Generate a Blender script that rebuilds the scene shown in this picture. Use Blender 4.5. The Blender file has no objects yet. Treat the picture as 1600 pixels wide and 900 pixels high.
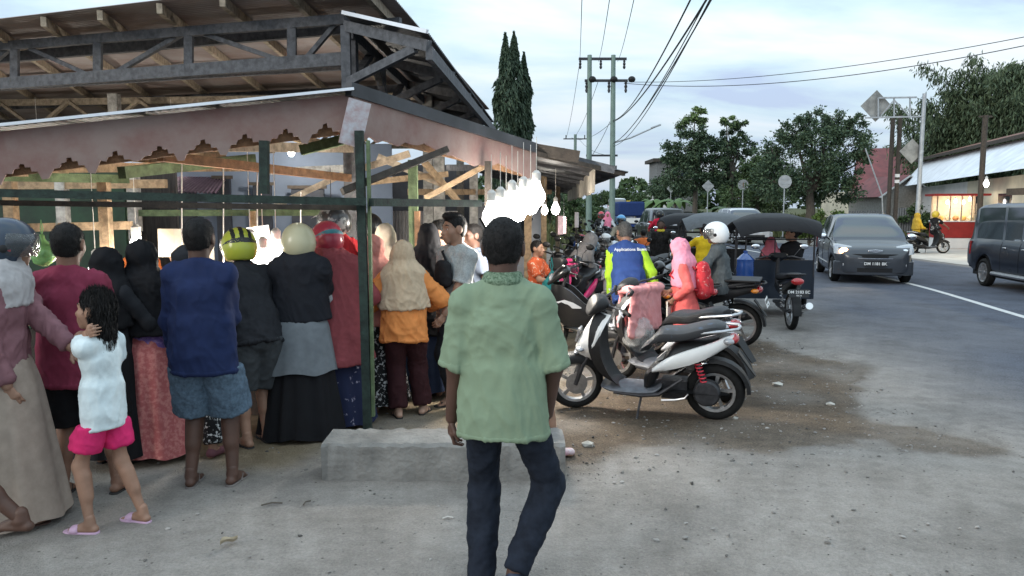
import bpy, bmesh, math, random
import numpy as np
from mathutils import Vector, Matrix
random.seed(7); RNG = np.random.default_rng(7)
SC = bpy.context.scene; COL = SC.collection
R = math.radians; PI = math.pi
# ---------------------------------------------------------------- camera
H = 1.75; FPX = 1200.0; HOR = 325.0
TH = math.atan((450 - HOR) / FPX)
cam = bpy.data.cameras.new("camera"); co = bpy.data.objects.new("camera", cam); COL.objects.link(co)
cam.sensor_width = 36; cam.lens = 36 * FPX / 1600; cam.clip_end = 3000; cam.clip_start = .05
co.location = (0, 0, H); co.rotation_euler = (PI / 2 - TH, 0, 0); SC.camera = co
# ---------------------------------------------------------------- sky, sun, exposure
SUN_EL, SUN_ROT = R(20), R(230)
W = bpy.data.worlds.new("World"); SC.world = W; W.use_nodes = True
def build_world():
    nt = W.node_tree; N = nt.nodes; L = nt.links; N.clear()
    out = N.new('ShaderNodeOutputWorld'); bg = N.new('ShaderNodeBackground'); bg.inputs[1].default_value = .078
    sky = N.new('ShaderNodeTexSky'); sky.sky_type = 'NISHITA'; sky.sun_disc = False
    sky.sun_elevation = SUN_EL; sky.sun_rotation = SUN_ROT; sky.air_density = 1.2; sky.dust_density = 2
    tc = N.new('ShaderNodeTexCoord'); sep = N.new('ShaderNodeSeparateXYZ'); L.new(tc.outputs['Generated'], sep.inputs[0])
    def M(op, a, b=None):
        m = N.new('ShaderNodeMath'); m.operation = op
        for i, x in enumerate((a, b)):
            if x is None: continue
            if isinstance(x, (int, float)): m.inputs[i].default_value = x
            else: L.new(x, m.inputs[i])
        return m.outputs[0]
    z = M('MAXIMUM', sep.outputs[2], .0); zd = M('ADD', z, .22)
    cx = M('DIVIDE', sep.outputs[0], zd); cy = M('DIVIDE', sep.outputs[1], zd)
    cv = N.new('ShaderNodeCombineXYZ'); L.new(cx, cv.inputs[0]); L.new(cy, cv.inputs[1])
    mp = N.new('ShaderNodeMapping'); L.new(cv.outputs[0], mp.inputs[0]); mp.inputs['Scale'].default_value = (.8, 1.5, 1); mp.inputs['Rotation'].default_value = (0, 0, R(-14)); mp.inputs['Location'].default_value = (.7, .35, 0)
    n1 = N.new('ShaderNodeTexNoise'); n1.inputs['Scale'].default_value = 1.35; n1.inputs['Detail'].default_value = 7; n1.inputs['Roughness'].default_value = .52; n1.inputs['Distortion'].default_value = .35
    L.new(mp.outputs[0], n1.inputs[0])
    rp = N.new('ShaderNodeValToRGB'); e = rp.color_ramp.elements
    e[0].position = .39; e[0].color = (5.0, 6.3, 8.7, 1); e[1].position = .63; e[1].color = (9.9, 10.6, 10.8, 1)
    m_ = e.new(.47); m_.color = (6.6, 8.6, 9.6, 1); m2 = e.new(.56); m2.color = (8.5, 9.9, 10.5, 1)
    L.new(n1.outputs[0], rp.inputs[0])
    # towards the horizon the cloud deck goes bluer and duller
    hz = N.new('ShaderNodeMapRange'); hz.inputs[1].default_value = .02; hz.inputs[2].default_value = .24; L.new(sep.outputs[2], hz.inputs[0])
    mh = N.new('ShaderNodeMixRGB'); L.new(hz.outputs[0], mh.inputs[0]); mh.inputs[1].default_value = (6.0, 6.9, 8.9, 1); 
    mm = N.new('ShaderNodeMixRGB'); mm.inputs[0].default_value = .62; mm.inputs[2].default_value = (6.0, 6.9, 8.9, 1); L.new(rp.outputs[0], mm.inputs[1]); L.new(mm.outputs[0], mh.inputs[1])
    L.new(rp.outputs[0], mh.inputs[2])
    mx = N.new('ShaderNodeMixRGB'); mx.inputs[0].default_value = .88; L.new(sky.outputs[0], mx.inputs[1]); L.new(mh.outputs[0], mx.inputs[2])
    zg = M('MULTIPLY_ADD', z, 1.15); zg.node.inputs[2].default_value = 1.0
    gm = N.new('ShaderNodeVectorMath'); gm.operation = 'SCALE'; L.new(mx.outputs[0], gm.inputs[0]); L.new(zg, gm.inputs['Scale']); L.new(gm.outputs[0], bg.inputs[0]); L.new(bg.outputs[0], out.inputs[0])
build_world()
sl = bpy.data.lights.new("sun", 'SUN'); sl.energy = .9; sl.angle = R(20); sl.color = (1, .95, .88)
so = bpy.data.objects.new("sun", sl); COL.objects.link(so); so.rotation_euler = (PI / 2 - SUN_EL, 0, PI - SUN_ROT)
SC.view_settings.view_transform = 'Standard'; SC.view_settings.look = 'None'; SC.view_settings.gamma = 1; SC.view_settings.exposure = .29
SC.render.engine = 'CYCLES'; SC.cycles.use_denoising = True; SC.cycles.max_bounces = 6; SC.cycles.transparent_max_bounces = 12
SC.cycles.caustics_reflective = False; SC.cycles.caustics_refractive = False; SC.cycles.sample_clamp_indirect = 6
# ---------------------------------------------------------------- picture point -> place
ct, st = math.cos(TH), math.sin(TH)
def ray(px, py):
    r = (px - 800) / FPX; a = (py - 450) / FPX
    return np.array((r, ct - a * st, -st - a * ct))
def G(px, py, z=0.):
    d = ray(px, py); t = (z - H) / d[2]; return np.array((0, 0, H)) + d * t
def P(px, py, Y):
    d = ray(px, py); return np.array((0, 0, H)) + d * (Y / d[1])
def V(*a): return np.array(a, float)
def nrm(v): v = np.asarray(v, float); return v / (np.linalg.norm(v) + 1e-12)
# ---------------------------------------------------------------- mesh builder
def basis(d, up=(0, 0, 1)):
    d = nrm(d); u = np.asarray(up, float)
    if abs(d @ nrm(u)) > .97: u = V(0, 1, 0) if abs(d[1]) < .9 else V(1, 0, 0)
    s = nrm(np.cross(d, u)); return d, s, np.cross(s, d)
class MB:
    def __init__(self): self.v = []; self.f = []; self.n = 0
    def add(self, v, f):
        v = np.asarray(v, float).reshape(-1, 3); self.v.append(v)
        self.f += [tuple(int(i) + self.n for i in q) for q in f]; self.n += len(v); return self
    def box(self, c, s, rz=0, M=None):
        x, y, z = np.asarray(s, float) / 2
        v = np.array([(a * x, b * y, d * z) for d in (-1, 1) for a, b in ((-1, -1), (1, -1), (1, 1), (-1, 1))])
        if rz: cr, sr = math.cos(rz), math.sin(rz); v = v @ np.array(((cr, sr, 0), (-sr, cr, 0), (0, 0, 1)))
        if M is not None: v = v @ np.array(M).T
        return self.add(v + np.asarray(c, float), [(3, 2, 1, 0), (4, 5, 6, 7), (0, 1, 5, 4), (1, 2, 6, 5), (2, 3, 7, 6), (3, 0, 4, 7)])
    def beam(self, a, b, w, h, up=(0, 0, 1)):
        a = np.asarray(a, float); b = np.asarray(b, float); d, s, u = basis(b - a, up)
        v = [p + s * i * w / 2 + u * j * h / 2 for p in (a, b) for i, j in ((-1, -1), (1, -1), (1, 1), (-1, 1))]
        return self.add(v, [(0, 1, 2, 3), (7, 6, 5, 4), (0, 4, 5, 1), (1, 5, 6, 2), (2, 6, 7, 3), (3, 7, 4, 0)])
    def rings(self, rs, closed=True, cap=True, loop=False):
        rs = [np.asarray(r, float) for r in rs]; n = len(rs[0]); m = len(rs); f = []
        for i in range(m if loop else m - 1):
            for j in range(n if closed else n - 1):
                k = (j + 1) % n; i2 = (i + 1) % m; f.append((i * n + j, i * n + k, i2 * n + k, i2 * n + j))
        if cap and closed and not loop: f.append(tuple(range(n - 1, -1, -1))); f.append(tuple(range((m - 1) * n, m * n)))
        return self.add(np.concatenate(rs), f)
    def tube(self, pts, r, n=8, cap=True):
        pts = np.asarray(pts, float); rr = np.broadcast_to(np.asarray(r, float), (len(pts),)); rs = []
        t0 = np.gradient(pts, axis=0); s = None
        for i, p in enumerate(pts):
            d = nrm(t0[i])
            if s is None: _, s, u = basis(d)
            else: s = nrm(s - d * (s @ d)); 
            u = np.cross(s, d)
            a = np.arange(n) * 2 * PI / n; rs.append(p + rr[i] * (np.cos(a)[:, None] * s + np.sin(a)[:, None] * u))
        return self.rings(rs, cap=cap)
    def lathe(self, prof, c=(0, 0, 0), ax=(0, 0, 1), n=20, cap=True):
        d, s, u = basis(ax, (0, 1, 0)); a = np.arange(n) * 2 * PI / n; c = np.asarray(c, float)
        return self.rings([c + d * z + r * (np.cos(a)[:, None] * s + np.sin(a)[:, None] * u) for r, z in prof], cap=cap)
    def torus(self, c, ax, Rr, r, n=28, m=10, sq=1.):
        d, s, u = basis(ax, (0, 1, .01)); c = np.asarray(c, float); rs = []
        for i in range(n):
            a = i * 2 * PI / n; e = math.cos(a) * s + math.sin(a) * u; b = np.arange(m) * 2 * PI / m
            rs.append(c + e * Rr + r * (np.cos(b)[:, None] * e + sq * np.sin(b)[:, None] * d))
        return self.rings(rs, loop=True)
    def prism(self, poly, a, b):   # poly: points as vectors; extruded from offset a to b (vectors)
        poly = np.asarray(poly, float); return self.rings([poly + np.asarray(a, float), poly + np.asarray(b, float)])
    def sphere(self, c, r, n=16, m=10):
        r = np.broadcast_to(np.asarray(r, float), (3,)); rs = []
        for i in range(m + 1):
            t = PI * i / m; q = max(math.sin(t), .01); a = np.arange(n) * 2 * PI / n
            rs.append(np.asarray(c) + r * np.stack([q * np.cos(a), q * np.sin(a), np.full(n, -math.cos(t))], 1))
        return self.rings(rs)
    def grid(self, fn, us, vs):
        v = [fn(u, w) for u in us for w in vs]; n = len(vs)
        return self.add(v, [(i * n + j, (i + 1) * n + j, (i + 1) * n + j + 1, i * n + j + 1) for i in range(len(us) - 1) for j in range(n - 1)])
    def build(self, name, mat, parent=None, smooth=True, angle=38, bevel=0, recalc=True):
        me = bpy.data.meshes.new(name); v = np.concatenate(self.v) if self.v else np.zeros((0, 3))
        me.from_pydata(v.tolist(), [], self.f)
        if recalc:
            bm = bmesh.new(); bm.from_mesh(me); bmesh.ops.recalc_face_normals(bm, faces=bm.faces[:]); bm.to_mesh(me); bm.free()
        return link(name, me, mat, parent, smooth, angle, bevel)
def link(name, me, mat, parent=None, smooth=True, angle=38, bevel=0):
    if mat is not None:
        for m in (mat if isinstance(mat, (list, tuple)) else [mat]): me.materials.append(m)
    if smooth:
        me.polygons.foreach_set('use_smooth', [True] * len(me.polygons)); me.update()
        if angle < 180: me.set_sharp_from_angle(angle=R(angle))
    o = bpy.data.objects.new(name, me); COL.objects.link(o)
    if parent is not None: o.parent = parent
    if bevel:
        b = o.modifiers.new('bevel', 'BEVEL'); b.width = bevel; b.segments = 2; b.limit_method = 'ANGLE'; b.angle_limit = R(40)
    return o
def tag(o, label=None, cat=None, group=None, kind=None):
    if label: o['label'] = label
    if cat: o['category'] = cat
    if group: o['group'] = group
    if kind: o['kind'] = kind
    return o
def empty(name, loc=(0, 0, 0), rz=0, label=None, cat=None, group=None):
    o = bpy.data.objects.new(name, None); COL.objects.link(o); o.location = tuple(loc); o.rotation_euler = (0, 0, rz); o.empty_display_size = .1
    return tag(o, label, cat, group)
def copy_tree(o, parent=None):
    c = o.copy(); COL.objects.link(c)
    if parent is not None: c.parent = parent
    for ch in [x for x in COL.objects if x.parent == o]: copy_tree(ch, c)
    return c
def spline(xs, ys, x):      # monotone-ish cubic through knots
    xs = np.asarray(xs, float); ys = np.asarray(ys, float); d = np.gradient(ys, xs)
    s = np.diff(ys) / np.diff(xs)
    for i in range(1, len(xs) - 1):
        if s[i - 1] * s[i] <= 0: d[i] = 0
        else: d[i] = 2 * s[i - 1] * s[i] / (s[i - 1] + s[i])
    d[0] = s[0]; d[-1] = s[-1]
    x = np.clip(x, xs[0], xs[-1]); k = np.clip(np.searchsorted(xs, x) - 1, 0, len(xs) - 2); h = xs[k + 1] - xs[k]; t = (x - xs[k]) / h
    return (2*t**3-3*t**2+1)*ys[k] + (t**3-2*t**2+t)*h*d[k] + (-2*t**3+3*t**2)*ys[k+1] + (t**3-t**2)*h*d[k+1]
# ---------------------------------------------------------------- materials
MATS = {}
def mat(name, col, rough=.7, metal=0., var=.12, scale=8., bump=0., bscale=60., coat=0., spec=.5, emit=None, estr=0., trans=0., alpha=1., col2=None, detail=4., stretch=None, sheen=0., bdist=.01, coord='Object', ramp=(.35, .65), translucent=0., wrinkle=0., wscale=7.):
    if name in MATS: return MATS[name]
    m = bpy.data.materials.new(name); m.use_nodes = True; nt = m.node_tree; N = nt.nodes; L = nt.links
    b = N['Principled BSDF']; MATS[name] = m
    b.inputs['Roughness'].default_value = rough; b.inputs['Metallic'].default_value = metal
    b.inputs['Coat Weight'].default_value = coat; b.inputs['Coat Roughness'].default_value = .08; b.inputs['Specular IOR Level'].default_value = spec
    b.inputs['Transmission Weight'].default_value = trans; b.inputs['Alpha'].default_value = alpha; b.inputs['Sheen Weight'].default_value = sheen
    c = (*col, 1)
    tc = N.new('ShaderNodeTexCoord'); src = tc.outputs[coord]
    if stretch:
        mp = N.new('ShaderNodeMapping'); mp.inputs['Scale'].default_value = stretch; L.new(src, mp.inputs[0]); src = mp.outputs[0]
    if var or col2:
        n = N.new('ShaderNodeTexNoise'); n.inputs['Scale'].default_value = scale; n.inputs['Detail'].default_value = detail; n.inputs['Roughness'].default_value = .6; L.new(src, n.inputs[0])
        r = N.new('ShaderNodeValToRGB'); e = r.color_ramp.elements; e[0].position, e[1].position = ramp
        if col2: e[0].color = c; e[1].color = (*col2, 1)
        else:
            e[0].color = (*[max(0, x * (1 - var)) for x in col], 1); e[1].color = (*[min(1, x * (1 + var)) for x in col], 1)
        L.new(n.outputs[0], r.inputs[0]); L.new(r.outputs[0], b.inputs['Base Color'])
        mr = N.new('ShaderNodeMapRange'); mr.inputs[3].default_value = max(0, rough - .08); mr.inputs[4].default_value = min(1, rough + .08); L.new(n.outputs[0], mr.inputs[0]); L.new(mr.outputs[0], b.inputs['Roughness'])
    else: b.inputs['Base Color'].default_value = c
    if bump:
        n2 = N.new('ShaderNodeTexNoise'); n2.inputs['Scale'].default_value = bscale; n2.inputs['Detail'].default_value = 5; L.new(src, n2.inputs[0])
        if wrinkle:
            mp2 = N.new('ShaderNodeMapping'); mp2.inputs['Scale'].default_value = (1., 1., .55); mp2.inputs['Rotation'].default_value = (.2, .35, 0); L.new(tc.outputs[coord], mp2.inputs[0])
            n3 = N.new('ShaderNodeTexNoise'); n3.noise_type = 'RIDGED_MULTIFRACTAL'; n3.inputs['Scale'].default_value = wscale; n3.inputs['Detail'].default_value = 3; n3.inputs['Distortion'].default_value = .8; L.new(mp2.outputs[0], n3.inputs[0])
            b0 = N.new('ShaderNodeBump'); b0.inputs['Strength'].default_value = wrinkle; b0.inputs['Distance'].default_value = .02; L.new(n3.outputs[0], b0.inputs['Height'])
        bp = N.new('ShaderNodeBump'); bp.inputs['Strength'].default_value = bump; bp.inputs['Distance'].default_value = bdist; L.new(n2.outputs[0], bp.inputs['Height']); L.new(bp.outputs[0], b.inputs['Normal'])
        if wrinkle: L.new(b0.outputs[0], bp.inputs['Normal'])
    if emit: b.inputs['Emission Color'].default_value = (*emit, 1); b.inputs['Emission Strength'].default_value = estr
    return m
def cloth(name, col, var=.1, rough=.85, scale=14., bump=.25, bscale=90., **k):
    return mat('cloth_' + name, col, rough, 0, var, scale, bump, bscale, spec=k.pop('spec', .15), bdist=.003, wrinkle=k.pop('wrinkle', .5), **k)
def paint(name, col, rough=.3, coat=.6, **k): return mat('paint_' + name, col, rough, k.pop('metal', 0), k.pop('var', .05), k.pop('scale', 3.), coat=coat * .6, spec=.3, **k)
M_black_plastic = mat('black_plastic', (.012, .012, .013), .5, spec=.3, var=.2, scale=20, bump=.1, bscale=300)
M_rubber = mat('rubber', (.012, .012, .012), .85, spec=.2, var=.4, scale=12, bump=.2, bscale=80)
M_seat = mat('seat_vinyl', (.014, .015, .018), .5, spec=.35, var=.3, scale=6, bump=.15, bscale=200)
M_steel = mat('steel', (.45, .45, .46), .38, 1., var=.15, scale=30)
M_chrome = mat('chrome', (.75, .75, .77), .12, 1., var=.05)
M_alloy = mat('alloy', (.50, .50, .51), .35, .9, var=.15, scale=25)
M_darkmetal = mat('dark_metal', (.05, .05, .055), .5, .6, var=.3, scale=20)
M_glass = mat('dark_glass', (.02, .028, .035), .05, 0, var=0, spec=.9, coat=.5)
M_lens = mat('clear_lens', (.34, .35, .37), .12, .2, var=.1, scale=30, coat=1.)
M_red_lens = mat('red_lens', (.35, .008, .012), .15, 0, var=.1, coat=1.)
M_amber = mat('amber_lens', (.6, .2, .02), .2, 0, var=.1, coat=1.)
def text_mesh(body, size, name, m, parent, loc, rot, depth=.002, align='CENTER', bold=0.):
    cu = bpy.data.curves.new(name, 'FONT'); cu.body = body; cu.size = size; cu.extrude = depth; cu.align_x = align; cu.align_y = 'CENTER'; cu.offset = bold
    o = bpy.data.objects.new(name, cu); COL.objects.link(o); bpy.context.view_layer.update()
    me = bpy.data.meshes.new_from_object(o.evaluated_get(bpy.context.evaluated_depsgraph_get())); COL.objects.unlink(o); bpy.data.objects.remove(o)
    t = link(name, me, m, parent, False); t.location = tuple(loc); t.rotation_euler = rot; return t
# ---------------------------------------------------------------- value noise + implicit surfaces
_PERM = np.random.default_rng(3).random(4096)
def vnoise(p):
    p = np.asarray(p, float); i = np.floor(p).astype(np.int64); f = p - i; f = f * f * (3 - 2 * f); r = 0
    for a in (0, 1):
        for b in (0, 1):
            for c in (0, 1):
                h = ((i[:, 0] + a) * 73856093 ^ (i[:, 1] + b) * 19349663 ^ (i[:, 2] + c) * 83492791) & 4095
                r = r + _PERM[h] * (f[:, 0] if a else 1 - f[:, 0]) * (f[:, 1] if b else 1 - f[:, 1]) * (f[:, 2] if c else 1 - f[:, 2])
    return r
def cap_(a, b, ra, rb):
    a = np.asarray(a, float); b = np.asarray(b, float); ba = b - a; L2 = ba @ ba + 1e-12
    def f(p):
        h = np.clip((p - a) @ ba / L2, 0, 1); q = p - a - h[:, None] * ba
        return np.sqrt((q * q).sum(1)) - (ra + (rb - ra) * h)
    f.bb = (np.minimum(a - ra, b - rb), np.maximum(a + ra, b + rb)); return f
def flat_(a, b, ra, rb, side, sa, sb=None):     # tapered capsule, wider along `side` by sa..sb
    a = np.asarray(a, float); b = np.asarray(b, float); ba = b - a; L2 = ba @ ba + 1e-12; sd = nrm(side); sb = sa if sb is None else sb
    def f(p):
        h = np.clip((p - a) @ ba / L2, 0, 1); q = p - a - h[:, None] * ba; s = sa + (sb - sa) * h
        x = q @ sd; r2 = (q * q).sum(1) - x * x + (x / s) ** 2
        return np.sqrt(np.maximum(r2, 0)) - (ra + (rb - ra) * h)
    m = max(ra * sa, rb * sb); f.bb = (np.minimum(a, b) - m, np.maximum(a, b) + m); return f
def ell_(c, r, Rm=None):
    c = np.asarray(c, float); r = np.asarray(r, float)
    def f(p):
        q = p - c
        if Rm is not None: q = q @ Rm
        k0 = np.sqrt(((q / r) ** 2).sum(1)); k1 = np.sqrt(((q / (r * r)) ** 2).sum(1)) + 1e-9
        return k0 * (k0 - 1) / k1
    f.bb = (c - r.max(), c + r.max()); return f
def smin(a, b, k):
    h = np.maximum(k - np.abs(a - b), 0) / k; return np.minimum(a, b) - h * h * k * .25
def union(prims, k=.03):
    def f(p):
        d = prims[0](p)
        for q in prims[1:]: d = smin(d, q(p), k)
        return d
    f.bb = (np.min([q.bb[0] for q in prims], 0), np.max([q.bb[1] for q in prims], 0)); return f
def cut(f, planes):      # keep where (p-o).n <= 0 for every plane (o, n)
    pl = [(np.asarray(o, float), nrm(n)) for o, n in planes]
    def g(p):
        d = f(p)
        for o, n in pl: d = np.maximum(d, (p - o) @ n)
        return d
    g.bb = f.bb; return g
def sub(f, h, k=.01):
    def g(p): return -smin(-f(p), h(p), k)
    g.bb = f.bb; return g
def nets(f, step, bb=None, pad=1.5):
    lo, hi = bb or f.bb; lo = np.asarray(lo) - pad * step; hi = np.asarray(hi) + pad * step
    n = np.ceil((hi - lo) / step).astype(int) + 1; C = 4
    nb = (n + C - 1) // C; n = nb * C
    ax = [lo[i] + step * np.arange(n[i]) for i in range(3)]
    cc = np.stack(np.meshgrid(*[lo[i] + step * (C * np.arange(nb[i]) + (C - 1) / 2) for i in range(3)], indexing='ij'), -1).reshape(-1, 3)
    dc = f(cc).reshape(nb); near = np.abs(dc) < step * C * 1.25
    F = np.repeat(np.repeat(np.repeat(dc, C, 0), C, 1), C, 2); msk = np.repeat(np.repeat(np.repeat(near, C, 0), C, 1), C, 2)
    idx = np.argwhere(msk)
    if len(idx): F[msk] = f(np.stack([ax[i][idx[:, i]] for i in range(3)], 1))
    S = F < 0
    cnt = np.zeros(np.array(F.shape) - 1, int)
    cs = [(a, b, c) for a in (0, 1) for b in (0, 1) for c in (0, 1)]
    sl = lambda A, o: A[o[0]:A.shape[0] - 1 + o[0], o[1]:A.shape[1] - 1 + o[1], o[2]:A.shape[2] - 1 + o[2]]
    for o in cs: cnt += sl(S, o)
    act = (cnt > 0) & (cnt < 8); ids = np.full(act.shape, -1); ci = np.argwhere(act); ids[act] = np.arange(len(ci))
    acc = np.zeros((len(ci), 3)); nn = np.zeros(len(ci))
    for o in cs:
        for d in range(3):
            if o[d]: continue
            o2 = list(o); o2[d] = 1
            a = F[ci[:, 0] + o[0], ci[:, 1] + o[1], ci[:, 2] + o[2]]; b = F[ci[:, 0] + o2[0], ci[:, 1] + o2[1], ci[:, 2] + o2[2]]
            x = (a < 0) != (b < 0); t = np.where(x, a / np.where(x, a - b, 1), 0)
            pt = np.tile(np.array(o, float), (len(ci), 1)); pt[:, d] += t
            acc[x] += pt[x]; nn[x] += 1
    v = lo + step * (ci + acc / nn[:, None]); faces = []
    for d in range(3):
        e, g = (d + 1) % 3, (d + 2) % 3
        s0 = [slice(None)] * 3; s1 = [slice(None)] * 3; s0[d] = slice(0, -1); s1[d] = slice(1, None)
        ch = S[tuple(s0)] != S[tuple(s1)]; w = np.argwhere(ch); w = w[(w[:, e] > 0) & (w[:, g] > 0)]
        w = w[(w[:, e] < F.shape[e] - 1) & (w[:, g] < F.shape[g] - 1)]
        if not len(w): continue
        inside = S[w[:, 0], w[:, 1], w[:, 2]]; q = []
        for de, dg in ((1, 1), (0, 1), (0, 0), (1, 0)):
            u = w.copy(); u[:, e] -= de; u[:, g] -= dg; q.append(ids[u[:, 0], u[:, 1], u[:, 2]])
        q = np.stack(q, 1); q[~inside] = q[~inside][:, ::-1]; faces.append(q[(q >= 0).all(1)])
    return v, (np.concatenate(faces) if faces else np.zeros((0, 4), int))
def vnormals(v, f):
    n = np.cross(v[f[:, 2]] - v[f[:, 0]], v[f[:, 3]] - v[f[:, 1]]); o = np.zeros_like(v)
    for i in range(4): np.add.at(o, f[:, i], n)
    return o / (np.linalg.norm(o, axis=1, keepdims=True) + 1e-12)
def np_mesh(name, v, f, mat_, parent, angle=180):
    me = bpy.data.meshes.new(name); me.vertices.add(len(v)); me.vertices.foreach_set('co', np.asarray(v, np.float32).ravel())
    me.loops.add(len(f) * 4); me.loops.foreach_set('vertex_index', np.asarray(f, np.int32).ravel())
    me.polygons.add(len(f)); me.polygons.foreach_set('loop_start', np.arange(len(f), dtype=np.int32) * 4)
    try: me.polygons.foreach_set('loop_total', np.full(len(f), 4, np.int32))
    except Exception: pass
    me.update(calc_edges=True); me.validate()
    return link(name, me, mat_, parent, True, angle)
def join_vf(parts):
    vs, fs, n = [], [], 0
    for v, f in parts: vs.append(v); fs.append(f + n); n += len(v)
    return np.concatenate(vs), np.concatenate(fs)
def folds(v, f, amp, freq=(9, 9, 3.2), seed=0, warp=.5):
    n = vnormals(v, f); q = v + seed * 7.13; fr = np.array(freq)
    w = np.stack([vnoise(q * 2.6 + 31 * i) for i in range(3)], 1) * warp * .5; out = np.zeros(len(v))
    for k, (s, A) in enumerate(((.6, .7), (1.1, .75), (2.3, .45))):
        for sgn in (-1, 1):      # two slanting families of creases
            p = q + w; p = np.stack([p[:, 0] + sgn * p[:, 2] * .32, p[:, 1] + sgn * p[:, 2] * .25, p[:, 2]], 1) * fr * s + k * 9 + sgn
            a = vnoise(p); r = 1 - np.abs(2 * a - 1); out += A * .5 * (r ** 3. - .22)
    return v + n * (1.45 * amp * out)[:, None]
def leaf_quads(c, n_dir, size, asp=.5, rng=RNG):
    n = len(c); a = rng.normal(size=(n, 3)); d = nrm_rows(n_dir); s = nrm_rows(np.cross(d, a)); sz = size * rng.uniform(.6, 1.3, (n, 1)); u = np.cross(s, d)
    p0 = c - d * sz * .5; p2 = c + d * sz * .5; p1 = c + s * sz * asp * .5 + u * sz * .10; p3 = c - s * sz * asp * .5 + u * sz * .10
    v = np.stack([p0, p1, p2, p3], 1).reshape(-1, 3); f = np.arange(4 * n).reshape(n, 4); return v, f
def nrm_rows(a): return a / (np.linalg.norm(a, axis=1, keepdims=True) + 1e-9)
# ---------------------------------------------------------------- people
def skin(k): return mat('skin_%s' % k, {'dark': (.085, .043, .030), 'brown': (.20, .105, .070), 'tan': (.30, .17, .115), 'light': (.42, .26, .19)}[k], .55, var=.12, scale=9, bump=.08, bscale=120, spec=.4)
M_hair = mat('hair_black', (.008, .007, .007), .65, var=.5, scale=45, bump=.6, bscale=190, stretch=(1, 1, .35), spec=.25)
M_hair_grey = mat('hair_greying', (.05, .048, .046), .6, var=.6, scale=60, bump=.8, bscale=150)
M_eye = mat('eye_white', (.6, .58, .55), .2, var=0, coat=1.); M_iris = mat('iris', (.02, .012, .008), .1, var=0, coat=1.)
def ik(a, b, l1, l2, pole):
    a, b = np.asarray(a, float), np.asarray(b, float); d = b - a; L = np.linalg.norm(d); m = (l1 + l2) * .995
    if L > m: d = d * m / L; b = a + d; L = m
    L = max(L, abs(l1 - l2) * 1.05 + 1e-3); n = d / np.linalg.norm(d)
    x = (l1 * l1 - l2 * l2 + L * L) / (2 * L); h = math.sqrt(max(l1 * l1 - x * x, 0)); p = np.asarray(pole, float); p = nrm(p - n * (p @ n))
    return a + n * x + p * h, b
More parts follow.
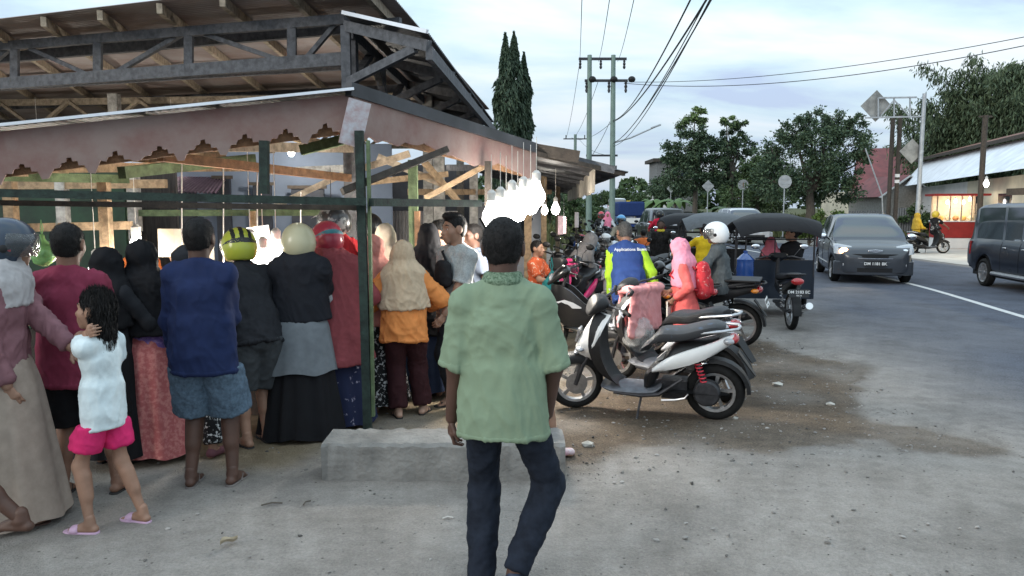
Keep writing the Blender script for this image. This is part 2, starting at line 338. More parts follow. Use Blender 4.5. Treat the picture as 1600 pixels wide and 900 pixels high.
class Fig:
    def __init__(s, h=1.62, w=1., lean=0, side=0, twist=0, head=(0, 0, 0), hands=(None, None), poles=(None, None), feet=((-.09, 0), (.09, 0)), fyaw=(8, -8), hipz=None, hipy=0., hipx=0., kneepole=None, lift=(0, 0), palm=(None, None), headscale=1.06):
        s.h = h; s.w = w; u = V(math.sin(R(side)), math.sin(R(lean)) * math.cos(R(side)), math.cos(R(lean)) * math.cos(R(side))); s.u = u
        r0 = V(math.cos(R(twist)), math.sin(R(twist)), 0); s.r = nrm(r0 - u * (r0 @ u)); s.f = np.cross(u, s.r)
        s.hz = hipz if hipz is not None else .515 * h
        s.hip = V(hipx, hipy, s.hz); s.hj = [s.hip + V(-.052 * h, 0, 0) * w ** .5, s.hip + V(.052 * h, 0, 0) * w ** .5]
        s.waist = s.hip + u * .095 * h; s.chest = s.hip + u * .22 * h; s.shc = s.hip + u * .295 * h; s.nb = s.hip + u * .325 * h + s.f * .0
        sw = .092 * h * w ** .35; s.sh = [s.shc - s.r * sw - u * .014 * h, s.shc + s.r * sw - u * .014 * h]
        hp, hyw, ht = [R(a) for a in head]
        A = np.stack([s.r, V(*np.cross(V(0, 0, 1), s.r)), V(0, 0, 1)], 1) if True else None
        A[:, 1] = nrm(A[:, 1]); A[:, 2] = np.cross(A[:, 0], A[:, 1]); A[:, 2] = nrm(A[:, 2])
        Rz = np.array(Matrix.Rotation(hyw, 3, 'Z')); Rx = np.array(Matrix.Rotation(-hp, 3, 'X')); Ry = np.array(Matrix.Rotation(ht, 3, 'Y'))
        s.H = A @ Rz @ Rx @ Ry; s.hr, s.hf, s.hu = s.H[:, 0], s.H[:, 1], s.H[:, 2]
        s.k = h * headscale
        nu = nrm(u + V(0, 0, 1.2)); s.neck = s.nb + nu * .028 * h; s.hc = s.nb + nu * .04 * h + s.hu * .052 * s.k + s.hf * .012 * h
        ua, fa = .172 * h, .150 * h; s.el, s.wr, s.palm = [], [], palm
        for i in (0, 1):
            sg = -1 if i == 0 else 1
            t = hands[i]
            if t is None: t = s.sh[i] + V(sg * .035, .045, -.31 * h)
            pl = poles[i] if poles[i] is not None else V(sg * .5, -1, -.25)
            e, wv = ik(s.sh[i], t, ua, fa, pl); s.el.append(e); s.wr.append(wv)
        th, sn = .245 * h, .245 * h; s.kn, s.an, s.fd = [], [], []
        for i in (0, 1):
            fy = R(fyaw[i]); d = V(-math.sin(fy), math.cos(fy), 0); ft = feet[i]; s.fd.append(d)
            a = V(ft[0], ft[1] - .02, .042 * h + lift[i]); kp = (kneepole[i] if kneepole else V(0, 1, .1))
            k, a = ik(s.hj[i], a, th, sn, kp); s.kn.append(k); s.an.append(a)
    # primitive sets, t = how far the cloth stands off the body
    def torso(s, t=0, loose=0):
        h, w = s.h, s.w; q = w
        return [flat_(s.hip, s.waist, .057*h*q + t + loose*.8, .053*h*q + t + loose*.6, s.r, 1.40, 1.34), flat_(s.waist, s.chest, .053*h*q + t + loose*.6, .059*h*q + t + loose*.25, s.r, 1.34, 1.46),
                flat_(s.chest, s.shc - s.u*.025*h, .057*h*q + t, .046*h + t, s.r, 1.46, 1.6), cap_(s.sh[0], s.shc + s.u*.012*h, .032*h + t*.8, .036*h + t*.7), cap_(s.shc + s.u*.012*h, s.sh[1], .036*h + t*.7, .032*h + t*.8), cap_(s.shc, s.nb + s.u*.004*h, .045*h + t*.6, .034*h + t*.6)]
    def pelvis(s, t=0): h, w = s.h, s.w; return [flat_(s.hip - V(0, .012*h, .02*h), s.hip + s.u*.06*h, .055*h*w + t, .055*h*w + t, V(1, 0, 0), 1.42)]
    def upper(s, i, t=0, fr=1., t2=None):
        h, w = s.h, s.w ** .5; t2 = t if t2 is None else t2; b = s.sh[i] + (s.el[i] - s.sh[i]) * fr
        return cap_(s.sh[i], b, .030*h*w + t, (.030 - .006*fr)*h*w + t2)
    def fore(s, i, t=0, fr=1., t2=None):
        h, w = s.h, s.w ** .5; t2 = t if t2 is None else t2
        return cap_(s.el[i], s.el[i] + (s.wr[i] - s.el[i]) * fr, .025*h*w + t, (.026 - .009*fr)*h*w + t2)
    def thigh(s, i, t=0, fr=1., t2=None):
        h, w = s.h, s.w; t2 = t if t2 is None else t2
        return cap_(s.hj[i], s.hj[i] + (s.kn[i] - s.hj[i]) * fr, .046*h*w + t, (.046 - .015*fr)*h*w + t2)
    def shin(s, i, t=0, fr=1., t2=None):
        h, w = s.h, s.w ** .5; t2 = t if t2 is None else t2
        return cap_(s.kn[i], s.kn[i] + (s.an[i] - s.kn[i]) * fr, .033*h*w + t, (.033 - .013*fr)*h*w + t2)
    def calf(s, i):
        h, w = s.h, s.w ** .5; a = s.kn[i] + (s.an[i] - s.kn[i]) * .18; b = s.kn[i] + (s.an[i] - s.kn[i]) * .52; bk = -s.fd[i] * .012 * h
        return cap_(a + bk, b + bk, .028*h*w, .022*h*w)
    def hp(s, x, y, z): return s.hc + (s.hr * x + s.hf * y + s.hu * z) * s.k
    def head(s, face=True):
        k = s.k
        P_ = [ell_(s.hp(0, -.006, .012), V(.0455, .0560, .0530) * k, s.H), ell_(s.hp(0, .018, -.022), V(.0390, .0380, .0460) * k, s.H), cap_(s.nb - s.u*.02*s.h, s.hp(0, -.012, -.03), .036*s.h, .0345*k)]
        if face:
            P_ += [cap_(s.hp(0, .050, .004), s.hp(0, .0655, -.0185), .0045*k, .0085*k), cap_(s.hp(-.008, .055, -.021), s.hp(.008, .055, -.021), .006*k, .006*k),
                   cap_(s.hp(-.020, .0455, .0125), s.hp(.020, .0455, .0125), .008*k, .008*k), cap_(s.hp(-.011, .050, -.0365), s.hp(.011, .050, -.0365), .0055*k, .0055*k), cap_(s.hp(-.010, .0505, -.0425), s.hp(.010, .0505, -.0425), .0058*k, .0058*k),
                   ell_(s.hp(0, .043, -.058), V(.018, .014, .013) * k, s.H), ell_(s.hp(-.024, .034, -.016), V(.016, .016, .016) * k, s.H), ell_(s.hp(.024, .034, -.016), V(.016, .016, .016) * k, s.H)]
        f = union(P_, .014 * k)
        ears = [ell_(s.hp(sg * .047, -.004, -.004), V(.0065, .017, .0215) * k, s.H) for sg in (-1, 1)]
        def g(p):
            d = f(p)
            if face:
                for sg in (-1, 1):
                    q = np.linalg.norm(p - s.hp(sg * .0185, .0575, .001), axis=1) - .0105 * k; d = -smin(-d, q, .008 * k); d = smin(d, np.maximum(np.linalg.norm(p - s.hp(sg * .0185, .0435, .001), axis=1) - .0083 * k, -(np.abs((p - s.hp(sg * .0185, .0435, .0002)) @ s.hu) - .0026 * k)), .002 * k)
            for e in ears: d = smin(d, e(p), .006 * k)
            return d
        g.bb = f.bb; return g
    def hand(s, i, curl=.45, spread=.1):
        h = s.h; sg = -1 if i == 0 else 1; d = nrm(s.wr[i] - s.el[i]); pn = s.palm[i]
        pn = V(-sg, 0, 0) if pn is None else np.asarray(pn, float); pn = nrm(pn - d * (pn @ d)); sd = np.cross(pn, d) * sg   # sd: towards the thumb
        if pn is None or abs(pn @ d) > .9: pn = V(0, 0, -1)
        w0 = s.wr[i]; k = h / 1.65
        pr = [cap_(w0 - d * .05, w0 + d * .015 * k, .019*h/1.65*1.15, .017*k), flat_(w0 + d * .025*k, w0 + d * .07*k, .0125*k, .0115*k, sd, 2.1, 2.9)]
        for j, (o, L, r) in enumerate(((.029, .070, .0083), (.0095, .079, .0086), (-.0105, .073, .0083), (-.029, .058, .0074))):
            a = w0 + d * (.078 - .004 * abs(j - 1.3)) * k + sd * o * k; c1 = curl * (.7 + .1 * j); e = d * math.cos(c1) + pn * math.sin(c1) + sd * (1.5 - j) * spread * .5; b = a + nrm(e) * L * .52 * k
            c2 = curl * 2.1; e2 = d * math.cos(c2) + pn * math.sin(c2); c = b + nrm(e2) * L * .52 * k; pr += [cap_(a - d*.01*k, b, r*k*1.05, r*k*.96), cap_(b, c, r*k*.96, r*k*.8)]
        a = w0 + d * .022*k + sd * .018*k; b = a + nrm(d * .72 + sd * .62 + pn * .3) * .042*k; c = b + nrm(d * .9 + sd * .1 + pn * .45) * .034*k
        pr += [cap_(a, b, .0125*k, .0105*k), cap_(b, c, .0102*k, .0082*k)]
        return union(pr, .007)
    def foot(s, i, toes=True):
        h = s.h; k = h / 1.65; d = s.fd[i]; sd = V(d[1], -d[0], 0); a = s.an[i]; z = a[2] - .042 * h; g = lambda y, x, zz: V(a[0], a[1], 0) + d * y * k + sd * x * k + V(0, 0, z + zz * k)
        inn = 1 if i == 0 else -1
        pr = [cap_(a + V(0, 0, .03), a - V(0, 0, .005), .021*h/1.0 * .95, .024*h), flat_(g(-.035, 0, .030), g(.10, 0, .024), .026*k, .019*k, sd, 1.15, 1.9), flat_(a + d * .02 - V(0, 0, .01), g(.11, 0, .03), .028*k, .016*k, sd, 1., 1.7)]
        for j in range(5):
            x = inn * (.030 - .0148 * j); y = .135 - .0045 * j * j * .5; r = .0115 if j == 0 else .0085
            pr.append(cap_(g(.10, x * .9, .018), g(y + .03, x, .011), r*k*1.1, r*k))
        return union(pr, .012)
def helper_group(o): return o
CLR = {}
def person(label, x, y, yaw=0, z=0., res=.016, skin_='brown', top=None, bottom=None, skirt=None, hair='short', hijab=None, helmet=None, shoes=None, face=None, group=None, under=True, curl=(.45, .45), eyes=False, seed=None, khim=None, mask_hands=(0, 0), pose_over=None, **pose):
    F = Fig(**pose); h = F.h; res = res * .78 if res < .016 else res; sd = seed if seed is not None else int(abs(x * 37 + y * 91)) % 97
    root = empty('person', (x, y, z), R(yaw), label, 'person', group); SK = skin(skin_)
    far = res > .02; fr = .005 if not far else .010
    if face is None: face = not far
    # body: one mesh
    tr = union(F.torso(-.004) + F.pelvis(-.004) + [F.upper(0), F.upper(1), F.fore(0), F.fore(1), F.thigh(0), F.thigh(1), F.shin(0), F.shin(1), F.calf(0), F.calf(1)], .03)
    parts = [nets(tr, res * 1.15)]
    parts.append(nets(F.head(face), .0065 if not far else .011))
    for i in (0, 1):
        if not mask_hands[i]: parts.append(nets(F.hand(i, curl[i]), fr))
        parts.append(nets(F.foot(i), .006 if not far else .011))
    v, f = join_vf(parts); np_mesh('body', v, f, SK, root)
    if eyes:
        for sg in (-1, 1):
            c = F.hp(sg * .0185, .0435, .001); MB().sphere(c, .0075 * h, 14, 10).build('eye', M_eye, root)
            e = MB().sphere(c + F.hf * .0055 * h, .0036 * h, 10, 8).build('iris', M_iris, root)
            n = union([cap_(F.hp(sg * .009, .052, .017), F.hp(sg * .021, .0505, .0205), .0028*h, .0030*h), cap_(F.hp(sg * .021, .0505, .0205), F.hp(sg * .031, .0425, .0165), .0030*h, .0018*h)], .004)
            np_mesh('eyebrow', *nets(n, .003), M_hair, root)
    # trousers / shorts
    if bottom:
        t = bottom.get('t', .012); n = bottom.get('name', 'trousers'); L = bottom.get('len', 1.0); pr = list(F.pelvis(t * .5))
        for i in (0, 1):
            if L <= 1.0 and n == 'shorts':
                e = F.hj[i] + (F.kn[i] - F.hj[i]) * L; pr.append(cut(cap_(F.hj[i], e + (F.kn[i] - F.hj[i]) * .1, .054*h*F.w + t, .040*h*F.w + t + bottom.get('flare', .012)), [(e, F.kn[i] - F.hj[i])]))
            else:
                e = F.kn[i] + (F.an[i] - F.kn[i]) * L; pr += [F.thigh(i, t, 1, t), cut(F.shin(i, t, 1.05, t + bottom.get('flare', .008)), [(e, F.an[i] - F.kn[i])])]
                if n != 'shorts': pr.append(cut(cap_(F.kn[i] + (F.an[i]-F.kn[i])*.1 - F.fd[i]*.01*h, F.kn[i] + (F.an[i]-F.kn[i])*.5 - F.fd[i]*.012*h, .03*h + t*.8, .026*h + t*.8), [(e, F.an[i] - F.kn[i])]))
        g = cut(union(pr, .035 if n != 'shorts' else .012), [((F.hip - F.u * (top.get('hem', .04) - .016) * h) if top else F.waist, F.u)]); v, f = nets(g, res); v = folds(v, f, bottom.get('fold', .009), (13, 13, 9), sd + 1); np_mesh(n, v, f, bottom['m'], root)
    for skirt, sname in ((skirt, 'skirt'), (pose_over, 'tunic')):
      if skirt:
          z1 = skirt.get('hem', .08); bm = MB(); c0 = F.waist; nseg = 72 if not far else 36; rows = 26 if not far else 12; fc = (F.an[0] + F.an[1]) / 2; rs = []
          spread = abs(F.an[0][0] - F.an[1][0]) / 2; dy = abs(F.an[0][1] - F.an[1][1]) / 2; a = np.arange(nseg) * 2 * PI / nseg
          for q in range(rows + 1):
              tt = q / rows; c = c0 * (1 - tt) + V(fc[0], fc[1], z1) * tt; hipb = math.sin(min(1, tt * 3.2) * PI / 2)
              rx = (.082 + .026 * hipb) * h * F.w + skirt.get('out', 0) + (skirt.get('flare', .10) + spread * .5) * tt ** 1.1 * .8; ry = (.062 + .028 * hipb) * h * F.w + skirt.get('out', 0) + (skirt.get('flare', .10) * .8 + dy + .02) * tt ** 1.1 * .8
              am = skirt.get('fold', .075) * min(1, tt * 1.4); fo = am * (np.sin(a * skirt.get('n', 9) + sd + 1.3 * np.sin(a * 2 + sd) + tt * .8) * .6 + np.sin(a * (skirt.get('n', 9) * 1.7 // 1 + 1) + sd * 2.) * .4)
              if skirt.get('knee') is not None and False: pass
              zz = c[2] + (tt ** 6) * .012 * np.sin(a * 5 + sd)
              rs.append(np.stack([c[0] + rx * (1 + fo) * np.cos(a), c[1] + ry * (1 + fo) * np.sin(a), np.full(nseg, 0) + zz], 1))
          bm.rings(rs, cap=False); bm.build(sname, skirt['m'], root, angle=180)
    if top:
        t = top.get('t', .014) * .75; sl = top.get('sleeve', .6); lo = top.get('loose', .018) * .62; hem = top.get('hem', .04); pr = list(F.torso(t, lo))
        hz = F.hip - F.u * hem * h; pr.append(flat_(hz - F.u*.03*h, F.waist, .061*h*F.w + t + lo + top.get('flare', 0), .056*h*F.w + t + lo, F.r, 1.42))
        for i in (0, 1):
            d1 = F.el[i] - F.sh[i]; d2 = F.wr[i] - F.el[i]; ts = top.get('ts', .014) * .8
            if sl <= 1: e = F.sh[i] + d1 * sl; pr.append(cut(cap_(F.sh[i] + d1 * .06, F.sh[i] + d1 * (sl + .12), .031*h*F.w**.5 + ts, .027*h*F.w**.5 + ts + top.get('cuff', .010)), [(e, d1)]))
            else: e = F.el[i] + d2 * (sl - 1); pr += [F.upper(i, ts, 1), cut(F.fore(i, ts, sl - 1 + .05, ts * top.get('wristt', .8)), [(e, d2)])]
        col = [(F.nb + F.u * top.get('neck', .012) * h, F.u + F.f * .25)]
        tor = cut(union(pr, .03), col + [(hz, -F.u)] if top.get('cut', 1) else col)
        v, f = nets(tor, res); v = folds(v, f, top.get('fold', .010), top.get('ff', (12, 12, 3.2)), sd); np_mesh(top.get('name', 'shirt'), v, f, top['m'], root)
        if res < .0105 and top.get('band', 1):
            uf = union(pr, .03); inf = lambda p: uf(p) - .0018; inf.bb = uf.bb; bands = [[(hz, -F.u), (hz + F.u * .020, F.u)]]
            for i in (0, 1):
                if sl <= 1: dn_ = nrm(F.el[i] - F.sh[i]); e = F.sh[i] + (F.el[i] - F.sh[i]) * sl; q = cap_(F.sh[i] + dn_ * .01, F.sh[i] + (F.el[i] - F.sh[i]) * (sl + .12), .031*h*F.w**.5 + ts + .0016, .027*h*F.w**.5 + ts + top.get('cuff', .010) + .0016); v, f = nets(cut(q, [(e + dn_ * .001, dn_), (e - dn_ * .020, -dn_)]), .006); np_mesh('sleeve_hem', folds(v, f, top.get('fold', .010), top.get('ff', (12, 12, 3.2)), sd), f, top['m'], root)
            lo2 = hz - V(.35, .35, .12); hi2 = hz + V(.35, .35, .12); v, f = nets(cut(inf, bands[0]), .007, (lo2, hi2)); np_mesh('hem', folds(v, f, top.get('fold', .010), top.get('ff', (12, 12, 3.2)), sd), f, top['m'], root)
        if top.get('collar'):
            c = top['collar']; n = union([cap_(F.nb + F.u*.008*h + (F.r * math.cos(a) * .041 + F.f * (math.sin(a) * .041 + .004)) * h, F.nb + F.u*.022*h + (F.r * math.cos(a) * .039 + F.f * (math.sin(a) * .038 + .006)) * h, .0145*h, .011*h) for a in np.linspace(0, 2 * PI, 20)[:-1]], .01)
            np_mesh('collar', *nets(n, .007), c, root)
    if hair and not helmet and not hijab:
        HM = M_hair_grey if hair == 'grey' else M_hair; th = .0035 if hair != 'afro' else .014
        k = F.k; e = ell_(F.hp(0, -.008, .016), V(.0455 + th, .056 + th, .053 + th) * k, F.H); bk = ell_(F.hp(0, -.020, -.012), V(.0400 + th*.6, .034 + th, .043) * k, F.H)
        g = cut(union([e, bk], .012 * k), [(F.hp(0, .040, .036), F.hf * 1.0 - F.hu * .45), (F.hp(0, .012, .0), F.hf * .8 - F.hu * .6), (F.hp(0, -.02, -.046), -F.hu)])
        if hair in ('long', 'bob'):
            L = .05 if hair == 'bob' else .10
            g = union([g, cut(flat_(F.hp(0, -.02, .0), F.hp(0, -.034, -.05 - L), .042*k, .026*k, F.hr, 1.15, 1.6), [(F.hp(0, .002, 0), F.hf), (F.hp(0, 0, -.05 - L), -F.hu)])], .02)
        if hair == 'bun': g = union([g, ell_(F.hp(0, -.075, .01), V(.024, .022, .024) * k, F.H)], .01)
        if hair == 'quiff': g = union([g, ell_(F.hp(0, .030, .062), V(.036, .026, .016) * k, F.H), ell_(F.hp(.0, .0, .066), V(.04, .04, .012) * k, F.H)], .015 * k)
        v, f = nets(g, .007 if not far else .012); n = vnormals(v, f); v = v + n * ((vnoise(v * V(110, 110, 60)) - .5) * (.0045 if not far else .006) + (vnoise(v * 30) - .5) * .006)[:, None]; 
        if not far:
            rg = np.random.default_rng(sd); ln = hair in ('long', 'bob'); ii = rg.integers(0, len(v), 4200 if ln else 3000); hd = n[ii] * (.10 if ln else .35) + rg.normal(size=(len(ii), 3)) * (.16 if ln else .28) - (V(0, 0, 1.1) if ln else F.hu * .5 + F.hf * .25); hv, hf_ = leaf_quads(v[ii] + n[ii] * .003, hd, (.055 if ln else .010), (.07 if ln else .15), rg); v, f = join_vf([(v, f), (hv, hf_)])
        np_mesh('hair', v, f, HM, root)
    if hijab:
        k = F.k; L = hijab.get('len', .16); wd = hijab.get('w', 1.); dn = nrm(-F.u * .75 - V(0, 0, .25)); gt = (top or {}).get('t', .014) * .75 + (top or {}).get('loose', .018) * .62 * .5 + .012
        pr = [ell_(F.hp(0, -.008, .010), V(.0535, .066, .0615) * k, F.H), ell_(F.hp(0, .014, -.024), V(.047, .047, .050) * k, F.H), flat_(F.hp(0, -.006, -.03), F.shc + F.u*.005*h, .050*k, .048*h*F.w + gt, F.r, 1.05, 1.5),
              flat_(F.shc, F.shc + dn * (L + .03) * h, .056*h*F.w + gt, ((.060 + .09 * L) * h * F.w + gt) * wd, F.r, 1.45, 1.42)]
        if helmet: pr = pr[2:]
        for i in (0, 1): pr += [cap_(F.shc, F.sh[i] if L > .22 else F.shc * .35 + F.sh[i] * .65, .046*h, .031*h + (.024 if L > .22 else .016))] + ([cap_(F.sh[i], F.sh[i] + (F.el[i] - F.sh[i]) * min(1.1, L * 2.6), .031*h + .024, .027*h + .034)] if L > .22 else [])
        g = union(pr, .05); g = cut(g, [(F.shc + dn * L * h, nrm(dn + F.f * hijab.get('slope', .15)))])
        if hijab.get('open', True) and not helmet: g = sub(g, ell_(F.hp(0, .070, -.010), V(.0335, .040, .047) * k, F.H), .012)
        v, f = nets(g, res * .9); v = folds(v, f, hijab.get('fold', .015) * .8, hijab.get('ff', (15, 15, 4.)), sd + 3, .9); np_mesh('hijab', v, f, hijab['m'], root)
    if helmet: make_helmet(F, helmet, root)
    if shoes:
        ty = shoes.get('type', 'sandal')
        for i in (0, 1):
            d = F.fd[i]; s2 = V(d[1], -d[0], 0); a = V(F.an[i][0], F.an[i][1], F.an[i][2] - .042 * h); k = h / 1.65; inn = 1 if i == 0 else -1
            pit = 0
            ou = [(-.062, 0), (-.052, .026), (-.01, .032), (.05, .034), (.10, .044), (.145, .044), (.178, .026), (.186, 0)]; pts = [(yy, xx + inn * .006 * (yy > .05)) for yy, xx in ou] + [(yy, -xx + inn * .006 * (yy > .05)) for yy, xx in ou[-2:0:-1]]
            if ty == 'shoe':
                g = union([flat_(a + d * (-.03*k) + V(0, 0, .042*k), a + d*.135*k + V(0, 0, .032*k), .036*k, .028*k, s2, 1.05, 1.5), cap_(a + V(0, 0, .05), a + V(0, 0, .085*k), .036*k, .033*k)], .02)
                g = cut(g, [(a + V(0, 0, .004), V(0, 0, -1)), (a + V(0, 0, .085*k), V(0, 0, 1))]); np_mesh('shoe', *nets(g, .008 if not far else .014), shoes['m'], root, 60)
            else:
                so_ = MB().prism([a + d*yy*k*1.06 + s2*xx*k*1.05 for yy, xx in pts], V(0, 0, -.006), V(0, 0, .010)).build('sandal', shoes['m'], root, bevel=.004)
                sb = MB()
                if ty == 'slide':
                    g = cut(flat_(a + d*.075*k + V(0, 0, .018), a + d*.155*k + V(0, 0, .012), .037*k, .028*k, s2, 1.28, 1.55), [(a + d*.07*k, -d), (a + d*.135*k, d), (a + V(0, 0, .004), V(0, 0, -1))]); v, f = nets(g, .006); np_mesh('strap', v, f, shoes['m'], so_, 50)
                else:
                    q = lambda yy, xx, zz: a + d*yy*k + s2*xx*k + V(0, 0, zz*k)
                    sb.tube([q(.04, .036, .008), q(.075, .03, .042), q(.13, inn*.014, .030), q(.135, inn*.014, .008)], .0055, 6).tube([q(.04, -.036, .008), q(.075, -.03, .042), q(.13, inn*.014, .030)], .0055, 6).build('strap', shoes.get('m2', shoes['m']), so_)
    return root, F
def make_helmet(F, hm, root, name='helmet'):
    k = hm.get('size', 1.) * 1.0; c = F.hc + F.hu * .012 + F.hf * -.004; A = F.H; at = lambda x, y, z: c + (F.hr * x + F.hf * y + F.hu * z) * k
    rr = V(.126, .148, .132) * k; o = ell_(c, rr, A)
    bk = ell_(at(0, -.02, -.05), V(.122, .128, .115) * k, A)
    g = cut(union([o, bk], .03), [(at(0, -.02, -.125), -F.hu + F.hf * .1)])
    g = sub(g, union([ell_(at(0, .15, -.075), V(.098, .15, .098) * k, A), cap_(at(-.03, .10, -.19), at(.03, .10, -.19), .10*k, .10*k)], .02), .012)
    v, f = nets(g, .009); o_ = np_mesh(name, v, f, hm['m'], root, 50)
    def shell(r0, r1, planes, m, nm, st=.007):
        e1 = ell_(c, rr + r1, A); e0 = ell_(c, rr + r0, A); sh_ = lambda p: np.maximum(e1(p), -e0(p)); sh_.bb = e1.bb; v, f = nets(cut(sh_, planes), st)
        if len(f): np_mesh(nm, v, f, m, o_, 50)
    if hm.get('visor', True): shell(.002, .010, [(at(0, .02, 0), -F.hf + F.hr*0), (at(0, .14, .055), F.hu), (at(0, .12, hm.get('vlow', -.07)), -F.hu)], hm.get('vm', M_visor), 'visor', .006)
    if hm.get('stripe'): 
        for (x0, x1) in hm.get('bands', ((-.022, .022),)): shell(-.004, .004, [(at(x1, 0, 0), F.hr), (at(x0, 0, 0), -F.hr), (at(0, 0, -.02), -F.hu)], hm['stripe'], 'stripe')
    if hm.get('band'): shell(-.004, .005, [(at(0, 0, -.015), F.hu + F.hf * .3), (at(0, 0, -.062), -F.hu - F.hf * .3), (at(0, .045, 0), F.hf)], hm['band'], 'band')
    if hm.get('peak'): 
        pk = MB(); pk.rings([[at(x, .10 + yy - 2.2 * x * x, .075 + zz - 2. * x * x) for x in np.linspace(-.10, .10, 11)] for yy, zz in ((0, 0), (.085, -.012), (.085, -.017), (0, -.008))], closed=False, cap=False, loop=True); pk.build('peak', hm['peak'], o_)
    for sg in (-1, 1): MB().lathe([(.003, .0), (.022, 0), (.022, .008), (.016, .012), (.002, .012)], at(sg * .120, .01, -.028), F.hr * sg, 14).build('visor_hinge', M_black_plastic, o_)
    return o_
M_visor = mat('visor_clear', (.25, .27, .28), .06, 0, var=0, trans=.8, alpha=.45, coat=1.)
# ---------------------------------------------------------------- motorbikes
def sec_loft(mb, st, n=16, ex=2.6):
    """stations (y, z, tilt deg, half width, half height[, x]) -> superellipse tube running in the YZ plane"""
    rs = []; a = np.arange(n) * 2 * PI / n
    for s in st:
        y, z, t, hw, hh = s[:5]; x0 = s[5] if len(s) > 5 else 0; c, q = np.cos(a), np.sin(a)
        u = np.sign(c) * np.abs(c) ** (2 / ex) * hw; w = np.sign(q) * np.abs(q) ** (2 / ex) * hh; T = R(t)
        rs.append(np.stack([x0 + u, y - math.sin(T) * w, z + math.cos(T) * w], 1))
    return mb.rings(rs)
def dense(st, m=18):
    st = np.array(st, float); t = np.linspace(0, 1, len(st)); q = np.linspace(0, 1, m); return np.stack([spline(t, st[:, i], q) for i in range(st.shape[1])], 1)
def wheel(root, name, c, r, tw, style, steer=0., rimm=None, disc=True, fine=True):
    """spoked or five-spoke wheel, axle along X"""
    w = MB(); hub = MB(); ax = V(1, 0, 0); rim_r = r - tw * .95
    o = hub.lathe([(.012, -.055), (.03, -.05), (.034, -.03), (.034, .03), (.03, .05), (.012, .055)], (0, 0, 0), ax, 16).build(name, M_darkmetal if style != 'spoke' else M_alloy, root)
    o.location = tuple(c); o.rotation_euler = (0, 0, steer)
    MB().torus((0, 0, 0), ax, r - tw * .5, tw * .5, 40 if fine else 20, 10 if fine else 6, 1.05).build('tyre', M_rubber, o)
    rb = MB(); a = np.arange(32) * 2 * PI / 32
    rb.rings([np.stack([np.full(32, x), np.cos(a) * q, np.sin(a) * q], 1) for x, q in ((-tw*.38, rim_r + .012), (-tw*.34, rim_r - .012), (0, rim_r - .018), (tw*.34, rim_r - .012), (tw*.38, rim_r + .012), (0, rim_r + .004))], loop=True)
    if style == 'cast':
        for k in range(5):
            t = k * 2 * PI / 5 + .3; e = V(0, math.cos(t), math.sin(t)); s = V(0, -math.sin(t), math.cos(t))
            rb.rings([[p + s * w1 + ax * x for w1, x in ((-q, -.016), (q, -.016), (q * .6, .016), (-q * .6, .016))] for p, q in ((e * .025, .022), (e * rim_r * .5 + s * .012, .014), (e * (rim_r - .008) + s * .03, .017))])
    else:
        for k in range(28 if fine else 14):
            t = k * 2 * PI / (28 if fine else 14); s = (1 if k % 2 else -1); t2 = t + (.5 if (k // 2) % 2 else -.5)
            rb.tube([V(s * .028, math.cos(t2) * .032, math.sin(t2) * .032), V(0, math.cos(t) * rim_r, math.sin(t) * rim_r)], .0022 if fine else .004, 4, False)
    rb.build('rim', rimm or M_alloy, o)
    if disc and fine: MB().lathe([(.04, 0), (.10, 0), (.10, .004), (.04, .004)], (-.062, 0, 0), ax, 24).build('brake_disc', M_steel, o)
    return o
def plate(root, txt, c, rz, w=.23, h=.10, bg=None, fg=None, tilt=0., txt2=None):
    o = MB().box((0, 0, 0), (w, .004, h)).build('number_plate', bg or M_plate_black, root, False); o.location = tuple(c); o.rotation_euler = (R(tilt), 0, rz)
    text_mesh(txt, h * .48, 'plate_number', fg or M_plate_white, o, (0, -.0035, h * .12), (PI / 2, 0, 0), .0008, bold=.0006)
    if txt2: text_mesh(txt2, h * .26, 'plate_date', fg or M_plate_white, o, (0, -.0035, -h * .3), (PI / 2, 0, 0), .0008)
    return o
M_plate_black = mat('plate_black', (.012, .012, .014), .4, var=.1); M_plate_white = mat('plate_white', (.75, .75, .74), .5, var=.08, scale=30)
M_mirror = mat('mirror_glass', (.8, .8, .82), .03, 1., var=0)
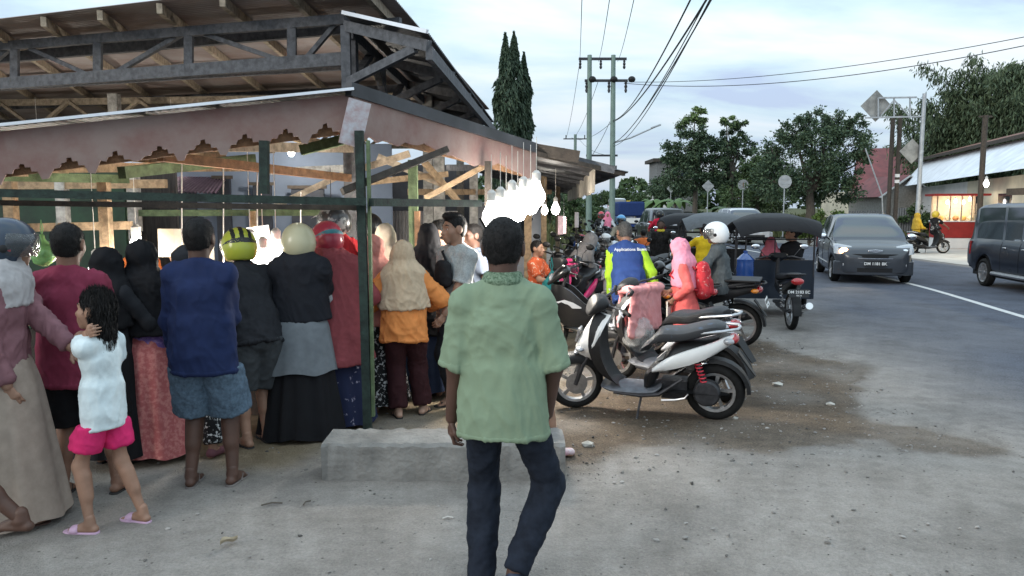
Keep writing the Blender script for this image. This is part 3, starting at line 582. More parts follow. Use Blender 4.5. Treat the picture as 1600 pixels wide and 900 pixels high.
def motorbike(label, x, y, yaw, body, style='scooter', body2=None, dark=None, z=0., steer=20, lean=6, group=None, seatm=None, mirrors=True, fine=True, rims='cast', rimm=None, spring=None, platetxt=None, platew=False, rack=False, stripe=None, tail=True, mirm=None):
    root = empty('scooter' if style == 'scooter' else 'motorcycle', (x, y, z), R(yaw), label, 'scooter' if style == 'scooter' else 'motorcycle', group)
    root.rotation_euler = (0, R(-lean), R(yaw)); dk = dark or M_black_plastic; b2 = body2 or dk; n = 16 if fine else 10; m = 16 if fine else 8
    sc = style == 'scooter'; rw, tw = (.255, .085) if sc else (.285, .075); ya, yb = -.62, .62; S = R(steer); sm = seatm or M_seat
    lo = lambda st, mm=m, ex=2.6: sec_loft(MB(), dense(st, mm), n, ex)
    hp = V(0, yb - .20, .78); axd = nrm(V(0, -.42, 1))                                   # steering head and axis
    Rs = np.array(Matrix.Rotation(S, 3, Vector(axd))); st_ = lambda p: hp + Rs @ (np.asarray(p, float) - hp)
    fa = st_(V(0, yb, rw))
    wheel(root, 'front_wheel', fa, rw, tw, rims, S, rimm, fine=fine); wheel(root, 'rear_wheel', V(0, ya, rw), rw, tw * 1.12, rims, 0, rimm, False, fine)
    # fork with fender: turned with the bars
    fk = MB()
    for s in (-1, 1): fk.tube([st_(V(s * .062, yb + .01, rw)), st_(V(s * .062, yb - .06, rw + .18)), st_(V(s * .05, yb - .17, .60))], [.020, .019, .016], 8)
    fk.build('fork', M_darkmetal if sc else M_alloy, root)
    fm = MB(); rs = []
    a0, a1 = (R(38), R(165)) if sc else (R(20), R(165))
    for q in np.linspace(a0, a1, 14 if fine else 8):
        rr = rw + .030; e = V(0, math.cos(q), math.sin(q)); hw = .068 if sc else .052; dp = .075 * (1 - .55 * abs((q - a0) / (a1 - a0) * 2 - 1) ** 3)
        rs.append([st_(V(0, yb, rw) + V(u * hw, 0, 0) + e * (rr - w_ * dp)) for u, w_ in ((-1, 1), (-.98, .35), (-.7, .02), (0, -.06), (.7, .02), (.98, .35), (1, 1), (.93, 1), (.9, .4), (.6, .1), (0, .04), (-.6, .1), (-.9, .4), (-.93, 1))])
    fm.rings(rs); fm.build('front_fender', dk if sc else b2, root, angle=60)
    # bars
    hb = MB()
    top = st_(hp + axd * .22)
    hb.tube([st_(hp + axd * .02), top], .022, 8)
    lp = [st_(hp + axd * .22 + V(s, -.02 - .10 * (abs(s) > .2) - .03 * (abs(s) > .3), .02 + .012 * (abs(s) > .1))) for s in (-.34, -.24, -.12, 0, .12, .24, .34)]
    hb.tube(lp, .012, 8); hb.build('handlebar', M_darkmetal, root)
    for s in (-1, 1):
        i = 0 if s < 0 else 6; k = 1 if s < 0 else 5
        MB().tube([lp[i] + (lp[k] - lp[i]) * -.05, lp[i] + (lp[k] - lp[i]) * .95], .0175, 10).build('grip', M_rubber, root)
        MB().tube([lp[k] + st_(V(0, .0, 0)) - st_(V(0, 0, 0)) + V(0, .035, 0), lp[i] * .55 + lp[k] * .45 + V(0, .055, -.005), lp[i] + V(0, .05, -.02)], [.008, .006, .005], 6).build('brake_lever', M_alloy, root)
        if mirrors:
            c = lp[k] + V(s * .10, .02, .20); st2 = MB().tube([lp[k] + V(0, 0, .01), lp[k] + V(s * .03, .02, .12), c], .005, 6).build('mirror_stalk', M_darkmetal, root)
            MB().sphere(c + V(s * .03, .012, .02), (.062, .022, .042), 14, 8).build('mirror_shell', dk, st2)
            MB().sphere(c + V(s * .03, -.003, .02), (.056, .010, .036), 14, 8).build('mirror', mirm or M_mirror, st2)
    # headlamp cowl
    cw = MB(); cst = [(.10, .17, 30, .02, .02), (.085, .185, 20, .10, .055), (.03, .22, 12, .13, .075), (-.06, .235, 5, .115, .05), (-.10, .225, 0, .06, .02)] if sc else [(.16, .12, 40, .02, .03), (.14, .14, 30, .085, .085), (.06, .19, 25, .115, .105), (-.05, .235, 10, .10, .05), (-.09, .235, 0, .05, .02)]
    rr = []
    for s in dense(cst, m):
        aa = np.arange(n) * 2 * PI / n; cc, qq = np.cos(aa), np.sin(aa); u = np.sign(cc) * np.abs(cc) ** .8 * s[3]; w_ = np.sign(qq) * np.abs(qq) ** .8 * s[4]; T = R(s[2])
        rr.append([st_(hp + axd * 0 + V(uu, s[0] - .02 - math.sin(T) * ww, s[1] + math.cos(T) * ww)) for uu, ww in zip(u, w_)])
    cw.rings(rr); cw.build('handlebar_cover', dk if sc else body, root, angle=60)
    if not sc: MB().sphere(st_(hp + V(0, .115, .14)), (.078, .03, .062), 14, 8).build('headlamp', M_lens, root)
    # front apron (outside painted, inside dark)
    if sc:
        ap = MB(); rs = []
        for (yy, zz, hw, bul) in dense([(.60, .50, .035, .06), (.615, .58, .12, .085), (.57, .68, .185, .085), (.50, .80, .18, .06), (.43, .90, .11, .03), (.40, .93, .07, .01)], m):
            xs = np.linspace(-1, 1, 11); rs.append([V(u * hw, yy - abs(u) ** 2.2 * (.10 + bul * .7), zz - abs(u) ** 2 * .02) for u in xs] + [V(u * hw * .94, yy - .022 - abs(u) ** 2.2 * (.10 + bul * .7), zz - abs(u) ** 2 * .02) for u in xs[::-1]])
        ap.rings(rs); ap.build('front_apron', body, root, angle=50)
        for s in (-1, 1): MB().sphere(V(s * .10, .545, .60), (.052, .045, .024), 12, 8).build('turn_signal', M_lens, root)
        MB().sphere(V(0, .60, .545), (.075, .03, .02), 12, 8).build('position_lamp', M_lens, root)
        MB().box((0, .583, .71), (.10, .018, .13), M=Matrix.Rotation(R(18), 3, 'X')).build('plate_bracket', M_alloy, root, bevel=.004)
        ins = MB(); rs = []
        for (yy, zz, hw, th) in dense([(.36, .91, .08, .05), (.40, .78, .165, .07), (.40, .62, .19, .085), (.36, .45, .165, .08), (.27, .315, .14, .05), (.22, .285, .13, .02)], m):
            xs = np.linspace(-1, 1, 9); rs.append([V(u * hw, yy - abs(u) ** 2 * .05, zz) for u in xs] + [V(u * hw * .9, yy + th * (1 - .3 * abs(u)), zz + .03) for u in xs[::-1]])
        ins.rings(rs); ins.build('leg_shield', dk, root, angle=50)
        lo([(.34, .275, 90, .15, .03), (.25, .255, 0, .165, .028), (.05, .25, 0, .17, .028), (-.10, .262, 0, .165, .03), (-.17, .30, 20, .14, .035)]).build('footboard', mat('footboard_grey', (.11, .115, .13), .55, var=.25, scale=14), root)
        MB().tube([(-.145, .24, .235), (-.155, .0, .225), (-.16, -.16, .25), (-.15, -.36, .40)], [.016, .018, .02, .012], 8).tube([(.145, .24, .235), (.155, .0, .225), (.16, -.16, .25), (.15, -.36, .40)], [.016, .018, .02, .012], 8).build('side_skirt', M_darkmetal, root)
        # under-seat body
        lo([(-.06, .30, 70, .13, .05), (-.10, .42, 60, .155, .10), (-.16, .52, 40, .165, .14), (-.32, .57, 12, .16, .13), (-.52, .63, 12, .13, .09), (-.64, .69, 14, .09, .06)]).build('under_seat_body', dk, root)
        for s in (-1, 1):      # painted flank, sweeping up to the tail
            rs = []
            for (yy, z0, z1, xx) in dense([(-.10, .445, .475, .168), (-.22, .475, .575, .182), (-.42, .535, .665, .176), (-.60, .615, .725, .14), (-.70, .675, .765, .098), (-.77, .715, .78, .055)], m):
                zs = np.linspace(0, 1, 6); rs.append([V(s * (xx + .016 * math.sin(PI * q)), yy, z0 + (z1 - z0) * q) for q in zs] + [V(s * (xx - .03), yy, z0 + (z1 - z0) * q) for q in zs[::-1]])
            MB().rings(rs).build('side_panel', body, root, angle=60)
        seat = [(-.02, .60, 75, .05, .05), (-.06, .68, 50, .11, .065), (-.16, .745, 12, .135, .062), (-.34, .762, 2, .145, .055), (-.48, .80, 12, .145, .06), (-.62, .83, 6, .125, .052), (-.70, .83, 0, .07, .035)]
        lo(seat, m + 4, 3).build('seat', sm, root)
        tailz, taily = .755, -.77
    else:
        # underbone: backbone, shields, body
        for s in (-1, 1):
            rs = []
            for (yy, z0, z1, xx) in dense([(.53, .60, .86, .07), (.44, .44, .86, .135), (.30, .36, .80, .155), (.12, .36, .64, .14), (-.02, .40, .56, .11)], m):
                zs = np.linspace(0, 1, 6); rs.append([V(s * (xx + .025 * math.sin(PI * q)), yy, z0 + (z1 - z0) * q) for q in zs] + [V(s * (xx - .02), yy, z0 + (z1 - z0) * q) for q in zs[::-1]])
            MB().rings(rs).build('leg_shield', body, root, angle=60)
            if stripe: 
                MB().rings([[V(s * (xx + .001), yy, zz - hh), V(s * (xx + .006), yy, zz + hh), V(s * (xx - .02), yy, zz + hh), V(s * (xx - .02), yy, zz - hh)] for yy, zz, hh, xx in ((.46, .66, .005, .155), (.36, .66, .035, .172), (.26, .63, .035, .178), (.16, .60, .006, .168))]).build('side_badge', stripe, root)
            rs = []
            for (yy, z0, z1, xx) in dense([(-.02, .50, .60, .10), (-.20, .54, .70, .135), (-.42, .60, .74, .13), (-.64, .68, .77, .10), (-.84, .74, .80, .05)], m):
                zs = np.linspace(0, 1, 5); rs.append([V(s * (xx + .012 * math.sin(PI * q)), yy, z0 + (z1 - z0) * q) for q in zs] + [V(s * (xx - .03), yy, z0 + (z1 - z0) * q) for q in zs[::-1]])
            MB().rings(rs).build('side_panel', b2, root, angle=60)
        lo([(.50, .80, 60, .07, .07), (.36, .70, 40, .065, .09), (.10, .52, 20, .06, .07), (-.10, .55, 0, .09, .08), (-.45, .66, 10, .10, .07), (-.80, .76, 10, .05, .03)]).build('frame_cover', dk, root)
        lo([(.02, .66, 60, .06, .03), (-.04, .72, 30, .11, .045), (-.2, .765, 8, .125, .045), (-.45, .785, 5, .13, .045), (-.70, .83, 10, .11, .045), (-.80, .835, 0, .06, .03)], m + 4, 3).build('seat', sm, root)
        tailz, taily = .77, -.86
    # engine, drive, exhaust
    en = MB()
    if sc:
        en.lathe([(.02, -.05), (.10, -.048), (.115, -.03), (.115, .03), (.09, .05)], (-.10, -.56, .275), V(1, 0, 0), 18); e2 = sec_loft(MB(), dense([(-.12, .25, 90, .05, .07, -.09), (-.20, .265, 90, .055, .085, -.10), (-.40, .275, 90, .055, .08, -.10), (-.60, .275, 90, .055, .09, -.10), (-.70, .275, 90, .03, .05, -.10)], 12), 12); e2.build('engine_case', M_black_plastic, root); en.box((0, -.28, .27), (.16, .22, .16))
        MB().tube([(-.165, -.18, .20), (-.172, -.30, .215), (-.17, -.38, .235), (-.17, -.41, .275)], [.010, .010, .009, .007], 6).build('kick_lever', M_alloy, root)
    else:
        sec_loft(MB(), dense([(.34, .33, 80, .07, .06), (.26, .32, 80, .075, .07), (.12, .30, 80, .10, .10), (-.06, .29, 80, .11, .12), (-.16, .29, 80, .08, .08)], 12), 12).build('engine_case', M_alloy, root); en.box((-.09, -.40, .285), (.03, .50, .09)); en.tube([(-.07, -.15, .30), (-.07, -.62, .29)], .02, 6)
    en.build('engine', M_darkmetal, root)
    MB().tube([(.12, .10, .22), (.14, -.15, .19), (.15, -.34, .24), (.155, -.45, .29), (.16, -.80, .40)], [.016, .017, .03, .052, .050], 12).tube([(.16, -.80, .40), (.161, -.84, .412)], [.030, .024], 10).build('exhaust', M_darkmetal if not sc else M_black_plastic, root)
    for s in ((-1, 1) if not sc else (-1,)):
        a, b = V(s * .125, ya + .06, rw + .05), V(s * .12, ya + .17, .62); sp = MB(); q = np.linspace(0, 1, 70 if fine else 20); d, s1, u1 = basis(b - a)
        sp.tube([a + (b - a) * (.2 + .7 * t) + (s1 * math.cos(t * 46) + u1 * math.sin(t * 46)) * .026 for t in q], .0065, 5).build('shock_spring', spring or M_steel, root)
        MB().tube([a, b], .013, 6).build('shock_absorber', M_darkmetal, root)
    # rear fender, lamps, plate, rail, stand
    fn = MB(); rs = []
    for q in np.linspace(R(80), R(178), 9): e = V(0, math.cos(q), math.sin(q)); rs.append([V(0, ya, rw) + V(u, 0, 0) + e * (rw + .035 + w_) for u, w_ in ((-.06, -.02), (-.05, .012), (.05, .012), (.06, -.02), (.05, -.005), (-.05, -.005))])
    fn.rings(rs); fn.rings([[V(-.05, -.80, .62), V(.05, -.80, .62), V(.05, -.81, .63), V(-.05, -.81, .63)], [V(-.045, -.89, .50), V(.045, -.89, .50), V(.045, -.898, .506), V(-.045, -.898, .506)], [V(-.035, -.95, .42), V(.035, -.95, .42), V(.035, -.956, .424), V(-.035, -.956, .424)]]); fn.build('rear_fender', M_black_plastic, root, angle=50)
    if tail:
        MB().sphere(V(0, taily, tailz - .015), (.085, .045, .045), 14, 8).build('tail_lamp', M_red_lens, root)
        for s in (-1, 1): MB().sphere(V(s * .10, taily + .04, tailz - .02), (.035, .05, .03), 10, 6).build('rear_signal', M_amber if not sc else M_lens, root)
    gy = .12 if sc else 0
    MB().tube([(-.13, -.60 + gy, .80), (-.135, -.80 + gy, .83), (-.08, -.92 + gy, .84), (0, -.94 + gy, .84), (.08, -.92 + gy, .84), (.135, -.80 + gy, .83), (.13, -.60 + gy, .80)], .013, 8).build('grab_rail', M_black_plastic if not sc else (M_alloy if tail else M_alloy), root)
    if platetxt: plate(root, platetxt[0], (0, -.955, .60), 0, .24, .11, M_plate_white if platew else None, M_plate_black if platew else None, -18, platetxt[1])
    if rack: MB().box((0, -.62, .875), (.30, .52, .025)).box((0, -.40, .85), (.2, .03, .03)).box((0, -.8, .85), (.2, .03, .03)).build('carrier_rack', M_black_plastic, root, bevel=.006)
    tl = math.tan(R(lean)) * .0
    MB().tube([(-.10, .0, .22), (-.20, .03, -.01 + .20 * math.sin(R(lean))), (-.20, .07, -.01 + .20 * math.sin(R(lean)))], [.012, .011, .014], 6).build('side_stand', M_darkmetal, root)
    return root
def tricycle(label, x, y, yaw, hood, body, bikecol, group=None, platetxt=None, fine=True, flip=True, seatcol=None, steelc=None):
    """motorbike pushing a two-wheeled passenger cabin; forward = +Y"""
    root = empty('motor_tricycle', (x, y, 0), R(yaw), label, 'motor tricycle', group); m = 12; fr = M_darkmetal
    lo = lambda st, mm=m, ex=2.6: sec_loft(MB(), dense(st, mm), 14, ex)
    wheel(root, 'rear_wheel', V(0, 0, .285), .285, .085, 'cast', 0, None, False, fine)
    for s in (-1, 1): wheel(root, 'front_wheel', V(s * .58, 1.78, .27), .27, .08, 'spoke', 0, None, False, fine)
    lo([(.75, .62, 50, .08, .09), (.55, .56, 20, .08, .09), (.25, .62, 5, .13, .11), (-.05, .70, 10, .12, .075), (-.26, .78, 12, .07, .04)]).build('bike_body', bikecol, root)
    lo([(.66, .70, 60, .06, .04), (.56, .77, 20, .12, .05), (.25, .79, 3, .135, .05), (-.06, .83, 8, .12, .05), (-.18, .84, 0, .07, .03)], 16, 3).build('seat', M_seat, root)
    sec_loft(MB(), dense([(.85, .36, 80, .08, .07), (.65, .34, 80, .11, .12), (.50, .33, 80, .08, .08)], 10), 12).build('engine_case', M_darkmetal, root)
    MB().tube([(.12, .6, .24), (.16, .25, .26), (.17, .15, .30), (.18, -.24, .40)], [.018, .03, .055, .052], 12).build('exhaust', M_chrome, root)
    MB().tube([(-.07, .6, .32), (-.08, 0, .29)], .028, 6).tube([(.07, .6, .32), (.08, 0, .29)], .028, 6).build('swing_arm', M_darkmetal, root)
    for s in (-1, 1):
        a, b = V(s * .12, .06, .33), V(s * .12, .16, .68); MB().tube([a + (b - a) * t + V(.024 * math.cos(t * 44), .024 * math.sin(t * 44), 0) for t in np.linspace(0, 1, 50)], .007, 5).build('shock_spring', M_steel, root)
    rs = []; fn = MB()
    for q in np.linspace(R(60), R(185), 9): e = V(0, math.cos(q), math.sin(q)); rs.append([V(0, 0, .285) + V(u, 0, 0) + e * (.32 + w_) for u, w_ in ((-.065, -.02), (-.055, .012), (.055, .012), (.065, -.02), (.05, -.005), (-.05, -.005))])
    fn.rings(rs).build('rear_fender', M_black_plastic, root, angle=50)
    MB().sphere(V(0, -.27, .76), (.09, .05, .055), 14, 8).build('tail_lamp', M_red_lens, root)
    MB().tube([(-.12, .05, .82), (-.12, -.2, .86), (0, -.28, .87), (.12, -.2, .86), (.12, .05, .82)], .013, 8).build('grab_rail', M_darkmetal, root)
    if platetxt: plate(root, platetxt[0], (0, -.36, .60), 0, .27, .12, None, None, -8, platetxt[1])
    MB().tube([(-.36, .78, 1.02), (-.2, .86, 1.06), (0, .90, 1.04), (.2, .86, 1.06), (.36, .78, 1.02)], .014, 8).tube([(0, .90, 1.04), (0, .96, .6)], .03, 8).build('handlebar', fr, root)
    lo([(.98, 1.0, 30, .07, .05), (.92, 1.06, 20, .15, .06), (.80, 1.08, 5, .10, .04)]).build('handlebar_cover', bikecol, root)
    for s in (-1, 1):
        st2 = MB().tube([(s * .22, .84, 1.07), (s * .32, .85, 1.2)], .006, 6).build('mirror_stalk', fr, root); MB().sphere(V(s * .36, .84, 1.22), (.07, .02, .045), 12, 8).build('mirror_shell', M_black_plastic, st2); MB().sphere(V(s * .36, .826, 1.22), (.062, .010, .038), 12, 8).build('mirror', M_mirror, st2)
    # cabin: tub, bench, pillars, hood
    tb = MB(); W_ = .60
    def wall(p, q, z0, z1, t=.03): tb.beam(V(*p, (z0 + z1) / 2), V(*q, (z0 + z1) / 2), t, z1 - z0)
    wall((-W_, 1.16), (W_, 1.16), .34, .98); wall((-W_, 1.14), (-W_, 2.35), .34, .74); wall((W_, 1.14), (W_, 2.35), .34, .74); tb.box((0, 1.75, .35), (1.2, 1.2, .03)); tb.build('cabin_tub', body, root, False)
    MB().box((0, 1.42, .56), (1.12, .46, .14)).build('bench', seatcol or M_seat, root, bevel=.03); MB().box((0, 1.21, .80), (1.12, .07, .36)).build('bench_back', seatcol or mat('bench_tan', (.22, .14, .07), .6), root, bevel=.02)
    for s in (-1, 1):
        for yy in (1.15, 2.30): MB().tube([(s * .60, yy, .70), (s * .60, yy, 1.50 if yy < 2 else 1.46)], .016, 6).build('pillar', steelc or fr, root)
    MB().tube([(-.6, 1.15, 1.32), (.6, 1.15, 1.32)], .012, 6).tube([(-.6, 2.30, 1.30), (.6, 2.30, 1.30)], .012, 6).tube([(0, 1.15, .95), (0, 1.15, 1.32)], .010, 6).build('hood_frame', steelc or fr, root)
    hd = MB(); xs = np.linspace(-1, 1, 13); prof = [(.80, 1.47, .60), (.87, 1.57, .63), (.98, 1.66, .66), (1.15, 1.71, .67), (1.5, 1.74, .68), (1.9, 1.70, .67), (2.3, 1.62, .66), (2.46, 1.50, .64)]; rs = []
    for yy, zz, hw in prof:
        sag = .012 * math.sin(yy * 9); dp = .20 if yy > 1.3 else .10
        rs.append([V(u * hw, yy, zz - dp * abs(u) ** 3 + sag * (1 - u * u)) for u in xs] + [V(u * hw * .985, yy, zz - .018 - dp * abs(u) ** 3 + sag * (1 - u * u)) for u in xs[::-1]])
    hd.rings(rs).build('hood', hood, root, angle=60)
    return root
# ---------------------------------------------------------------- cars
def car_shell(sp, ny=90):
    """sp: keys L, W, front..rear profile knots (y from rear -L/2 to front L/2): belt z, roof z, bottom z, half width, roof half width"""
    L = sp['L']; y = np.linspace(-L / 2, L / 2, ny); kn = lambda k: spline(*zip(*sp[k]), y)
    zb, zt, zr, hw, rw = kn('bottom'), kn('belt'), kn('roof'), kn('hw'), kn('rhw')
    for wy in sp['axles']:
        d = np.abs(y - wy); r = sp['wr'] + .055; a = np.where(d < r, np.sqrt(np.maximum(r * r - d * d, 0)) + sp['wr'], 0); zb = np.maximum(zb, a * (d < r))
    rows = []
    for i in range(ny):
        b, t, r, w, q = zb[i], zt[i], max(zr[i], zt[i] + .002), hw[i], min(rw[i], hw[i])
        low = [(w * .93, b), (w * .985, b + (t - b) * .12), (w, b + (t - b) * .35), (w * 1.0, b + (t - b) * .6), (w * .985, b + (t - b) * .85), (w * .95, t)]
        gh = r - t; k = min(1, gh / .25); e = w * .95 * (1 - k) + k * (w * .925)
        up = [(e + (q - e) * .04, t + gh * .05), (e + (q - e) * .5, t + gh * .46), (e + (q - e) * .93, t + gh * .88), (q * .93, t + gh * .955), (q * .7, t + gh * .988), (q * .35, t + gh * .998), (0, r)]
        if gh < .03: up = [(w * .93, t + gh * .3), (w * .88, t + gh * .6 + .0), (w * .80, t + gh * .9), (w * .66, r + .006), (w * .46, r + .012), (w * .22, r + .016), (0, r + .018)]
        pts = low + up; rows.append(pts + [(-x, z) for x, z in pts[-2::-1]])
    v = np.array([[(x, y[i], z) for x, z in rows[i]] for i in range(ny)]); return y, v, (zb, zt, zr, hw, rw)
def car(label, x, y, yaw, sp, m_body, group=None, fine=True, platetxt=None, badge=None, lamp_on=False, wheelcol=None, rearstick=None, m_low=None, mirror_m=None, z=0.):
    root = empty(sp.get('name', 'car'), (x, y, z), R(yaw), label, sp.get('cat', 'car'), group); L = sp['L']; ys, v, (zb, zt, zr, hw, rw) = car_shell(sp, 90 if fine else 50); ny, nk = v.shape[:2]; mid = nk // 2
    inside = lambda i, k: [(i, k), (i + 1, k), (i + 1, k + 1), (i, k + 1)]
    gl = {'windscreen': [], 'rear_window': []}; body = []; low = []
    ws, wt, rs_, rt = sp['ws'], sp['wt'], sp['rs'], sp['rt']      # windscreen base/top y, rear glass base/top y
    sides = {}
    for i in range(ny - 1):
        yc = (ys[i] + ys[i + 1]) / 2
        for k in range(nk - 1):
            kk = k if k < mid else nk - 2 - k; w = None                 # kk: 0..11 from sill to roof middle
            if 5 < kk < 8 or kk in (6, 7):
                for n, (a, b) in enumerate(sp['windows']):
                    if a < yc < b and zr[i] - zt[i] > .22: w = ('s', n, k < mid)
            if kk >= 8 and wt < yc < ws: w = 'windscreen'
            if kk >= 8 and rs_ < yc < rt: w = 'rear_window'
            if w in gl: gl[w].append((i, k))
            elif w: sides.setdefault(w, []).append((i, k))
            elif kk <= sp.get('lowk', -1) and m_low: low.append((i, k))
            else: body.append((i, k))
    def patch(name, cells, m, off=0., par=root, angle=50):
        idx = {}; vs = []; fs = []
        for i, k in cells:
            q = []
            for c in inside(i, k):
                if c not in idx: idx[c] = len(vs); vs.append(v[c])
                q.append(idx[c])
            fs.append(q)
        if not fs: return None
        me = MB().add(np.array(vs), fs); o = me.build(name, m, par, True, angle)
        return o
    # closed ends
    bm = MB(); vs = v.reshape(-1, 3); bm.add(vs, [[a * nk + b for a, b in inside(i, k)] for i, k in body])
    for e in (0, ny - 1):
        half = [e * nk + k for k in range(nk)]
        for k in range(mid): 
            q = [half[k], half[k + 1], half[nk - 2 - k], half[nk - 1 - k]]; bm.f.append(tuple(dict.fromkeys(q)))
    bo = bm.build('body', m_body, root, angle=40)
    if low: patch('lower_cladding', low, m_low)
    for n, c in gl.items(): patch(n, c, M_glass)
    for (s, n, left), c in sides.items(): patch('side_window', c, M_glass)
    # interior hides behind dark glass: floor and underbody
    MB().box((0, 0, .30), (sp['W'] * .86, L * .92, .12)).build('underbody', M_black_plastic, root, False)
    P_ = lambda y0, side, f: np.array([np.interp(y0, ys, v[:, j if side > 0 else nk - 1 - j, d]) for j, d in ((f, 0), (f, 1), (f, 2))])
    for s in (1, -1):
        for n, wy in enumerate(sp['axles']):
            c = V(s * (sp['W'] / 2 - .105), wy, sp['wr']); r = sp['wr']; a = 24 if fine else 14
            wo = MB().lathe([(.05, -.09), (r * .62, -.09), (r * .66, .085), (r * .60, .075), (r * .56, .02), (r * .50, .02)], (0, 0, 0), V(s, 0, 0), a).build('wheel', wheelcol or M_alloy, root); wo.location = tuple(c)
            MB().torus((0, 0, 0), (1, 0, 0), r * .80, r * .2, 30 if fine else 18, 8, 1.0 * .095 / (r * .2)).build('tyre', M_rubber, wo)
            rb = MB(); rb.lathe([(.02, .06), (.055, .06), (.05, .075), (.01, .08)], (0, 0, 0), V(s, 0, 0), 12)
            for q in range(5 if not sp.get('spokes') else sp['spokes']):
                t = q * 2 * PI / (sp.get('spokes') or 5); rb.beam((s * .055, math.cos(t) * .03, math.sin(t) * .03), (s * .06, math.cos(t) * r * .6, math.sin(t) * r * .6), .03, .05, (1, 0, 0))
            rb.build('rim_spokes', wheelcol or M_alloy, wo)
            MB().rings([[V(s * (sp['W'] / 2 - .30), wy, sp['wr']) + V(0, math.cos(t) * (r + .05), math.sin(t) * (r + .05)) for t in np.linspace(0, PI, 13)], [V(s * (sp['W'] / 2 - .02), wy, sp['wr']) + V(0, math.cos(t) * (r + .05), math.sin(t) * (r + .05)) for t in np.linspace(0, PI, 13)]], closed=False, cap=False).build('wheel_well', M_black_plastic, root)
        # door seams, handles, rub strip
        for n, (a, b) in enumerate(sp['doors']):
            d = MB()
            for yy in (a, b):
                pts = [P_(yy, s, j) + V(s * .0015, 0, 0) for j in range(1, 6)]; d.tube(pts, .0045, 4)
            d.build('door_seam', M_black_plastic, root)
            h = P_(a + .18, s, 4); MB().box(h + V(s * .016, 0, -.02), (.03, .15, .028)).build('door_handle', sp.get('hm', m_body), root, bevel=.008)
        if sp.get('rub'):
            MB().tube([P_(yy, s, 2) + V(s * .008, 0, sp['rub']) for yy in np.linspace(sp['axles'][0] + .42, sp['axles'][1] - .42, 8)], .014, 6).build('rub_strip', M_alloy, root)
        if sp.get('step'):
            MB().tube([V(s * sp['W'] / 2 * .98, yy, .34) for yy in np.linspace(sp['axles'][0] + .45, sp['axles'][1] - .45, 4)], .045, 8).build('side_step', M_alloy, root)
        my = ws - sp.get('mirb', .42); c = P_(my, s, 5) + V(s * .10, .03, .07); a = MB().tube([P_(my, s, 5), c], .018, 6).build('mirror_arm', M_black_plastic, root)
        MB().sphere(c + V(s * .05, 0, 0), (.105, .055, .07), 14, 10).build('mirror_shell', mirror_m or m_body, a)
    # windscreen edge, wipers
    if fine:
        i = int(np.argmin(np.abs(ys - ws))); base = lambda t: V(t * hw[i] * .80, ys[i] + .01 - abs(t) ** 2 * .10, zt[i] + .03 + .012)
        for a, b in ((-.85, .05), (-.05, .80)): MB().tube([base(a), base((a + b) / 2) + V(0, -.03, .025), base(b) + V(0, -.05, .04)], .012, 5).build('wiper', M_black_plastic, root)
        for s in (-1, 1): MB().tube([P_(yy, s, 5) + V(-s * .05, 0, .012) for yy in np.linspace(ws + .05, L / 2 - .28, 9)], .0045, 4).build('bonnet_seam', M_black_plastic, root)
        MB().tube([base(t) + V(0, .02, -.02) for t in np.linspace(-1, 1, 9)], .02, 5).build('scuttle', M_black_plastic, root)
    sp['front'](root, sp, m_body, L / 2, platetxt, badge, lamp_on, P_); sp['rear'](root, sp, m_body, -L / 2, platetxt, rearstick, P_)
    return root
M_lamp_on = mat('lamp_lit', (1, .6, .3), .3, var=0, emit=(1, .52, .2), estr=14)
def surf_pt(x, z, sp, sgn):    # a point on the rounded nose / tail
    W_ = sp['W'] / 2; return V(x, sgn * (sp['L'] / 2 - (sp.get('nose', .16) if sgn > 0 else sp.get('rnose', .2)) * abs(x / W_) ** 2.6 - sp.get('rake', .0) * max(0, z - .6)), z)
def nose_panel(mb, xs, z0, z1, sp, sgn, th=.03, proud=.012, zf=None):
    rs = []
    for x in xs:
        a, b = (z0, z1) if zf is None else zf(x)
        p, q = surf_pt(x, a, sp, sgn), surf_pt(x, b, sp, sgn); o = V(0, sgn * proud, 0); i = V(0, -sgn * th, 0); rs.append([p + o, q + o, q + i, p + i])
    return mb.rings(rs)
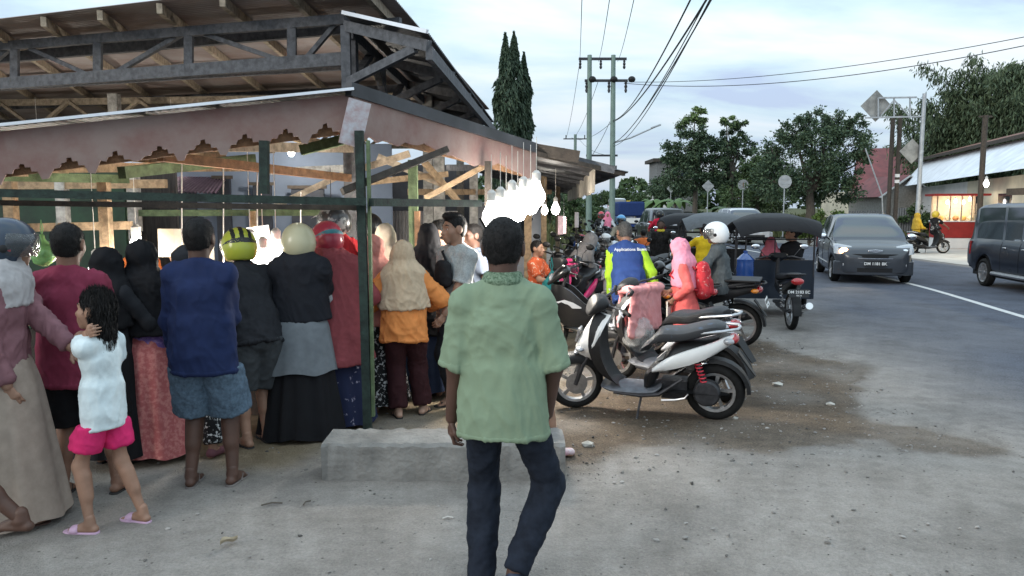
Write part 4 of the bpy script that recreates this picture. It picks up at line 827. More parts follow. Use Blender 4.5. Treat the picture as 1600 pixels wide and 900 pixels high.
def front_std(root, sp, mb_, yf, platetxt, badge, lamp_on, P_):
    W_ = sp['W'] / 2; f = sp['fz']; X = np.linspace
    nose_panel(MB(), X(-.97 * W_, .97 * W_, 25), f['bump0'], f['bump1'], sp, 1, .10, .018).build('front_bumper', sp.get('bump_m', mb_), root, bevel=.02)
    nose_panel(MB(), X(-.55 * W_, .55 * W_, 13), f['g0'], f['g1'], sp, 1, .05, .012).build('grille', M_black_plastic, root)
    nose_panel(MB(), X(-.62 * W_, .62 * W_, 13), f['in0'], f['in1'], sp, 1, .04, .024).build('air_intake', M_black_plastic, root)
    if f.get('chrome'): nose_panel(MB(), X(-.56 * W_, .56 * W_, 15), 0, 0, sp, 1, .02, .024, lambda x: (f['chrome'] + .035 * (x / W_) ** 2, f['chrome'] + .02 + .035 * (x / W_) ** 2)).build('chrome_bar', M_chrome, root)
    for s in (-1, 1):
        hl = MB(); rs = []
        for t in X(0, 1, 9):
            x = s * W_ * (f.get('hx', .60) + (.97 - f.get('hx', .60)) * t); b = f['h0'] + (.02 + .05 * t) ; u = f['h1'] + .045 * t - .02 * (1 - t) - .10 * max(0, t - .8); p, q = surf_pt(x, b, sp, 1), surf_pt(x, u, sp, 1)
            q = q + V(0, -f.get('lean', .10), 0); m = (p + q) / 2 + V(0, .035, 0); rs.append([p + V(0, .012, 0), m + V(0, .01, 0), q + V(0, .012, 0), q + V(0, -.08, 0), p + V(0, -.08, 0)])
        o = hl.rings(rs).build('headlight', M_lens, root, angle=70)
        c = surf_pt(s * W_ * .74, (f['h0'] + f['h1']) / 2, sp, 1) + V(0, .038 - f.get('lean', .1) * .4, 0)
        on = lamp_on and s > 0; MB().sphere(c, (.095, .06, .075) if on else (.07, .035, .055), 14, 8).build('lamp_reflector', M_lamp_on if on else M_chrome, o)
        MB().lathe([(.045, 0), (.045, .02), (.02, .03), (.001, .03)], surf_pt(s * W_ * .72, f['fog'], sp, 1) + V(0, .014, 0), (0, 1, 0), 14).build('fog_lamp', M_lens, root)
    if badge == 'wing':
        bp = [(-.15, .0), (-.14, .028), (-.06, .032), (0, .04), (.06, .032), (.14, .028), (.15, 0), (.07, -.022), (0, -.034), (-.07, -.022)]; b = MB().prism([V(x, 0, z) for x, z in bp], (0, 0, 0), (0, .012, 0)).build('badge', M_chrome, root, bevel=.004); b.location = (0, yf - .015, f['badge'])
    if platetxt:
        o = MB().box((0, 0, 0), (.43, .008, .13)).build('number_plate', M_plate_black, root, False); o.location = (0, yf + .052, f['plate'])
        text_mesh(platetxt, .085, 'plate_number', M_plate_white, o, (0, .006, .0), (PI / 2, 0, PI), .001, bold=.002)
def rear_std(root, sp, mb_, yr, platetxt, stick, P_):
    W_ = sp['W'] / 2; f = sp['rz']; X = np.linspace
    nose_panel(MB(), X(-.97 * W_, .97 * W_, 21), f['bump0'], f['bump1'], sp, -1, .10, .03).build('rear_bumper', sp.get('bump_m', mb_), root, bevel=.02)
    for s in (-1, 1):
        nose_panel(MB(), X(s * .78 * W_, s * .985 * W_, 6), f['t0'], f['t1'], sp, -1, .06, .018).build('tail_light', M_red_lens, root)
    if f.get('garnish'): nose_panel(MB(), X(-.5 * W_, .5 * W_, 9), f['garnish'], f['garnish'] + .06, sp, -1, .02, .02).build('tailgate_garnish', M_chrome, root)
    if f.get('glass'): nose_panel(MB(), X(-.80 * W_, .80 * W_, 13), f['glass'][0], f['glass'][1], sp, -1, .02, .014).build('rear_window', M_glass, root)
    if stick: nose_panel(MB(), X(.28 * W_, .72 * W_, 5), f['glass'][0] + .12, f['glass'][1] - .04, sp, -1, .0, .02).build('window_sticker', stick, root)
    o = MB().box((0, 0, 0), (.43, .008, .13)).build('number_plate', M_plate_black, root, False); o.location = (0, yr - .03, f['plate'])
HATCH = dict(L=3.66, W=1.64, wr=.285, axles=(-1.24, 1.22), bottom=[(-1.83, .36), (-1.6, .24), (1.5, .22), (1.83, .27)], belt=[(-1.83, .86), (-1.4, .97), (0, .95), (.75, .93), (1.35, .86), (1.70, .74), (1.83, .60)],
    roof=[(-1.83, .90), (-1.72, 1.12), (-1.42, 1.44), (-.8, 1.505), (0, 1.52), (.25, 1.49), (.62, 1.29), (1.06, .97), (1.2, .90), (1.45, .845), (1.70, .755), (1.83, .61)], hw=[(-1.83, .66), (-1.5, .79), (0, .82), (1.2, .815), (1.55, .76), (1.76, .64), (1.83, .52)], rhw=[(-1.83, .55), (-1.2, .60), (0, .62), (.3, .61), (1.0, .74), (1.83, .6)],
    ws=1.02, wt=.28, rs=-1.78, rt=-1.45, windows=((-1.35, -.95), (-.88, -.10), (-.02, .74)), doors=((-.92, -.06), (-.06, .92)), rub=-.06, hm=M_chrome, nose=.22, rnose=.34, mirb=.34,
    fz=dict(bump0=.20, bump1=.50, g0=.56, g1=.66, in0=.27, in1=.36, chrome=.555, h0=.59, h1=.84, hx=.54, lean=.20, fog=.42, badge=.72, plate=.455), rz=dict(bump0=.26, bump1=.50, t0=.65, t1=.92, plate=.62), front=front_std, rear=rear_std)
BOXVAN = dict(L=4.4, W=1.68, wr=.325, axles=(-1.32, 1.35), spokes=6, bottom=[(-2.2, .42), (-1.9, .36), (1.8, .34), (2.2, .40)], belt=[(-2.2, 1.02), (0, 1.03), (1.15, 1.02), (2.0, .96), (2.2, .80)],
    roof=[(-2.2, 1.04), (-2.13, 1.30), (-1.92, 1.80), (-1.5, 1.86), (.2, 1.86), (.55, 1.80), (1.22, 1.06), (1.4, 1.02), (2.05, .95), (2.2, .82)], hw=[(-2.2, .79), (-1.9, .83), (1.7, .83), (2.05, .79), (2.2, .70)], rhw=[(-2.2, .70), (-1.9, .73), (.4, .73), (1.2, .78), (2.2, .7)],
    ws=1.2, wt=.62, rs=-2.14, rt=-1.95, windows=((-1.78, -.62), (-.50, .18), (.28, .92)), doors=((-.56, .22), (.22, 1.15)), step=True, hm=M_chrome, nose=.08,
    fz=dict(bump0=.36, bump1=.58, g0=.66, g1=.84, in0=.40, in1=.46, h0=.66, h1=.84, lean=.02, fog=.48, badge=.8, plate=.47), rz=dict(bump0=.40, bump1=.58, t0=.70, t1=1.0, plate=.7), front=front_std, rear=rear_std)
SUV = dict(L=4.3, W=1.74, wr=.34, axles=(-1.3, 1.35), bottom=[(-2.15, .45), (-1.9, .34), (1.8, .32), (2.15, .40)], belt=[(-2.15, 1.05), (0, 1.06), (.9, 1.04), (1.75, .97), (2.15, .78)],
    roof=[(-2.15, 1.15), (-2.08, 1.50), (-1.95, 1.70), (-1.2, 1.76), (0, 1.75), (.35, 1.68), (1.15, 1.10), (1.3, 1.05), (1.9, .97), (2.15, .80)], hw=[(-2.15, .78), (-1.8, .86), (1.5, .87), (1.95, .80), (2.15, .66)], rhw=[(-2.15, .62), (-1.8, .66), (.2, .68), (1.1, .78), (2.15, .7)],
    ws=1.12, wt=.42, rs=-2.2, rt=-2.19, windows=((-1.85, -1.2), (-1.1, -.15), (-.05, .8)), doors=((-1.15, -.1), (-.1, 1.0)), hm=M_chrome, nose=.14,
    fz=dict(bump0=.34, bump1=.62, g0=.68, g1=.86, in0=.40, in1=.50, chrome=.76, h0=.70, h1=.90, lean=.06, fog=.5, badge=.8, plate=.55), rz=dict(bump0=.36, bump1=.62, t0=.72, t1=1.18, garnish=.98, plate=.82, glass=(1.10, 1.55)), front=front_std, rear=rear_std)
def pickup_like(**k): d = dict(SUV); d.update(k); return d
MINIVAN = pickup_like(name='minivan', cat='van', L=4.0, roof=[(-2.0, 1.2), (-1.95, 1.7), (-1.8, 1.85), (0, 1.88), (.9, 1.82), (1.3, 1.55), (1.75, 1.08), (1.9, .98), (2.0, .84)], belt=[(-2.0, 1.05), (1.2, 1.05), (1.8, .98), (2.0, .8)], bottom=[(-2.0, .4), (1.7, .34), (2.0, .4)], hw=[(-2.0, .78), (-1.7, .82), (1.5, .82), (2.0, .7)], rhw=[(-2.0, .70), (1.0, .70), (2.0, .7)], ws=1.72, wt=1.0, windows=((-1.7, -.7), (-.6, .3), (.4, 1.2)), axles=(-1.2, 1.3), rs=-2.1, rt=-2.09, W=1.66)
# ---------------------------------------------------------------- ground, road
def poly_sd(px, py, poly):
    poly = np.asarray(poly); d = np.full(px.shape, 1e9); ins = np.zeros(px.shape, bool); n = len(poly)
    for i in range(n):
        a, b = poly[i], poly[(i + 1) % n]; e = b - a; wx, wy = px - a[0], py - a[1]; t = np.clip((wx * e[0] + wy * e[1]) / (e @ e), 0, 1)
        d = np.minimum(d, np.hypot(wx - t * e[0], wy - t * e[1])); c = (a[1] > py) != (b[1] > py)
        ins ^= c & (px < (b[0] - a[0]) * (py - a[1]) / (b[1] - a[1] + 1e-12) + a[0])
    return np.where(ins, -d, d)
def sstep(x, a, b): t = np.clip((x - a) / (b - a), 0, 1); return t * t * (3 - 2 * t)
G2 = lambda px, py: G(px, py)[:2]
DIRT = [G2(*q) for q in ((700, 700), (880, 650), (900, 560), (1000, 520), (1180, 520), (1235, 535), (1300, 565), (1372, 602), (1355, 622), (1425, 655), (1512, 706), (1380, 716), (1240, 722), (1080, 716), (980, 735), (900, 745), (800, 720))]
SAND = [G2(*q) for q in ((-900, 760), (200, 745), (420, 740), (640, 690), (800, 670), (900, 600), (960, 480), (960, 400), (700, 380), (-900, 420))]
RL = ([-20, 5, 10, 36, 60, 90, 130, 400], [3.2, 3.5, 3.7, 5.6, 6.1, 6.3, 6.0, -30]); RR = ([-20, 5, 12, 20, 36, 60, 90, 130, 400], [9.5, 11.2, 12.9, 13.7, 14.0, 13.8, 13.6, 13.2, -18])
def masks(X, Y):
    p = np.stack([X, Y, 0 * X], 1); w = (vnoise(p * 1.1) - .5) * .9 + (vnoise(p * 3.7 + 9) - .5) * .45 + (vnoise(p * 11 + 4) - .5) * .16
    d = poly_sd(X, Y, DIRT) + w * .75; dirt = sstep(-d, -.12, .22) * (.55 + .6 * vnoise(p * 2.3 + 3)); dirt = np.maximum(dirt, .75 * sstep(-np.abs(d + .12), -.16, 0) * (X > 1.5))
    s = poly_sd(X, Y, SAND) + w; sand = sstep(-s, -.3, .7)
    e = X - np.interp(Y, *RL) + w * .5; e2 = np.interp(Y, *RR) - X + w * .4; asp = sstep(e, -.3, 2.2) * sstep(e2, -.1, .5)
    asp *= 1 - .25 * vnoise(p * .7) * (e < 3.5)
    far = sstep(Y, 38, 60) * (1 - asp) ; return np.clip(dirt, 0, 1), sand, asp, far
def ground_mat():
    m = bpy.data.materials.new('ground_surface'); m.use_nodes = True; nt = m.node_tree; N = nt.nodes; L = nt.links; b = N['Principled BSDF']; b.inputs['Specular IOR Level'].default_value = .25
    ge = N.new('ShaderNodeNewGeometry'); at = N.new('ShaderNodeAttribute'); at.attribute_name = 'mask'; sp = N.new('ShaderNodeSeparateColor'); L.new(at.outputs[0], sp.inputs[0])
    def noise(s, d=6, r=.6): n = N.new('ShaderNodeTexNoise'); n.inputs['Scale'].default_value = s; n.inputs['Detail'].default_value = d; n.inputs['Roughness'].default_value = r; L.new(ge.outputs['Position'], n.inputs[0]); return n.outputs[0]
    def ramp(f, c0, c1, a=.35, z=.65):
        r = N.new('ShaderNodeValToRGB'); r.color_ramp.elements[0].position = a; r.color_ramp.elements[1].position = z; r.color_ramp.elements[0].color = (*c0, 1); r.color_ramp.elements[1].color = (*c1, 1); L.new(f, r.inputs[0]); return r.outputs[0]
    def mix(f, a, c, mode='MIX'):
        x = N.new('ShaderNodeMixRGB'); x.blend_type = mode
        for i, v in ((0, f), (1, a), (2, c)):
            if isinstance(v, (int, float)): x.inputs[i].default_value = v
            elif isinstance(v, tuple): x.inputs[i].default_value = (*v, 1)
            else: L.new(v, x.inputs[i])
        return x.outputs[0]
    n1, n2, n3 = noise(.9), noise(7.), noise(60, 4, .75); vo = N.new('ShaderNodeTexVoronoi'); vo.inputs['Scale'].default_value = 17; L.new(ge.outputs['Position'], vo.inputs[0]); vo2 = N.new('ShaderNodeTexVoronoi'); vo2.inputs['Scale'].default_value = 95; L.new(ge.outputs['Position'], vo2.inputs[0])
    base = mix(.5, ramp(n1, (.206, .190, .174), (.286, .265, .243)), ramp(n2, (.188, .173, .159), (.300, .278, .256)))
    dirt = mix(.5, ramp(n2, (.056, .041, .028), (.14, .104, .073)), ramp(n3, (.044, .033, .024), (.17, .132, .096)))
    sand = mix(.5, ramp(n1, (.165, .125, .078), (.25, .20, .135)), ramp(n2, (.13, .098, .06), (.265, .212, .145)))
    asph = mix(.5, ramp(n1, (.066, .075, .098), (.096, .108, .138)), ramp(n3, (.045, .051, .068), (.135, .148, .185)))
    gras = mix(.5, ramp(n2, (.05, .06, .025), (.11, .11, .05)), ramp(n1, (.05, .075, .025), (.14, .12, .07)))
    c = mix(sp.outputs[1], base, sand); c = mix(sp.outputs[0], c, dirt); c = mix(sp.outputs[2], c, asph); c = mix(at.outputs['Alpha'], c, gras)
    # dark and pale grit on top of everything
    g1 = ramp(vo.outputs['Distance'], (.30, .29, .28), (1, 1, 1), .06, .17); sel = ramp(vo.outputs['Color'], (0, 0, 0), (1, 1, 1), .62, .66); gr = mix(sel, (1., 1., 1.), g1)
    c = mix(1., c, gr, 'MULTIPLY'); st_ = ramp(noise(1.7, 8, .68), (.80, .79, .78), (1.08, 1.08, 1.08), .34, .56); c = mix(1., c, st_, 'MULTIPLY'); g2 = ramp(n3, (.80, .80, .80), (1.22, 1.21, 1.20), .3, .7); c = mix(1., c, g2, 'MULTIPLY')
    L.new(c, b.inputs['Base Color']); b.inputs['Roughness'].default_value = .92
    hm = N.new('ShaderNodeMath'); hm.operation = 'MULTIPLY_ADD'; L.new(n2, hm.inputs[0]); hm.inputs[1].default_value = 1.4; L.new(n3, hm.inputs[2])
    h2 = N.new('ShaderNodeMath'); h2.operation = 'MULTIPLY_ADD'; L.new(vo2.outputs['Distance'], h2.inputs[0]); h2.inputs[1].default_value = -.5; L.new(hm.outputs[0], h2.inputs[2])
    bp = N.new('ShaderNodeBump'); bp.inputs['Strength'].default_value = .75; bp.inputs['Distance'].default_value = .016; L.new(h2.outputs[0], bp.inputs['Height']); L.new(bp.outputs[0], b.inputs['Normal']); return m
M_ground = ground_mat()
def sheet(name, xs, ys, zf, xmap=None):
    X, Y = np.meshgrid(xs, ys, indexing='ij')
    if xmap: X = xmap(X, Y)
    v = np.stack([X, Y, zf(X, Y)], -1).reshape(-1, 3); nx, ny = len(xs), len(ys); i = np.arange(nx * ny).reshape(nx, ny)
    f = np.stack([i[:-1, :-1], i[1:, :-1], i[1:, 1:], i[:-1, 1:]], -1).reshape(-1, 4); o = np_mesh(name, v, f, M_ground, None)
    d, s, a, fr = masks(v[:, 0], v[:, 1]); at = o.data.color_attributes.new('mask', 'FLOAT_COLOR', 'POINT'); at.data.foreach_set('color', np.stack([d, s, a, fr], 1).astype(np.float32).ravel())
    return tag(o, kind='structure')
def ax(a, b, c, d, s, S): return np.concatenate([np.linspace(a, b, S)[:-1], np.arange(b, c, s), np.linspace(c, d, S)])
def terr(Y): return 1.5 * sstep(np.asarray(Y, float), 42, 110)
def gz(X, Y):
    p = np.stack([X.ravel(), Y.ravel(), 0 * X.ravel()], 1); near = (np.interp(Y, *RL) - X > .4)
    return (((vnoise(p * .8) - .5) * .010 + (vnoise(p * 4) - .5) * .008).reshape(X.shape)) * near * (Y < 40) - .001 + terr(Y)
sheet('ground', ax(-400, -8, 6, 400, .06, 24), ax(-30, 2, 14, 900, .06, 40), gz)
xs = np.linspace(0, 1, 40); ys = np.concatenate([np.arange(-20, 22, .3), np.arange(22, 60, 1.), np.linspace(60, 400, 60)])
sheet('road', xs, ys, lambda X, Y: terr(Y) + .014 - .03 * (np.arange(X.shape[0])[:, None] == 0), lambda X, Y: np.array([np.interp(Y[0], *RL)]) * (1 - X) + np.array([np.interp(Y[0], *RR)]) * X)
M_line = mat('road_paint', (.62, .62, .60), .7, var=.25, scale=20, col2=(.45, .45, .45))
LX = ([-12, 3, 8, 12.53, 18.3, 25.4, 30.6, 60, 120], [3., 6., 7.3, 8.25, 9.22, 9.6, 9.72, 9.8, 9.6]); ly = np.arange(3, 110, .7); lx = spline(*LX, ly)
MB().rings([[(x - .07, y, .02 + terr(y)), (x + .07, y, .02 + terr(y))] for x, y in zip(lx, ly)], closed=False).build('road_marking', M_line, None, False)['kind'] = 'structure'
M_conc = mat('concrete_yard', (.42, .40, .37), .9, var=.18, scale=1.5, bump=.3, bscale=30)
y_ = MB().rings([[(np.interp(y, *RR) + .15, y, .009), (np.interp(y, *RR) + 16, y, .009)] for y in np.linspace(14, 42, 15)], closed=False).build('yard', M_conc, None, False); y_['kind'] = 'structure'
# ---------------------------------------------------------------- plants
def leaf_mat(name, c0, c1, rough=.6):
    m = bpy.data.materials.new(name); m.use_nodes = True; nt = m.node_tree; N = nt.nodes; L = nt.links; b = N['Principled BSDF']; ge = N.new('ShaderNodeNewGeometry')
    r = N.new('ShaderNodeValToRGB'); r.color_ramp.elements[0].color = (*c0, 1); r.color_ramp.elements[1].color = (*c1, 1); L.new(ge.outputs['Random Per Island'], r.inputs[0]); L.new(r.outputs[0], b.inputs['Base Color']); b.inputs['Roughness'].default_value = rough; b.inputs['Specular IOR Level'].default_value = .3; return m
M_bark = mat('bark', (.09, .075, .06), .9, var=.3, scale=12, bump=.6, bscale=25, stretch=(1, 1, .3))
M_bark_pale = mat('bark_pale', (.25, .22, .18), .9, var=.25, scale=10)
def tree(name, label, base, trunk_h, clumps, leaf_m, leaf=.3, per=90, cl=.55, seed=1, trunk_r=.16, group=None, bark=None, droop=.2, asp=.5, cat='tree', pale=None):
    """clumps: (dx, dy, z, r) big lobes; each is filled with leaf tufts hung on limbs"""
    leaf = leaf * .70; rng = np.random.default_rng(seed); root = empty(name, base, 0, label, cat, group); tb = MB(); C = []; D = []
    top = V(0, 0, trunk_h); tb.tube([V(0, 0, -.1), V(rng.normal() * .05, rng.normal() * .05, trunk_h * .5), top], [trunk_r * 1.15, trunk_r * .9, trunk_r * .7], 9)
    for dx, dy, z, r in clumps:
        c = V(dx, dy, z); mid = top * .5 + c * .5 + V(0, 0, -.15 * r) + rng.normal(size=3) * .12 * r; tb.tube([top - V(0, 0, .3), mid, c], [trunk_r * .5, trunk_r * .32, trunk_r * .12], 6)
        m = max(5, int(9.5 * r * r))
        for _ in range(m):
            e = nrm(rng.normal(size=3)); q = c + e * r * rng.uniform(.45, 1.0) ** .6 * V(1, 1, .8); 
            if rng.random() < .5: tb.tube([c + (q - c) * .1, (c + q) / 2 + rng.normal(size=3) * .06 * r, q], [trunk_r * .12, trunk_r * .08, .012], 4)
            k = rng.integers(per, per * 2); pts = q + rng.normal(size=(k, 3)) * cl * r * .25 * V(1, 1, .75); C.append(pts); D.append(nrm_rows(pts - q) * .6 + e * .5 + rng.normal(size=(k, 3)) * .5 - V(0, 0, droop))
    tb.build('trunk', bark or M_bark, root)
    if pale:
        A_ = np.concatenate(C); B_ = np.concatenate(D); k = A_[:, 2] + rng.normal(size=len(A_)) * .35 > pale; v, f = leaf_quads(A_[k], B_[k], leaf, asp, rng); np_mesh('young_leaves', v, f, L_pale, root); C = [A_[~k]]; D = [B_[~k]]
    v, f = leaf_quads(np.concatenate(C), np.concatenate(D), leaf, asp, rng); o = np_mesh('crown', v, f, leaf_m, root); return root
def spire(label, base, h, r, seed, leaf_m, group):
    rng = np.random.default_rng(seed); root = empty('cypress_tree', base, 0, label, 'tree', group); MB().tube([(0, 0, -.1), (0, 0, h * .5), (0, 0, h * .97)], [.13, .09, .02], 8).build('trunk', M_bark, root)
    n = 6500; t = rng.random(n) ** .8; z = .15 * h + t * .85 * h; prof = r * np.minimum(1, (1 - t) * 3.2) ** .8 * (.75 + .35 * vnoise(np.stack([t * 14, t * 0, t * 0 + seed], 1))); a = rng.random(n) * 2 * PI
    lump = .42 + .95 * vnoise(np.stack([np.cos(a) * 1.6, np.sin(a) * 1.6, z * 2.2 + seed], 1)); q = prof * lump * rng.uniform(.55, 1., n) ** .5
    c = np.stack([np.cos(a) * q, np.sin(a) * q, z], 1); d = np.stack([np.cos(a) * .45, np.sin(a) * .45, -np.ones(n)], 1) + rng.normal(size=(n, 3)) * .25
    v, f = leaf_quads(c, d, .22, .30, rng); np_mesh('crown', v, f, leaf_m, root); return root
def bamboo(label, base, n, h, spread, seed, leaf_m, group=None):
    rng = np.random.default_rng(seed); root = empty('bamboo_clump', base, 0, label, 'bamboo', group); tb = MB(); C = []; D = []
    for i in range(n):
        a = rng.random() * 2 * PI; hh = h * rng.uniform(.6, 1.08); o = V(math.cos(a), math.sin(a), 0); sp = spread * rng.uniform(.15, 1.); t = np.linspace(0, 1, 9); b0 = o * rng.random() * 1.0
        pts = b0 + np.stack([o[0] * sp * t ** 2.2, o[1] * sp * t ** 2.2, hh * (t - .22 * t ** 4)], 1); tb.tube(pts, np.linspace(.05, .012, 9), 5)
        k = 850; tt = rng.uniform(.22, 1, k) ** .75; x = np.stack([np.interp(tt, t, pts[:, j]) for j in range(3)], 1); off = rng.normal(size=(k, 3)) * (.30 + .5 * np.sin(tt * PI))[:, None] * V(1, 1, .8) * .8; C.append(x + off - V(0, 0, .15)); D.append(off * .5 + rng.normal(size=(k, 3)) * .3 - V(0, 0, .8))
    tb.build('culms', M_bark, root); v, f = leaf_quads(np.concatenate(C), np.concatenate(D), .36, .26, rng); np_mesh('foliage', v, f, leaf_m, root); return root
def banana(label, base, h, seed, leaf_m, group):
    rng = np.random.default_rng(seed); root = empty('banana_plant', base, 0, label, 'banana plant', group); MB().tube([(0, 0, 0), (0, 0, h * .55)], [.16, .11], 8).build('stem', M_bark_pale, root)
    for i in range(8):
        a = i * 2 * PI / 8 + rng.random() * .5; o = V(math.cos(a), math.sin(a), 0); L_ = h * rng.uniform(.5, .7); t = np.linspace(0, 1, 9); up = rng.uniform(.5, 1.)
        ctr = np.stack([o[0] * L_ * t, o[1] * L_ * t, h * .55 + L_ * (up * t - (up + .25) * t ** 2.2)], 1); s = V(-o[1], o[0], 0); w = .30 * np.sin(PI * np.clip(t * .95 + .05, 0, 1)) ** .6
        lm = MB(); lm.rings([[c + s * q * ww - V(0, 0, .35 * ww * abs(q)) for q in (-1, -.5, 0, .5, 1)] for c, ww in zip(ctr, w)], closed=False); lm.build('leaf', leaf_m, root)
    return root
L_dark = leaf_mat('leaf_dark', (.028, .058, .036), (.105, .15, .08)); L_mid = leaf_mat('leaf_mid', (.035, .065, .03), (.10, .15, .06)); L_pale = leaf_mat('leaf_pale', (.09, .14, .06), (.20, .28, .10)); L_light = leaf_mat('leaf_light', (.05, .09, .02), (.13, .19, .045)); L_cyp = leaf_mat('leaf_cypress', (.03, .055, .035), (.085, .12, .07)); L_bam = leaf_mat('leaf_bamboo', (.05, .08, .045), (.12, .16, .085)); L_ban = leaf_mat('leaf_banana', (.06, .12, .03), (.10, .17, .05))
def at(px, Y, z=0.): q = P(px, 450, Y); return V(q[0], Y, z + float(terr(Y)))
zz = lambda py, Y: P(800, py, Y)[2] - float(terr(Y))
# trees: sizes read off the picture at an assumed distance
for i, (px, top, r, lb) in enumerate(((790, 54, .46, 'leftmost spire of the three slim dark cypresses behind the stall roof'), (803, 52, .50, 'middle and bushiest of the three slim cypresses behind the stall roof'), (818, 84, .42, 'shortest slim cypress, right of the two taller ones behind the roof'))):
    Y = 30 + i * .6; spire(lb, at(px, Y), zz(top, Y), r, 5 + i, L_cyp, 'cypresses behind the stall')
tree('broadleaf_tree', 'tall dark tree with pale new leaves on top, beside the road past the poles', at(1083, 58), 4.2, [(-1.2, 0, 3.9, 1.5), (1.2, .4, 4.2, 1.5), (-1., 0, 6., 1.5), (.7, .3, 6.0, 1.4), (-.3, 0, 7.4, 1.15), (-.2, .1, 8.4, .8), (.5, 0, 8.2, .6), (-1.8, .2, 5.2, .9), (1.6, 0, 5.4, .9)], L_dark, .32, 90, .6, 11, .2, pale=7.7)
tree('broadleaf_tree', 'slimmer dark tree close to the right of the tall pale-topped one', at(1138, 59), 4.4, [(-.6, 0, 4., 1.3), (.8, .4, 4.4, 1.2), (-.5, 0, 6.0, 1.2), (.6, .3, 6.2, 1.1), (-.4, 0, 7.4, .9), (-.5, .1, 8.3, .55), (1.1, .1, 5.2, .9), (.5, 0, 7.5, .7)], L_dark, .32, 90, .6, 12, .2, pale=7.9)
tree('broadleaf_tree', 'widest dark tree with a broad dome crown in front of the red roof', at(1258, 47), 3.0, [(-1.9, 0, 3.2, 1.6), (1.7, .4, 3.0, 1.6), (0, -.2, 3.6, 1.8), (-2.2, .2, 5.0, 1.3), (.2, 0, 5.6, 1.7), (2.1, 0, 5.4, 1.6), (1.2, .3, 6.9, 1.15), (2.5, .2, 6.8, .95), (-1.0, 0, 6.2, 1.1), (2.9, 0, 4.4, .8), (0.2, .2, 6.9, .9)], L_dark, .27, 90, .62, 13, .3)
tree('broadleaf_tree', 'bushy mid-green tree filling the gap between the tall and the dome crowned trees', at(1178, 55), 2.4, [(-1.1, 0, 2.4, 1.4), (1., 0, 2.2, 1.5), (.2, 0, 4.0, 1.5), (.6, .2, 5.2, 1.0), (-.9, 0, 4.0, .9)], L_mid, .30, 80, .6, 14, .18)
for i, (px, Y, n, h, s_) in enumerate(((1462, 55, 24, 11.6, 3.6), (1535, 52, 30, 13.6, 4.2), (1605, 50, 28, 13.2, 4.4), (1398, 78, 12, 9.6, 2.6))):
    bamboo(('bamboo thicket behind the gantry sign, arching to the left', 'tallest bamboo thicket rising behind the white roofed house', 'bamboo thicket cut by the right edge of the photo', 'low thin bamboo clump between the dome crowned tree and the gantry')[i], at(px, Y), n, h, s_, 21 + i, L_bam, 'bamboo behind the houses')
tree('broadleaf_tree', 'dark mass of a tree behind the bamboo and red roof', at(1500, 62), 3, [(-3, 0, 4, 2.2), (0, 0, 4.6, 2.4), (3, 0, 5, 2.4), (5.6, 0, 5.2, 2.4), (1.5, 0, 7.0, 1.7)], L_dark, .4, 70, .7, 15, .3)
for i, (px, Y, h) in enumerate(((1020, 66, 3.0), (1052, 63, 3.2), (1128, 60, 2.6))): banana(('leftmost banana plant by the far roadside', 'banana plant left of the diamond sign by the far verge', 'banana plant between the diamond and the smaller round sign')[i], at(px, Y), h, 31 + i, L_ban, 'banana plants by the far verge')
sb = [(1000, 80, 2.6, L_mid), (970, 95, 3.0, L_mid), (1040, 85, 4.2, L_dark), (925, 60, 2.4, L_mid), (900, 52, 2.6, L_mid), (1262, 36, 1.55, L_light), (1305, 37, 1.7, L_light), (1338, 39, 1.5, L_mid), (1090, 62, 1.5, L_mid), (1195, 50, 1.4, L_dark), (880, 70, 2.9, L_mid), (1435, 44, 2.2, L_mid), (860, 60, 3.2, L_dark), (940, 110, 3.4, L_mid)]
lbs = ['rounded bush left of the banana plants far down the road', 'far bush where the road vanishes', 'tall dark bush under the distant roofed hut', 'green bush behind the twin utility poles', 'green bush behind the left utility pole under the eave', 'yellow-green bush beside the big round sign', 'yellow-green bush behind the dark hatchback roof', 'scruffy bush in front of the lattice fence', 'low bush at the foot of the tall pale-topped tree', 'dark low bush at the foot of the broad dome tree', 'bush behind the lit end of the stall eave', 'bush at the white house corner behind the gantry pole', 'dark bush seen under the stall roof between the posts', 'farthest small bush on the left verge of the road']
for i, (px, Y, h, lm) in enumerate(sb):
    rg = np.random.default_rng(50 + i); w = h * (.6 if i != 0 else .9); tree('bush', lbs[i], at(px, Y), h * .25, [(rg.normal() * w * .35, rg.normal() * w * .3, h * rg.uniform(.35, .72), h * rg.uniform(.26, .36)) for _ in range(8)], lm, .16 + .002 * Y, 75, .7, 60 + i, .06, 'roadside bushes', cat='bush')
# far treeline
rg = np.random.default_rng(77)
C = []; D = []
for k in range(60):
    X0 = -60 + 3.4 * k + rg.normal(); Y0 = 150 + rg.normal() * 14 + (20 if 6 < X0 < 20 else 0); h = rg.uniform(3.5, 8) * (.8 if 0 < X0 < 26 else 1); n = 420
    p = V(X0, Y0, h * .52 + 1.2) + nrm_rows(rg.normal(size=(n, 3))) * rg.uniform(.5, 1, (n, 1)) ** .5 * V(h * .5, h * .4, h * .52); C.append(p); D.append(rg.normal(size=(n, 3)))
v, f = leaf_quads(np.concatenate(C), np.concatenate(D), 1.1, .7, rg); tag(np_mesh('distant_woodland', v, f, L_mid, None), 'hazy dark treeline closing the far end of the road', 'woodland', kind='stuff')
